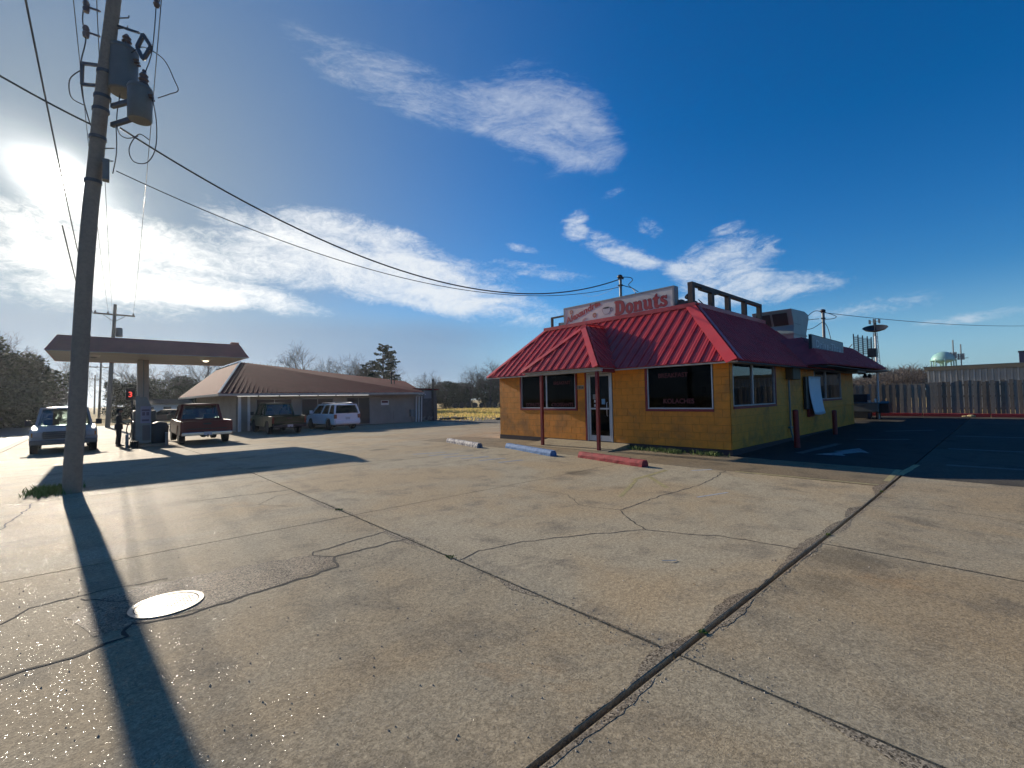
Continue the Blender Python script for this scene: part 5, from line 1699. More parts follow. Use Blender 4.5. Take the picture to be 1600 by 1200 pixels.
def cabin(parent, mat, base, top, zb, zt, wb, wt, rear_frac=(), glass_=None, roof_bow=.05, name='cab'):
    """roof on pillars with separate panes; base/top = (rear y, front y) at belt and roof"""
    glass_ = glass_ or car_glass
    P = lambda s, y, z, w_: V((s * w_, y, z))
    bl = {}
    mb = MB()
    n = 5
    # roof skin, slightly bowed
    for j in range(n + 1):
        t = j / n; y = top[0] + (top[1] - top[0]) * t
        for i in range(n + 1):
            s = -1 + 2 * i / n
            mb.v.append(V((s * wt, y, zt + roof_bow * (1 - s * s) * (1 - (2 * t - 1) ** 4 * .6))))
    for j in range(n):
        for i in range(n):
            a = j * (n + 1) + i
            mb.f.append((a, a + 1, a + n + 2, a + n + 1)); mb.mi.append(0)
    o_ = len(mb.v)
    mb.v += [V((s * wt, y, zt - .06)) for y in top for s in (-1, 1)]
    mb.add([], [])
    for s in (-1, 1):
        mb.bar((s * wb, base[1], zb), (s * wt, top[1], zt - .01), .075, .06)
        mb.bar((s * wb, base[0], zb), (s * wt, top[0], zt - .01), .11, .09)
        mb.bar((s * wt, top[0], zt - .015), (s * wt, top[1], zt - .015), .07, .06)
        for f in rear_frac:
            yb = base[0] + (base[1] - base[0]) * f; yt = top[0] + (top[1] - top[0]) * f
            mb.bar((s * wb, yb, zb), (s * wt, yt, zt - .01), .10, .07, up=(1, 0, 0))
    mb.bar((-wt, top[1], zt - .02), (wt, top[1], zt - .02), .06, .07)
    mb.bar((-wt, top[0], zt - .02), (wt, top[0], zt - .02), .08, .08)
    mb.bar((-wb, base[0], zb + .02), (wb, base[0], zb + .02), .08, .08)
    c = mb.build(name, mat, parent, 35)

    def pane(nm, q, inset=.03):
        ctr = sum(q, V()) / 4
        nrm = (q[1] - q[0]).cross(q[3] - q[0]).normalized() * .008
        q = [p + (ctr - p).normalized() * inset for p in q]
        m2 = MB(); m2.prism(q, nrm); return m2.build(nm, glass_, parent)

    pane('windshield', [P(-1, base[1], zb, wb), P(1, base[1], zb, wb), P(1, top[1], zt - .03, wt), P(-1, top[1], zt - .03, wt)])
    pane('rear_window', [P(-1, base[0], zb + .04, wb), P(1, base[0], zb + .04, wb), P(1, top[0], zt - .05, wt), P(-1, top[0], zt - .05, wt)])
    fr_ = [0.0, *rear_frac, 1.0]
    for s in (-1, 1):
        for f0, f1 in zip(fr_[:-1], fr_[1:]):
            yb = lambda f: base[0] + (base[1] - base[0]) * f
            yt = lambda f: top[0] + (top[1] - top[0]) * f
            pane('side_window', [P(s, yb(f0), zb, wb), P(s, yb(f1), zb, wb), P(s, yt(f1), zt - .05, wt), P(s, yt(f0), zt - .05, wt)], .045)
    return c


def seats(parent, ys_, zb):
    for y in ys_:
        for s in (-.42, .42):
            m2 = MB(); m2.box((s - .25, y - .09, zb - .4), (s + .25, y + .08, zb + .28)); m2.box((s - .13, y - .08, zb + .31), (s + .13, y + .04, zb + .5)); m2.bar((s, y, zb + .27), (s, y - .01, zb + .32), .1, .04)
            m2.build('seat', seat_m, parent, bevel=.05)


def mirrors(parent, y, z, wb, mat):
    for s in (-1, 1):
        m2 = MB(); m2.bar((s * (wb - .02), y, z), (s * (wb + .12), y - .02, z + .04), .05, .05); m2.box((s * (wb + .2) - .10, y - .06, z - .04), (s * (wb + .2) + .10, y + .05, z + .20))
        m2.build('mirror', mat, parent, bevel=.025)


def lamp(parent, name, mat, x, y, z, w_, d, h):
    m2 = MB(); m2.box((x - w_ / 2, y - d / 2, z - h / 2), (x + w_ / 2, y + d / 2, z + h / 2)); return m2.build(name, mat, parent, bevel=.02)


def plate(parent, y, z, sgn):
    m2 = MB(); m2.box((-.155, y - .006, z), (.155, y + .006, z + .155)); return m2.build('licence_plate', plate_w, parent)


def paint(name, c, rough=.38, coat=.04):
    return pbr(name, c, rough, 0.0, spec=.22, coat=coat)


def pickup(lab, colm, loc, rz, cab_len=1.55, L=5.45, W=1.95, group=None, bumper=None, r=.39, two_tone=None):
    t = thing('pickup_truck', lab, 'pickup truck', loc, radians(rz), group)
    bumper = bumper or chrome
    yw = (1.15, L - .98); zb = .42; bt = 1.10
    y_cab = 2.15
    top = [(y_cab - .1, zb), (y_cab - .1, bt), (y_cab + cab_len + .35, bt + .02), (L - .35, bt - .05), (L - .05, bt - .16), (L, .75), (L - .03, zb)]
    ol = body_outline(L, top, zb, (yw[1],), r)[:-1]
    slice_body(t, 'body', ol, W, colm, L, bt, nose=.14)
    m2 = MB()
    for s in (-1, 1):
        bo = body_outline(L, [(0.02, zb + .12), (0.0, bt), (y_cab - .12, bt), (y_cab - .12, zb)], zb, (yw[0],), r)[:-1] + [(.02, zb + .12)]
        bo = bo[1:] if bo[0] == bo[-1] else bo
        x = s * (W / 2 - .045)
        m2.prism([V((x - .04, y, z)) for y, z in bo], (.08, 0, 0))
    m2.box((-W / 2 + .09, .08, .62), (W / 2 - .09, y_cab - .13, .68)); m2.box((-W / 2 + .09, y_cab - .2, .68), (W / 2 - .09, y_cab - .13, bt - .01))
    m2.build('bed', colm, t, 30, bevel=.02)
    m2 = MB(); m2.box((-W / 2 + .095, -.02, .60), (W / 2 - .095, .06, bt - .005)); tg = m2.build('tailgate', colm, t, bevel=.02)
    m2 = MB(); m2.box((-.16, -.03, bt - .17), (.16, -.021, bt - .09)); m2.build('handle', trim_b, tg, bevel=.008)
    m2 = MB(); m2.box((-W / 2 + .25, -.027, .72), (W / 2 - .25, -.0205, .76)); m2.build('crease', trim_b, tg)
    m2 = MB(); m2.box((-W / 2 + .04, -.17, .44), (W / 2 - .04, -.035, .60)); rb = m2.build('rear_bumper', bumper, t, bevel=.025)
    plate(t, -.18, .445, -1)
    m2 = MB(); m2.bar((0, -.1, .40), (0, -.24, .40), .07, .07); m2.ball((0, -.24, .47), .03, 8, 6); m2.build('tow_hitch', trim_b, t)
    m2 = MB(); m2.box((-W / 2 + .03, L - .06, .40), (W / 2 - .03, L + .08, .60)); m2.build('front_bumper', bumper, t, bevel=.03)
    m2 = MB(); m2.box((-.62, L - .05, .64), (.62, L + .015, .93)); gr_ = m2.build('grille', trim_b, t, bevel=.015)
    for z in (.70, .785, .87):
        m2 = MB(); m2.box((-.60, L + .016, z - .014), (.60, L + .028, z + .014)); m2.build('grille_bar', bumper, gr_)
    for s in (-1, 1):
        lamp(t, 'headlight', lamp_clear, s * .77, L - .06, .80, .26, .14, .20)
        lamp(t, 'indicator', pbr('amber lamp', (.4, .15, .02), .25) if 'amber lamp' not in MATS else MATS['amber lamp'], s * .90, L - .16, .80, .10, .16, .17)
        lamp(t, 'taillight', lamp_red, s * (W / 2 - .075), .03, .87, .13, .1, .40)
        m2 = MB(); m2.box((s * (W / 2 + .002) - .012, y_cab + .55, bt - .22), (s * (W / 2 + .002) + .012, y_cab + .75, bt - .18)); m2.build('door_handle', trim_b, t)
    cabin(t, colm, (y_cab - .06, y_cab + cab_len + .25), (y_cab + .12, y_cab + cab_len - .42), bt, 1.87, .86, .72, (.45,) if cab_len > 1.7 else ())
    seats(t, (y_cab + .5,), bt)
    mirrors(t, y_cab + cab_len + .05, bt + .06, .90, trim_b)
    m2 = MB(); a = Matrix.Translation((-.4, y_cab + cab_len - .25, bt + .02)) @ Matrix.Rotation(radians(65), 4, 'X')
    for k in range(16):
        p, q = a @ V((.18 * cos(k * pi / 8), .18 * sin(k * pi / 8), 0)), a @ V((.18 * cos((k + 1) * pi / 8), .18 * sin((k + 1) * pi / 8), 0))
        m2.bar(p, q, .03, .03)
    m2.bar(a @ V((-.18, 0, 0)), a @ V((.18, 0, 0)), .03, .03); m2.build('steering_wheel', trim_b, t)
    for y in yw:
        for s in (-1, 1): wheel(t, s * (W / 2 - .14), y, r, .24, s)
    m2 = MB(); m2.tube([(-W / 2 + .2, yw[0], r), (W / 2 - .2, yw[0], r)], .05, 8); m2.ball((0, yw[0], r), (.16, .16, .15), 10, 6)
    m2.box((-.45, .2, .46), (-.35, L - .4, .58)); m2.box((.35, .2, .46), (.45, L - .4, .58)); m2.tube([(.3, .0, .36), (.3, 1.4, .36)], .035, 8)
    m2.build('chassis', trim_b, t)
    return t


def suv(lab, colm, loc, rz, L=4.75, W=1.88, H=1.78, name='suv', cat='SUV', rack=True, group=None, glass_=None, bt=1.08, r=.38, rake=.0):
    t = thing(name, lab, cat, loc, radians(rz), group)
    yw = (.95, L - .92); zb = .36
    top = [(.02, zb + .08), (-.01, .72), (.04, bt), (L - 1.25, bt), (L - .35, bt - .10), (L - .06, bt - .24), (L, .62), (L - .04, zb)]
    slice_body(t, 'body', body_outline(L, top, zb, yw, r), W, colm, L, bt, nose=.18, tail=.06)
    cabin(t, colm, (.06, L - 1.15), (.26 + rake, L - 1.95), bt - .01, H - .06, W / 2 - .07, W / 2 - .22, (.26, .58), glass_ or dark_glass)
    m2 = MB(); m2.box((-W / 2 + .06, -.10, .42), (W / 2 - .06, .02, .66)); m2.build('rear_bumper', colm, t, bevel=.04)
    m2 = MB(); m2.box((-.5, -.06, H - .13), (.5, .26, H - .07)); m2.build('spoiler', colm, t, bevel=.03)
    m2 = MB(); m2.box((-.42, -.035, .86), (.42, -.012, .95)); m2.build('tailgate_trim', colm, t, bevel=.01)
    plate(t, -.025, .70, -1)
    m2 = MB(); m2.bar((-.05, -.03, bt + .03), (.34, -.03, bt + .09), .018, .012); m2.build('rear_wiper', trim_b, t)
    m2 = MB(); m2.box((-W / 2 + .04, L - .06, .36), (W / 2 - .04, L + .05, .60)); m2.build('front_bumper', colm, t, bevel=.04)
    m2 = MB(); m2.box((-.5, L - .08, .62), (.5, L + .005, .80)); m2.build('grille', trim_b, t, bevel=.015)
    for s in (-1, 1):
        lamp(t, 'taillight', lamp_red, s * (W / 2 - .10), .03, .92, .17, .12, .26)
        lamp(t, 'headlight', lamp_clear, s * (W / 2 - .24), L - .14, .74, .30, .18, .16)
        for y in (1.6, 2.55):
            m2 = MB(); m2.box((s * (W / 2 - .01) - .014, y, bt - .20), (s * (W / 2 - .01) + .014, y + .18, bt - .165)); m2.build('door_handle', colm, t)
        m2 = MB()
        if rack:
            m2.tube([(s * .58, .45, H + .0), (s * .58, .55, H + .06), (s * .58, L - 2.2, H + .06), (s * .58, L - 2.1, H - .01)], .018, 6); m2.build('roof_rail', chrome, t, 40)
    seats(t, (1.45, 2.4), bt)
    mirrors(t, L - 1.45, bt + .05, W / 2 - .06, colm)
    for y in yw:
        for s in (-1, 1): wheel(t, s * (W / 2 - .13), y, r, .23, s)
    m2 = MB(); m2.box((-W / 2 + .25, .3, .28), (W / 2 - .25, L - .4, .37)); m2.build('underbody', trim_b, t)
    return t


pickup('silver-grey pickup truck facing the camera behind the wooden utility pole', paint('silver paint', (.36, .37, .38)), bumper=pbr('dark bumper', (.10, .10, .105), .35, .5), loc=(-1.15, 31.6, GZ), rz=182, L=5.6, W=2.05)
pickup('dark red pickup truck seen from behind under the gas canopy', paint('dark red paint', (.115, .022, .02)), (3.82, 25.3, GZ + .04), -1, W=2.05, r=.42, bumper=chrome, cab_len=1.9, L=5.6)
pickup('dark green pickup truck parked nose in at the station shop', paint('dark green paint', (.006, .036, .016)), (8.65, 29.6, GZ), 0, bumper=trim_b, cab_len=1.9, L=5.3)
suv('white SUV with roof rails parked nose in at the station shop', paint('white car paint', (.82, .82, .82)), (12.55, 30.35, GZ), 4)
suv('dark car driving away along the street at the left', paint('dark car paint', (.04, .042, .05)), (-6.6, 51.0, GZ - .02), 2, L=4.6, H=1.56, name='car', cat='car', rack=False, bt=.95, r=.34, rake=.25)
suv('small dark car parked far off beside the station grass', paint('maroon car paint', (.06, .03, .03)), (7.5, 58.0, GZ), 75, L=4.5, H=1.48, name='car', cat='car', rack=False, bt=.92, r=.33, rake=.25)

# ------------------------------------------------------------------ person at the pump
per = thing('person', 'person in dark clothes and a cap standing at the gas pump', 'person', (.78, 28.5, GZ), radians(-90))


def skin_chain(name, mat, verts, edges, radii, parent, sub=2, root=0):
    me = bpy.data.meshes.new(name)
    me.from_pydata(verts, edges, []); me.materials.append(mat)
    o = bpy.data.objects.new(name, me); COL.objects.link(o); o.parent = parent
    md = o.modifiers.new('skin', 'SKIN'); md.use_smooth_shade = True
    for i, sv in enumerate(me.skin_vertices[0].data):
        r = radii[i]
        sv.radius = r if hasattr(r, '__len__') else (r, r)
        sv.use_root = (i == root)
    m2 = o.modifiers.new('subdiv', 'SUBSURF'); m2.levels = sub; m2.render_levels = sub
    return o


skin_m = pbr('skin', (.22, .13, .09), .6)
coat_m = pbr('dark jacket', (.030, .032, .034), .85, var=.2, vscale=8)
jean_m = pbr('dark trousers', (.026, .028, .034), .85, var=.2, vscale=8)
hair_m = pbr('dark hair', (.015, .012, .010), .7)
# local frame: faces +Y, right = +X
vb = [(0, 0, .95), (0, .0, 1.12), (0, .0, 1.32), (0, -.01, 1.44), (0, .01, 1.52), (0, .025, 1.60), (0, .035, 1.70),      # 0-6 pelvis..head
      (.17, -.01, 1.42), (.21, .06, 1.15), (.17, .28, 1.02),                                                          # 7-9 right arm reaching forward
      (-.17, -.01, 1.42), (-.23, .0, 1.14), (-.22, .10, .93),                                                         # 10-12 left arm hanging
      (.10, .0, .90), (.11, .02, .50), (.11, -.01, .09), (.115, .13, .045),                                           # 13-16 right leg
      (-.10, .0, .90), (-.12, .0, .50), (-.13, -.05, .09), (-.14, .09, .045)]                                         # 17-20 left leg
eb = [(0, 1), (1, 2), (2, 3), (3, 4), (4, 5), (5, 6), (3, 7), (7, 8), (8, 9), (3, 10), (10, 11), (11, 12), (0, 13), (13, 14), (14, 15), (15, 16), (0, 17), (17, 18), (18, 19), (19, 20)]
rb_ = [(.155, .12), (.145, .11), (.17, .12), (.12, .10), (.055, .06), (.075, .09), (.075, .092),
       (.075, .075), (.055, .055), (.038, .038), (.075, .075), (.055, .055), (.038, .038),
       (.095, .10), (.068, .07), (.05, .055), (.042, .035), (.095, .10), (.068, .07), (.05, .055), (.042, .035)]
bd = skin_chain('body', coat_m, vb, eb, rb_, per)
bd.data.materials.append(jean_m)
# jacket hem, hood, head details and hands
mb = MB(); mb.ball((0, .03, 1.655), (.082, .102, .118), 16, 12); mb.ball((0, .135, 1.645), (.016, .022, .022), 8, 6); mb.ball((-.083, .02, 1.65), (.014, .024, .034), 8, 6); mb.ball((.083, .02, 1.65), (.014, .024, .034), 8, 6)
hd_ = mb.build('head', skin_m, per, 60)
mb = MB(); mb.ball((-.032, .118, 1.672), (.013, .008, .008), 8, 6); mb.ball((.032, .118, 1.672), (.013, .008, .008), 8, 6); mb.box((-.026, .118, 1.597), (.026, .126, 1.604)); mb.build('face', hair_m, hd_, 60)
mb = MB(); mb.ball((0, .005, 1.665), (.092, .10, .10), 14, 8); mb.build('hair', hair_m, per, 60)
mb = MB(); mb.lathe([(.102, 1.69), (.10, 1.74), (.075, 1.79), (.02, 1.81)], 16, (0, .02, 0)); mb.prism([(-.08, .09, 1.70), (.08, .09, 1.70), (.06, .20, 1.685), (-.06, .20, 1.685)], (0, 0, .012)); mb.build('cap', coat_m, per, 40)
mb = MB(); mb.lathe([(.205, .80), (.20, .95), (.19, 1.05)], 18, M=Matrix.Diagonal((1, .78, 1, 1))); mb.build('jacket', coat_m, per, 60)
for sgn, wr, dr in ((1, V((.17, .28, 1.02)), V((-.02, .95, -.1))), (-1, V((-.22, .10, .93)), V((0, .25, -.95)))):
    d = dr.normalized(); s = d.cross(V((0, 0, 1)) if abs(d.z) < .8 else V((0, 1, 0))).normalized(); n_ = s.cross(d)
    mb = MB(); mb.tube([wr - d * .02, wr + d * .03, wr + d * .085], [.028, .036, .034], 8)
    for k in range(4):
        b = wr + d * .08 + s * (.027 - .018 * k); ln = (.065, .075, .07, .055)[k]
        mb.tube([b, b + d * ln * .5 + n_ * .006, b + d * ln * .8 - n_ * .022], [.0095, .009, .007], 6)
    mb.tube([wr + d * .03 + s * .03, wr + d * .06 + s * .06, wr + d * .09 + s * .055 - n_ * .02], [.012, .010, .008], 6)
    mb.build('hand', skin_m, per, 60)
for x, y in ((.115, .05), (-.14, .01)):
    mb = MB(); mb.box((x - .05, y - .12, 0), (x + .05, y + .17, .06)); mb.box((x - .045, y - .11, .06), (x + .045, y + .04, .12)); mb.build('shoe', trim_b, per, bevel=.03)
for s, o_ in ((1, 13), (-1, 17)):
    k = [vb[o_], vb[o_ + 1], vb[o_ + 2]]
    mb = MB(); mb.tube([V(k[0]) + V((0, 0, -.02)), k[1], k[2]], [.112, .082, .072], 12); mb.build('trouser_leg', jean_m, per, 60)


# ================================================================== POLES AND WIRES
pole_m = pbr('weathered pole timber', (.31, .25, .185), .85, var=.3, vscale=14, color2=(.21, .17, .125), bump=.5, bscale=60)
iron_m = pbr('line iron', (.10, .10, .10), .5, .4, var=.2, vscale=8, space='World')
tank_m = pbr('transformer tank', (.17, .165, .14), .5, .2, var=.12, vscale=4, space='World')
porc = pbr('porcelain', (.12, .09, .08), .3, space='World')


def wire(a, b, sag, r=.012, n=28, name='overhead_wire', label='', group=None, mat=None):
    a, b = V(a), V(b)
    pts = [a.lerp(b, i / n) - V((0, 0, 4 * sag * (i / n) * (1 - i / n))) for i in range(n + 1)]
    mb = MB(); mb.tube(pts, r, 5)
    return tag(mb.build(name, mat or dark_metal, None, 60), label, 'wire', group)


up = thing('utility_pole', 'large leaning wooden utility pole in the left foreground with two transformers', 'utility pole', (-.33, 11.95, gz(-.33, 11.95)))
PATH = [V(p) for p in ((-.34, 11.89, -.3), (-.26, 11.85, 1.9), (-.20, 11.82, 3.7), (-.115, 11.75, 5.4), (.02, 11.65, 7.3), (.19, 11.45, 9.4), (.36, 11.3, 11.2))]


def onpole(z):
    for a, b in zip(PATH[:-1], PATH[1:]):
        if z <= b.z: break
    return a.lerp(b, (z - a.z) / (b.z - a.z))


mb = MB(); nr = 14; rr_ = random.Random(2)
mb.tube([onpole(-.3 + 11.5 * i / nr) + V((rr_.uniform(-.008, .008), rr_.uniform(-.008, .008), 0)) for i in range(nr + 1)], [.140 - .036 * i / nr for i in range(nr + 1)], 20)
mb.build('trunk', pole_m, up, 40, world=True)


# steps, bands and fittings
mb = MB()
for z in (8.9, 9.1, 8.6): p = onpole(z); mb.tube([p + V((.1, -.08, 0)), p + V((.24, -.2, .01)), p + V((.245, -.205, .05))], .012, 5)
for z in (6.3, 6.55): p = onpole(z); mb.tube([p + V((.1, -.09, 0)), p + V((.25, -.22, .0))], .012, 5)
mb.build('pole_step', iron_m, up, world=True)
for z in (8.02, 7.55, 7.3, 6.75, 5.9):
    p = onpole(z); mb = MB(); mb.lathe([(.134, z - .03), (.134, z + .03)], 20, (p.x, p.y, 0)); mb.build('band', iron_m, up, 40, world=True)
p = onpole(6.05); mb = MB(); mb.box((p.x + .12, p.y - .28, 5.9), (p.x + .22, p.y - .12, 6.3)); mb.build('splice_box', tank_m, up, world=True)
# standoff bracket on the street side
p = onpole(8.0); mb = MB()
mb.bar(p + V((-.08, .08, .18)), p + V((-.32, .28, .22)), .04, .055); mb.bar(p + V((-.08, .08, -.22)), p + V((-.33, .29, -.19)), .04, .055); mb.bar(p + V((-.32, .28, .22)), p + V((-.33, .29, -.2)), .04, .04)
mb.build('bracket', iron_m, up, world=True)
for dz in (.85, 1.35):
    mb = MB(); q = p + V((-.28, .25, dz)); mb.lathe([(.045, -.11), (.058, -.04), (.04, 0), (.058, .05), (.04, .11)], 12, q); mb.bar(p + V((-.08, .07, dz - .1)), q, .03, .03); mb.build('insulator', porc, up, 40, world=True)
mb = MB(); mb.tube(catmull([p + V((-.28, .25, 1.6)), p + V((-.33, .28, 1.1)), p + V((-.28, .25, .7)), p + V((-.35, .32, .2)), p + V((-.32, .3, -.4)), p + V((-.2, .18, -1.0))]), .011, 5)
mb.tube(catmull([p + V((-.33, .29, .1)), p + V((-.5, .42, -.1)), p + V((-.48, .4, -.45)), p + V((-.3, .26, -.6))]), .010, 5)
mb.build('riser_cable', dark_metal, up, 60, world=True)


def can(c, r, h, par):
    """pole-mounted transformer tank with bushing, lid and lugs"""
    t_ = MB(); t_.lathe([(r * .9, 0), (r, .03), (r, h - .04), (r * 1.04, h - .03), (r * 1.04, h), (r * .95, h + .04), (r * .3, h + .07)], 22, c)
    tk = t_.build('transformer', tank_m, par, 35, world=True)
    b = MB(); cc = V(c) + V((.05, -.05, h + .06))
    b.lathe([(.06, 0), (.085, .03), (.06, .07), (.085, .11), (.06, .15), (.075, .19), (.03, .26)], 12, cc - world_loc(par)); b.build('bushing', porc, tk, 40)
    g_ = MB()
    for k in (-.09, 0, .09): g_.tube([V(c) - world_loc(par) + V((r * .70 + k * .2, -r * .66 + k, h * .72)), V(c) - world_loc(par) + V((r * 1.0 + k * .2, -r * .95 + k, h * .70))], .022, 6)
    g_.build('lug', porc, tk, 40)
    return tk


can((.34, 11.55, 7.72), .235, .86, up)
can((.57, 10.98, 7.0), .19, .62, up)
mb = MB(); mb.bar((.18, 11.55, 7.4), (.52, 11.05, 7.42), .06, .08); mb.bar((.18, 11.6, 7.05), (.52, 11.05, 7.08), .06, .08); mb.build('tank_bracket', iron_m, up, world=True)
# cut-out fuse and drop leads
mb = MB(); mb.bar((.2, 11.5, 9.0), (.56, 11.1, 8.78), .035, .035); mb.build('bracket', iron_m, up, world=True)
mb = MB(); cxx = V((.62, 11.05, 8.5))
for a, b in (((0, 0, .25), (.11, -.10, 0)), ((.11, -.10, 0), (0, 0, -.24)), ((0, 0, -.24), (-.09, .08, .0)), ((-.09, .08, .0), (0, 0, .25))): mb.bar(cxx + V(a), cxx + V(b), .055, .055)
mb.build('fuse_cutout', iron_m, up, world=True)
mb = MB()
for pts in ([(.80, 10.8, 9.9), (.79, 10.84, 9.2), (.74, 10.9, 8.4), (.64, 10.95, 7.95)],
            [(.45, 11.3, 8.45), (.62, 11.05, 8.5), (.9, 10.7, 8.2), (1.05, 10.5, 7.75), (1.1, 10.45, 7.55), (.98, 10.55, 7.48), (.82, 10.72, 7.42)],
            [(.74, 10.75, 7.4), (.80, 10.7, 6.9), (.78, 10.7, 6.4), (.66, 10.8, 6.15), (.48, 11.0, 6.2), (.42, 11.05, 6.45), (.55, 10.95, 6.72), (.7, 10.8, 6.6)],
            [(.3, 11.55, 7.7), (.25, 11.5, 7.2), (.28, 11.4, 6.85), (.4, 11.25, 6.72), (.55, 11.05, 6.73)],
            [(.2, 11.6, 6.1), (.25, 11.5, 6.5), (.24, 11.5, 7.0)]):
    mb.tube(catmull(pts), .009, 5)
mb.build('drop_lead', dark_metal, up, 60, world=True)
mb = MB(); mb.tube(catmull([(.62, 10.98, 8.0), (.64, 10.95, 7.97)]), .03, 6); mb.lathe([(.04, 0), (.06, .05), (.04, .1), (.06, .15), (.03, .22)], 10, (.80, 10.82, 9.25)); mb.build('insulator', porc, up, 40, world=True)

# service drops to the shop and street lines
wire((.30, 11.55, 7.02), (14.52, 9.86, 6.0), 1.62, .019, 40, 'service_cable', 'thick black service cable sagging from the pole to the shop mast')
wire((.25, 11.55, 6.15), (14.55, 9.86, 5.72), 1.15, .010, 40, 'telephone_wire', 'thin wire sagging below the thick service cable to the shop mast')
wire((-.05, 11.75, 7.0), (-4.6, 9.4, 8.5), .35, .017, 16, 'service_cable', 'thick cable running left from the utility pole out over the street')
for i, (a, b, r_, s_, lb) in enumerate((((-1.35, 8, 10.9), (-.31, 54.6, 9.85), .022, .55, 'thick overhead line crossing left of the pole in front of the sun'),
                                    ((-.1, 11.7, 10.6), (1.0, 54.3, 9.95), .010, .7, 'thin overhead line running straight behind the pole to the far crossarm'),
                                    ((.95, 11.4, 10.4), (2.35, 53.2, 9.5), .010, .8, 'thin overhead line right of the pole to the far crossarm'),
                                    ((-.5, 11.9, 5.0), (.6, 54.5, 5.2), .012, .9, 'low telephone line behind the pole along the street'),
                                    ((-.4, 11.9, 9.6), (.9, 54.5, 8.9), .008, .8, 'thin overhead line just left of the pole'))):
    wire(a, b, s_, r_, 24, 'overhead_wire', lb, 'overhead lines along the street')
wire((nx_, ny_, 5.08), (60, -4.5, 7.0), .5, .013, 24, 'service_cable', 'black cable running right from the rear service mast across the sky')
wire((14.6, 9.86, 5.85), (24, 20, 9.0), .5, .006, 16, 'telephone_wire', 'hair-thin wire rising behind the large roof sign')


def far_pole(x, y, h, lab, lean=(0, 0), trans=True):
    t = thing('utility_pole', lab, 'utility pole', (x, y, GZ), group=None)
    mb = MB(); mb.tube([(0, 0, 0), (lean[0] * .5, lean[1] * .5, h * .5), (lean[0], lean[1], h)], [.19, .16, .12], 10); mb.build('trunk', pole_m, t, 40)
    mb = MB(); mb.box((-1.42 + lean[0] * .92, -.06 + lean[1] * .92, h - 1.0), (1.42 + lean[0] * .92, .06 + lean[1] * .92, h - .87)); ca = mb.build('crossarm', pole_m, t)
    mb = MB()
    for s in (-1, 1): mb.bar((s * .75 + lean[0] * .9, .02, h - .98), (lean[0] * .85, .02, h - 1.55), .05, .04)
    mb.build('brace', iron_m, t)
    for x_ in (-1.3, -.45, 1.3):
        mb = MB(); mb.lathe([(.05, 0), (.08, .06), (.05, .12), (.03, .2)], 8, (x_ + lean[0] * .92, lean[1] * .92, h - .868)); mb.build('insulator', porc, t, 40)
    if trans:
        mb = MB(); mb.lathe([(.22, 0), (.25, .03), (.25, .75), (.2, .82)], 14, (.42 + lean[0] * .7, 0, h - 2.9)); mb.build('transformer', tank_m, t, 40)
    return t


far_pole(.74, 54.8, 11.1, 'wooden utility pole with crossarm beyond the gas canopy', (.45, -.3))
far_pole(.3, 100, 9.2, 'small far utility pole seen under the canopy', (.2, 0), False)
far_pole(-.4, 150, 9.5, 'farthest small utility pole along the street', (.1, 0), False)

# ================================================================== TREES
bark = pbr('grey bark', (.085, .072, .062), .9, var=.3, vscale=3)
twig_m = pbr('grey twigs', (.105, .088, .078), .9, var=.2, vscale=.7)
pine_bark = pbr('pine bark', (.07, .052, .042), .9, var=.3, vscale=3)


def leafm(name, c, c2):
    m = pbr(name, c, .75, var=.3, vscale=.9, color2=c2)
    m.node_tree.nodes
    return m


needle = leafm('pine needles', (.030, .052, .026), (.050, .072, .036))
oakleaf = leafm('dark evergreen leaves', (.030, .042, .018), (.055, .066, .028))
dryleaf = leafm('dry brown scrub', (.075, .060, .040), (.10, .085, .055))


def grow(r, H, spread, depth, n_first, twig_r, droop=0.0, first=.3):
    """branching winter tree: returns wood mesh builder and twig mesh builder, height H, trunk at origin"""
    wood, twig = MB(), MB()

    def limb(p, d, L, rad, lev):
        segs = 4 if lev < 2 else 3
        pts, rads = [p], [rad]
        q, dd = V(p), V(d)
        for i in range(segs):
            dd = (dd + V((r.gauss(0, .16), r.gauss(0, .16), r.gauss(.05, .12) - droop * lev * .03))).normalized()
            q = q + dd * (L / segs)
            pts.append(q); rads.append(max(rad * (1 - .62 * (i + 1) / segs), twig_r * .6))
        (wood if lev < 2 else twig).tube(pts, rads, 6 if lev == 0 else (5 if lev == 1 else 3), cap=False)
        if lev >= depth: return
        k = n_first if lev == 0 else r.choice((4, 5, 5)) if lev < depth - 1 else r.choice((4, 5, 6))
        for j in range(k):
            t = (first + (1 - first) * (j + r.random() * .8) / k) if lev == 0 else (.25 + .75 * (j + r.random()) / k)
            t = min(t, .999)
            i = int(t * segs); f = t * segs - i
            b = V(pts[i]).lerp(V(pts[i + 1]), f)
            ax = (V(pts[i + 1]) - V(pts[i])).normalized()
            a = r.uniform(0, 2 * pi)
            s = ax.cross(V((cos(a), sin(a), .3))).normalized()
            sp = spread * r.uniform(.75, 1.25)
            nd = (ax * cos(sp) + s * sin(sp)).normalized()
            limb(b, nd, L * r.uniform(.50, .72) * (1.15 - .45 * t if lev == 0 else 1), rads[i] * .62, lev + 1)

    limb(V((0, 0, -.2)), V((0, 0, 1)), H * .62, H * .021, 0)
    return wood, twig


BARE = []
for k, (sd, sp) in enumerate(((1, .75), (2, .62), (3, .85), (4, .68))):
    wd_, tg_ = grow(random.Random(sd * 17), 10.0, sp, 4, 9, .016)
    BARE.append((wd_.mesh('trunk', bark, 60), tg_.mesh('crown', twig_m)))


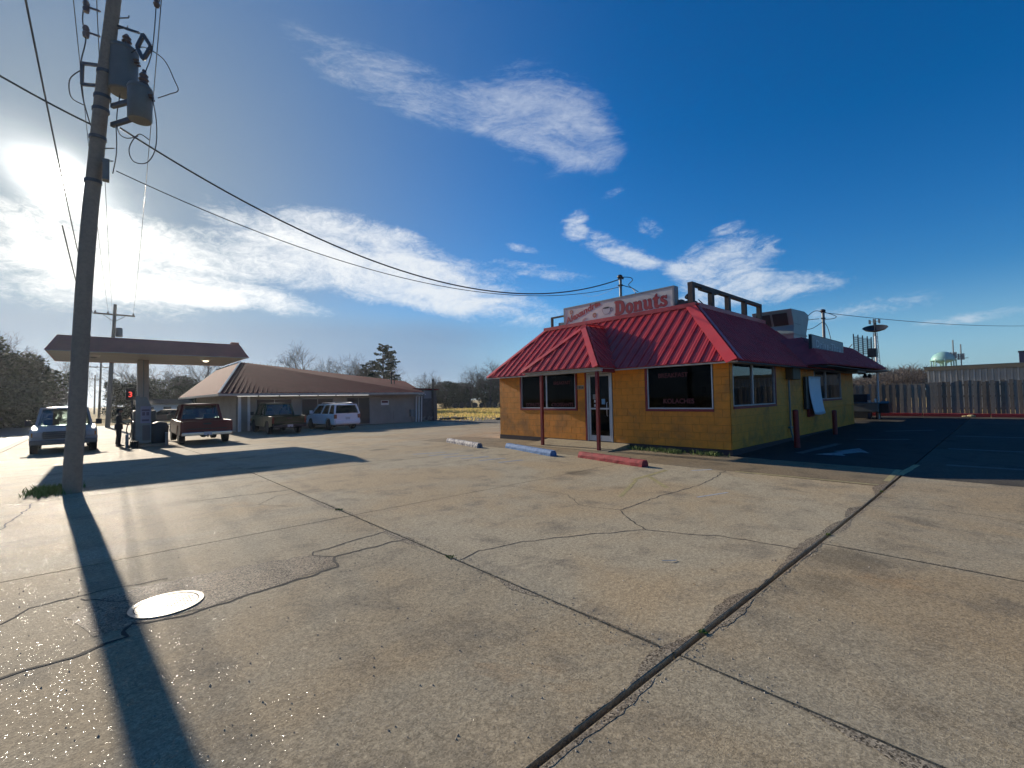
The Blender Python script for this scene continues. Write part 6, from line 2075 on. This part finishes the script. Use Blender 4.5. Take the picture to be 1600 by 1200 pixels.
def bare_tree(x, y, h, kind, lab, group='bare winter trees', z=GZ, wide=1.0):
    t = thing('bare_tree', lab, 'tree', (x, y, z), random.Random(int(x * 7 + y * 13)).uniform(0, 6.28), group)
    s = h / 10.0 * 1.06
    w_, g_ = BARE[kind % len(BARE)]
    link_mesh('trunk', w_, t, scale=(s * wide, s * wide, s)); link_mesh('crown', g_, t, scale=(s * wide, s * wide, s))
    return t


def leaf_cloud(mb, r, c, rad, n, size, flat=.6):
    for i in range(n):
        while True:
            p = V((r.uniform(-1, 1), r.uniform(-1, 1), r.uniform(-1, 1)))
            if .25 < p.length < 1: break
        q = V(c) + V((p.x * rad[0], p.y * rad[1], p.z * rad[2]))
        s = size * r.uniform(.6, 1.4)
        a = V((r.gauss(0, 1), r.gauss(0, 1), r.gauss(0, flat))).normalized(); b = a.cross(V((r.gauss(0, 1), r.gauss(0, 1), r.gauss(0, 1)))).normalized()
        mb.add([q - a * s - b * s * .45, q + a * s * .2 - b * s * .6, q + a * s + b * s * .1, q + b * s * .6], [(0, 1, 2, 3)])


def pine_meshes(seed, H):
    r = random.Random(seed); tr, cr_ = MB(), MB()
    tr.tube([(0, 0, -.2), (.1, 0, H * .4), (-.05, .08, H * .75), (.0, 0, H * .97)], [H * .017, H * .014, H * .009, H * .002], 8)
    for i in range(64):
        t = .34 + .64 * (i / 64) + r.uniform(-.01, .01)
        z = H * t; L = H * .36 * (1.04 - t) ** .5 * r.uniform(.55, 1.15); a = r.uniform(0, 6.28)
        d = V((cos(a), sin(a), r.uniform(.05, .35)))
        e = V((0, 0, z)) + d * L
        m_ = V((0, 0, z)) + d * L * .5 + V((0, 0, -.03 * L))
        tr.tube([(0, 0, z), m_, e], [H * .004, H * .003, H * .0015], 4, cap=False)
        for k in range(6):
            f = .40 + .66 * k / 6
            cc = V((0, 0, z)) + d * (L * f) + V((r.gauss(0, .25), r.gauss(0, .25), r.gauss(.1, .15))) * (L * .25)
            rr = L * r.uniform(.10, .19)
            leaf_cloud(cr_, r, cc, (rr * 1.3, rr * 1.3, rr * .6), 30, H * .011)
    return tr.mesh('trunk', pine_bark, 50), cr_.mesh('crown', needle)


def bushy_meshes(seed, H, W, mat, n=48, lv=420, trunk=True):
    r = random.Random(seed); tr, cr_ = MB(), MB()
    tr.tube([(0, 0, -.2), (.1, .05, H * .3), (0, 0, H * .7)], [H * .035, H * .028, H * .01], 8)
    for i in range(n):
        a, t = r.uniform(0, 6.28), r.uniform(.06, .93)
        rad = W * .5 * sqrt(max(.05, 1 - ((t - .42) / .6) ** 2)) * r.uniform(.35, .95)
        c_ = V((cos(a) * rad, sin(a) * rad, H * t))
        tr.tube([(0, 0, H * max(.12, t - .25)), c_ * .6 + V((0, 0, H * t * .4)), c_], [H * .012, H * .008, H * .004], 4, cap=False)
        s = W * r.uniform(.13, .22)
        leaf_cloud(cr_, r, c_, (s, s, s * .75), lv, H * .017)
    return tr.mesh('trunk', bark, 50), cr_.mesh('crown', mat)


PINE = pine_meshes(5, 12.5)
PINE2 = pine_meshes(8, 9.5)
BUSHY = [bushy_meshes(11, 7.0, 8.5, oakleaf), bushy_meshes(12, 6.5, 7.0, oakleaf), bushy_meshes(13, 5.0, 8.0, dryleaf)]


def tree(name, meshes, x, y, lab, s=(1, 1, 1), rz=0.0, group=None, z=GZ):
    t = thing(name, lab, 'tree', (x, y, z), rz, group)
    link_mesh('trunk', meshes[0], t, scale=s); link_mesh('crown', meshes[1], t, scale=s)
    return t


# behind the station shop
bare_tree(25.5, 78, 11.3, 0, 'tall bare tree above the middle of the station roof')
bare_tree(29.0, 79, 9.6, 1, 'bare tree just right of the tallest one over the station roof')
bare_tree(32.5, 78, 10.2, 2, 'bare tree just left of the pine above the station roof')
bare_tree(35.5, 84, 9.2, 3, 'thin bare tree close against the left side of the pine')
bare_tree(20.5, 90, 8.2, 1, 'low bare crown showing over the left part of the station roof')
bare_tree(43.5, 82, 9.0, 0, 'bare tree just right of the pine')
bare_tree(47.5, 78, 7.4, 1, 'small bare tree behind the dark flue pipe')
tree('pine_tree', PINE, 39.4, 78.8, 'tall pine with layered dark green branches behind the station shop')
tree('pine_tree', PINE2, 36.9, 80.5, 'shorter pine leaning against the left side of the tall pine', (1, 1, .95), 2.0)
# beyond the field between the two shops
FG = 'dark trees beyond the dry field'
tree('evergreen_tree', BUSHY[0], 62, 92, 'dark bushy evergreen nearest the station lean-to beyond the field', (1.15, 1.15, .85), .4, FG)
tree('evergreen_tree', BUSHY[1], 69, 95, 'dark bushy evergreen in the middle of the tree line beyond the field', (1.25, 1.25, .95), 1.4, FG)
tree('evergreen_tree', BUSHY[0], 74, 89, 'broad dark evergreen close to the donut shop wall beyond the field', (1.15, 1.15, 1.0), 2.9, FG)
tree('evergreen_tree', BUSHY[1], 80, 84, 'dark evergreen half hidden by the donut shop wall', (1.2, 1.2, 1.0), 5.1, FG)
tree('evergreen_tree', BUSHY[2], 56, 95, 'low brown scrubby tree behind the station lean-to', (1.0, 1.0, .8), 3.6, FG)
bare_tree(66.5, 88, 10.2, 2, 'bare spreading tree beyond the field at the left of a pair')
bare_tree(70.5, 85.5, 11.0, 0, 'bare tree beyond the field nearest the red roof tip')
bare_tree(72.5, 90, 9.8, 3, 'dense bare tree behind the pair beyond the field')
bare_tree(64.0, 100, 8.2, 1, 'small far bare tree over the left end of the field')
bare_tree(76.0, 80, 9.8, 1, 'bare tree partly behind the red roof tip')
# two bare trees across the side street, mirrored in the shop's side window
bare_tree(33, -13, 8.5, 0, 'bare tree across the lot mirrored in the left half of the side window', z=.2)
bare_tree(42, -19, 9.5, 2, 'bare tree across the lot mirrored in the right half of the side window', z=.2)
# left of the canopy
LG = 'dark trees across the street'
tree('evergreen_tree', BUSHY[0], -10.5, 60, 'large dark tree mass across the street at the left edge', (1.45, 1.45, 1.22), 1.0, LG)
tree('evergreen_tree', BUSHY[1], -6.8, 68, 'large dark tree across the street behind the silver-grey pickup', (1.35, 1.35, 1.15), 2.0, LG)
tree('evergreen_tree', BUSHY[0], -15.5, 66, 'dark tree across the street half outside the left edge', (1.5, 1.5, 1.3), 4.0, LG)
tree('evergreen_tree', BUSHY[1], -7.5, 88, 'dark tree farther up the street behind the pole', (1.1, 1.1, 1.0), 5.0, LG)
tree('evergreen_tree', BUSHY[2], -7.0, 110, 'brown scrubby tree far up the street', (1.2, 1.2, 1.1), .5, LG)
bare_tree(-6.0, 84, 11.0, 2, 'bare tree above the dark trees at the left edge')
bare_tree(-9.5, 80, 10.0, 3, 'bare tree at the far left over the dark mass')
bare_tree(-4.0, 96, 9.0, 0, 'thin bare tree left of the utility pole')
tree('evergreen_tree', BUSHY[1], 4.2, 86, 'dark green tree seen under the canopy left of the column', (1.0, 1.0, .9), .2, 'trees seen under the canopy')
tree('evergreen_tree', BUSHY[0], 8.6, 82, 'dark green tree seen under the canopy right of the column', (.95, .95, .82), 3.0, 'trees seen under the canopy')
tree('evergreen_tree', BUSHY[2], 12.2, 84, 'brown scrubby tree between the canopy and the station roof', (1.0, 1.0, 1.05), 2.2, 'trees seen under the canopy')
bare_tree(3.0, 93, 9.0, 1, 'pale bare tree framed between the far pole and the column')
bare_tree(10.3, 86, 8.4, 2, 'pale bare tree at the left end of the station roof')
bare_tree(12.6, 80, 9.0, 3, 'pale bare tree touching the left hip of the station roof')
bare_tree(7.0, 90, 8.2, 0, 'bare tree top above the green trees under the canopy')
# pale house fronts seen under the canopy
hs = thing('distant_house', 'small pale house far behind the gas pumps', 'house', (6.6, 74, GZ))
mb = MB(); mb.box((-2.6, 0, 0), (2.6, 6, 2.0)); mb.build('wall', white_paint, hs)
mb = MB(); mb.prism([V((-3.0, -.4, 2.002)), V((-3.0, 3, 2.7)), V((-3.0, 6.4, 2.002))], (6, 0, 0)); mb.build('roof', pbr('house shingle', (.06, .055, .05), .95, spec=.05), hs)
for x in (-1.6, .2, 1.6):
    mb = MB(); mb.box((x - .4, -.05, .7), (x + .4, -.002, 1.7)); mb.build('window', dark_metal, hs)
# distant wood behind the fence: reads as one mass
r = random.Random(77); wood_tw = MB()
tmpl = [grow(random.Random(90 + k), 10.0, .8, 3, 8, .05) for k in range(3)]
for i in range(105):
    x = r.uniform(118, 185); y = x / 145 * r.uniform(12.8, 37)
    s = r.uniform(.85, 1.05) * (.42 + .40 * sstep(33, 17, y * 145 / x)) * (x / 145); a = r.uniform(0, 6.28); w_, g_ = tmpl[i % 3]
    M_ = Matrix.Translation((x, y, .2)) @ Matrix.Rotation(a, 4, 'Z') @ Matrix.Diagonal((s * 1.25, s * 1.25, s, 1))
    for src in (w_, g_):
        o_ = len(wood_tw.v)
        wood_tw.v += [M_ @ p for p in src.v]; wood_tw.f += [tuple(o_ + k for k in f) for f in src.f]; wood_tw.mi += [0] * len(src.f)
    leaf_cloud(wood_tw, r, (x, y, 4.4 * s), (4.0 * s, 4.0 * s, 4.2 * s), 420, .11)
tag(wood_tw.build('distant_woods', pbr('winter wood', (.120, .092, .074), .95, var=.3, vscale=.12, color2=(.085, .070, .058), space='World')), 'grey-brown bare winter wood behind the plank fence', kind='stuff')

# round bales in a row at the back of the field
bale_m = pbr('dark bale wrap', (.040, .034, .028), .8, var=.4, vscale=3, color2=(.075, .062, .045))
for i in range(9):
    t = i / 8
    x, y = 59.5 + 9.5 * t, 84.5 - 7.0 * t
    rb2 = random.Random(i)
    b = thing('round_bale', 'dark round bale %s of the row beyond the field' % ('at the left end', 'second from the left end', 'third from the left end', 'fourth from the left end', 'in the middle', 'fourth from the right end', 'third from the right end', 'second from the right end', 'at the right end')[i], 'bale', (x, y, GZ - .05), radians(-38 + rb2.uniform(-9, 9)), 'dark round bales in a row beyond the dry field')
    R_ = .58 + rb2.uniform(-.05, .06)
    mb = MB(); mb.lathe([(R_ * .3, -.62), (R_ * .93, -.60), (R_, -.52), (R_ * 1.02, 0), (R_, .52), (R_ * .93, .60), (R_ * .3, .62)], 20, (0, 0, R_), M=Matrix.Rotation(pi / 2, 4, 'X')); mb.build('bale', bale_m, b, 40)
# low brown mound and dry clumps in the field
t_ = thing('dirt_mound', 'small dark brown mound of dirt in the dry field', 'mound', (47, 50, GZ - .1))
mb = MB(); rr_ = random.Random(3)
for i in range(5): mb.ball((rr_.uniform(-.9, .9), rr_.uniform(-.4, .4), 0), (rr_.uniform(.4, .8), .4, rr_.uniform(.2, .38)), 10, 6)
mb.build('earth', pbr('dark earth', (.05, .035, .02), .95, var=.4, vscale=4, bump=.6, bscale=12), t_)
fg = MB(); r = random.Random(31)
for i in range(26000):
    x, y = r.uniform(22.8, 62), r.uniform(27, 80)
    if y < 33 + (31 - x) * .0 and x < 30: continue
    if x < 24.5 and y < 43: continue
    h_ = r.uniform(.06, .24) * (1.4 if r.random() < .1 else 1); a = r.uniform(0, 6.28); wd = h_ * .3
    z = gz(x, y) - .10; s = V((cos(a) * wd, sin(a) * wd, 0)); l = V((r.uniform(-.5, .5), r.uniform(-.5, .5), 1)) * h_
    p = V((x, y, z)); fg.add([p - s, p + s, p + l], [(0, 1, 2)])
def thin_leaf(m, amount):
    """let sunlight through thin blades and leaves"""
    t = NT.__new__(NT); t.t = m.node_tree
    out = next(n for n in t.t.nodes if n.type == 'OUTPUT_MATERIAL'); b = next(n for n in t.t.nodes if n.type == 'BSDF_PRINCIPLED')
    src = b.inputs['Base Color']
    tr = t.n('ShaderNodeBsdfTranslucent', {'Color': src.links[0].from_socket if src.links else tuple(src.default_value)})
    mx = t.n('ShaderNodeMixShader', {0: amount, 1: b.outputs[0], 2: tr.outputs[0]})
    t.t.links.new(mx.outputs[0], out.inputs[0])
    return m


tag(fg.build('dry_grass', thin_leaf(pbr('dry grass', (.62, .44, .17), spec=.1, var=.3, vscale=.5, color2=(.34, .30, .08), space='World'), .6)), 'dry yellow grass of the field', kind='stuff')
for x0, x1, y0, lab in ((27.2, 30.6, 31.6, 'broken dark kerb log along the near edge of the dry field'), (24.6, 27.0, 37.0, 'second dark kerb log at the left end of the field edge')):
    t_ = thing('kerb_log', lab, 'kerb log', ((x0 + x1) / 2, y0, GZ))
    mb = MB(); mb.tube([(-(x1 - x0) / 2, .6, .02), (0, 0, .06), ((x1 - x0) / 2, -.6, .02)], .12, 8); mb.build('log', dark_metal, t_, 40)

# ================================================================== FENCE AND YARD AT THE RIGHT
plank_ms = [pbr('weathered plank %s' % n, c, .85, var=.3, vscale=7, color2=c2, bump=.4, bscale=50) for n, c, c2 in (('grey', (.29, .255, .20), (.19, .165, .13)), ('brown', (.27, .215, .15), (.17, .13, .09)), ('pale', (.37, .325, .25), (.25, .21, .16)), ('dark', (.22, .185, .14), (.15, .125, .10)))]
pf = thing('plank_fence', 'weathered grey plank fence along the back of the lot', 'fence', (31.6, 2.0, gz(31.6, 2)))
FX = 31.6
r = random.Random(8); y = 6.55; plk = {}
k = 0
while y > -7.5:
    wd = r.choice((.13, .14, .15)); hh = 1.66 + r.uniform(-.05, .04) + (.04 if y < 2.6 else 0)
    key = (round(wd, 2), k % 4, r.randrange(3))
    if key not in plk:
        mb = MB(); rr2 = random.Random(hash(key) % 99)
        j1, j2 = rr2.uniform(-.012, .012), rr2.uniform(-.03, .03)
        mb.prism([(0, -wd / 2, 0), (0, wd / 2, 0), (0, wd / 2 + j1, 1.0 - j2), (0, -wd / 2 + j1, 1.0)], (.022, 0, 0))
        plk[key] = mb.mesh('plank', plank_ms[min(3, r.choice((0, 0, 1, 1, 2, 3)))])
    link_mesh('plank', plk[key], pf, (r.uniform(-.012, .012) + (.0 if k % 2 else .014), y - 2.0, .04), (r.uniform(-.012, .012), 0, 0), (1, 1, hh))
    y -= wd + r.uniform(.004, .016); k += 1
for z in (.35, .95, 1.5):
    mb = MB(); mb.box((FX + .04, -7.5, gz(FX, 0) + z), (FX + .08, 6.6, gz(FX, 0) + z + .09)); mb.build('rail', plank_ms[1], pf, world=True)
yy = 6.4
while yy > -7.5:
    mb = MB(); mb.box((FX + .081, yy - .05, gz(FX, 0)), (FX + .17, yy + .05, gz(FX, 0) + 1.7)); mb.build('post', plank_ms[0], pf, world=True); yy -= 2.4
kb = thing('red_kerb', 'red-painted concrete kerb at the foot of the plank fence', 'kerb', (31.1, 0, gz(31.1, 0)))
yy = 8.0; i = 0
while yy > -9:
    mb = MB(); mb.box((31.22, yy - 2.38, gz(31.2, 0) - .05), (31.42, yy, gz(31.2, 0) + .16)); mb.build('kerb_block', red_paint, kb, world=True, bevel=.02); yy -= 2.4
t_ = thing('litter_clump', 'pale yellowish clump of litter against the red kerb', 'litter', (31.05, 1.45, gz(31, 1.4)))
mb = MB(); mb.ball((0, 0, .05), (.10, .16, .07), 8, 6); mb.ball((.0, .2, .03), (.08, .14, .04), 8, 6); mb.build('clump', pbr('pale rag', (.42, .34, .18), .9, var=.3, vscale=20), t_)

# corrugated metal building over the fence
corr_m = pbr('corrugated sheet', (.46, .45, .40), .55, .0, var=.12, vscale=1.2, dirt=(.32, .31, .28), dscale=.6, damt=.5, space='World')
wb_ = thing('metal_building', 'long pale metal building with ribbed walls behind the fence', 'building', (48, -10, .4))
BX = 46.0
y = 4.35
while y > -40:
    mb = MB()
    for kx in range(3):
        y0 = y - kx * .30
        for a, b, d in ((0, .09, -.11), (.11, .29, 0)):
            mb.box((BX + d, y0 - b, .2), (BX + .05, y0 - a, 3.05))
    mb.build('wall_sheet', corr_m, wb_, world=True); y -= .90
mb = MB(); mb.box((BX + .06, -40, .2), (BX + 14, 4.33, 3.06)); mb.build('core', corr_m, wb_, world=True)
mb = MB(); mb.prism([V((BX - .12, 4.5, 3.061)), V((BX - .20, 4.5, 3.32)), V((BX + 7, 4.5, 3.5)), V((BX + 14.2, 4.5, 3.32)), V((BX + 14.2, 4.5, 3.061))], (0, -44.5, 0)); mb.build('roof', pbr('metal roof', (.26, .27, .265), .45, .3, var=.1, vscale=1, space='World'), wb_, world=True)
mb = MB(); mb.box((BX - .25, -40, 3.30), (BX - .205, 4.52, 3.36)); mb.build('gutter', grey_metal, wb_, world=True)
t_ = thing('roof_unit', 'dark square unit on the metal building roof at the right edge', 'roof unit', (51.5, -.75, 3.4))
mb = MB(); mb.box((50.6, -1.75, 3.3), (52.2, -.30, 4.35)); mb.build('box', pbr('dark violet unit', (.05, .045, .08), .6, space='World'), t_, world=True)
mb = MB(); mb.box((50.55, -1.8, 4.352), (52.25, -.25, 4.40)); mb.build('lid', dark_metal, t_, world=True)

# ================================================================== WATER TOWER AND CELL TOWER
teal = pbr('water tower teal', (.25, .48, .44), .5, var=.1, vscale=.2, space='World')
wt = thing('water_tower', 'pale teal water tower on legs above the distant wood', 'water tower', (412, 31, 0))
mb = MB(); mb.lathe([(1.0, 18.6), (3.2, 19.9), (5.5, 20.6), (6.1, 21.6), (5.95, 22.8), (4.8, 24.8), (2.8, 26.3), (.6, 27.0)], 40, (412, 31, 0)); mb.build('tank', teal, wt, 30, world=True)
mb = MB(); mb.lathe([(1.9, 0), (1.2, 8), (1.1, 15), (1.8, 18.6), (2.4, 20)], 24, (412, 31, 0)); mb.build('riser', teal, wt, 40, world=True)
for k in range(8):
    a = 2 * pi * k / 8 + .2
    mb = MB(); mb.tube([(412 + 6.0 * cos(a), 31 + 6.0 * sin(a), 21.8), (412 + 6.6 * cos(a), 31 + 6.6 * sin(a), 0)], .36, 10); mb.build('leg', teal, wt, 40, world=True)
mb = MB(); mb.lathe([(6.2, 21.0), (6.8, 21.0), (6.8, 21.25), (6.2, 21.25)], 40, (412, 31, 0)); mb.build('walkway', teal, wt, 30, world=True)
for dx, dy, z0, z1, lab in ((-1, -5.0, 18, 34, 'tallest antenna mast clamped to the right of the water tower'), (1, -8.4, 17, 31, 'second antenna mast right of the water tower')):
    t_ = thing('antenna_mast', lab, 'antenna', (412 + dx, 31 + dy, 0))
    mb = MB(); mb.tube([(0, 0, 0), (0, 0, z1)], .35, 8); mb.build('mast', grey_metal, t_, 40)
    for k in range(3):
        a = k * 2.1
        mb = MB(); mb.box((cos(a) * 1.3 - .5, sin(a) * 1.3 - .5, z0 + 4), (cos(a) * 1.3 + .5, sin(a) * 1.3 + .5, z0 + 8)); mb.bar((0, 0, z0 + 6), (cos(a) * 1.3, sin(a) * 1.3, z0 + 6), .3, .3); mb.build('antenna_panel', grey_metal, t_)
    mb = MB(); mb.bar((0, -3.4, z0 + 5), (0, 2, z0 + 5), .3, .3); mb.build('arm', grey_metal, t_)
ct_ = thing('cell_tower', 'slender lattice cell tower rising behind the dish aerial', 'cell tower', (252, 40.3, 0))
mb = MB(); H_ = 33.5
for k in range(3):
    a = k * 2.094 + .3
    mb.tube([(2.1 * cos(a), 2.1 * sin(a), 0), (.45 * cos(a), .45 * sin(a), H_)], .12, 5)
nb = 16
for i in range(nb):
    z0, z1 = H_ * i / nb, H_ * (i + 1) / nb
    for k in range(3):
        a, b = k * 2.094 + .3, (k + 1) * 2.094 + .3
        ra, rb3 = 2.1 - 1.65 * i / nb, 2.1 - 1.65 * (i + 1) / nb
        mb.bar((ra * cos(a), ra * sin(a), z0), (rb3 * cos(b), rb3 * sin(b), z1), .09, .09); mb.bar((ra * cos(b), ra * sin(b), z0), (rb3 * cos(a), rb3 * sin(a), z1), .09, .09)
mb.build('lattice', grey_metal, ct_)
for z in (32.2, 29.6):
    for k in range(6):
        a = k * 1.047
        mb = MB(); mb.box((cos(a) * 1.9 - .22, sin(a) * 1.9 - .22, z - .9), (cos(a) * 1.9 + .22, sin(a) * 1.9 + .22, z + .9)); mb.bar((0, 0, z), (cos(a) * 1.9, sin(a) * 1.9, z), .12, .12); mb.build('antenna_panel', grey_metal, ct_)

# ================================================================== HAZE
HAZE_DENSITY = 0.00025
hz = MB(); hz.box((-640, -740, -1.5), (1340, 1340, 40.0))
hm = bpy.data.materials.new('haze'); hm.use_nodes = True
t = NT(hm.node_tree)
out = t.n('ShaderNodeOutputMaterial')
pv = t.n('ShaderNodeVolumePrincipled', {'Color': (.86, .93, 1.0, 1), 'Density': HAZE_DENSITY, 'Anisotropy': .62})
t.t.links.new(pv.outputs[0], out.inputs['Volume'])
tag(hz.build('haze', hm), kind='stuff')
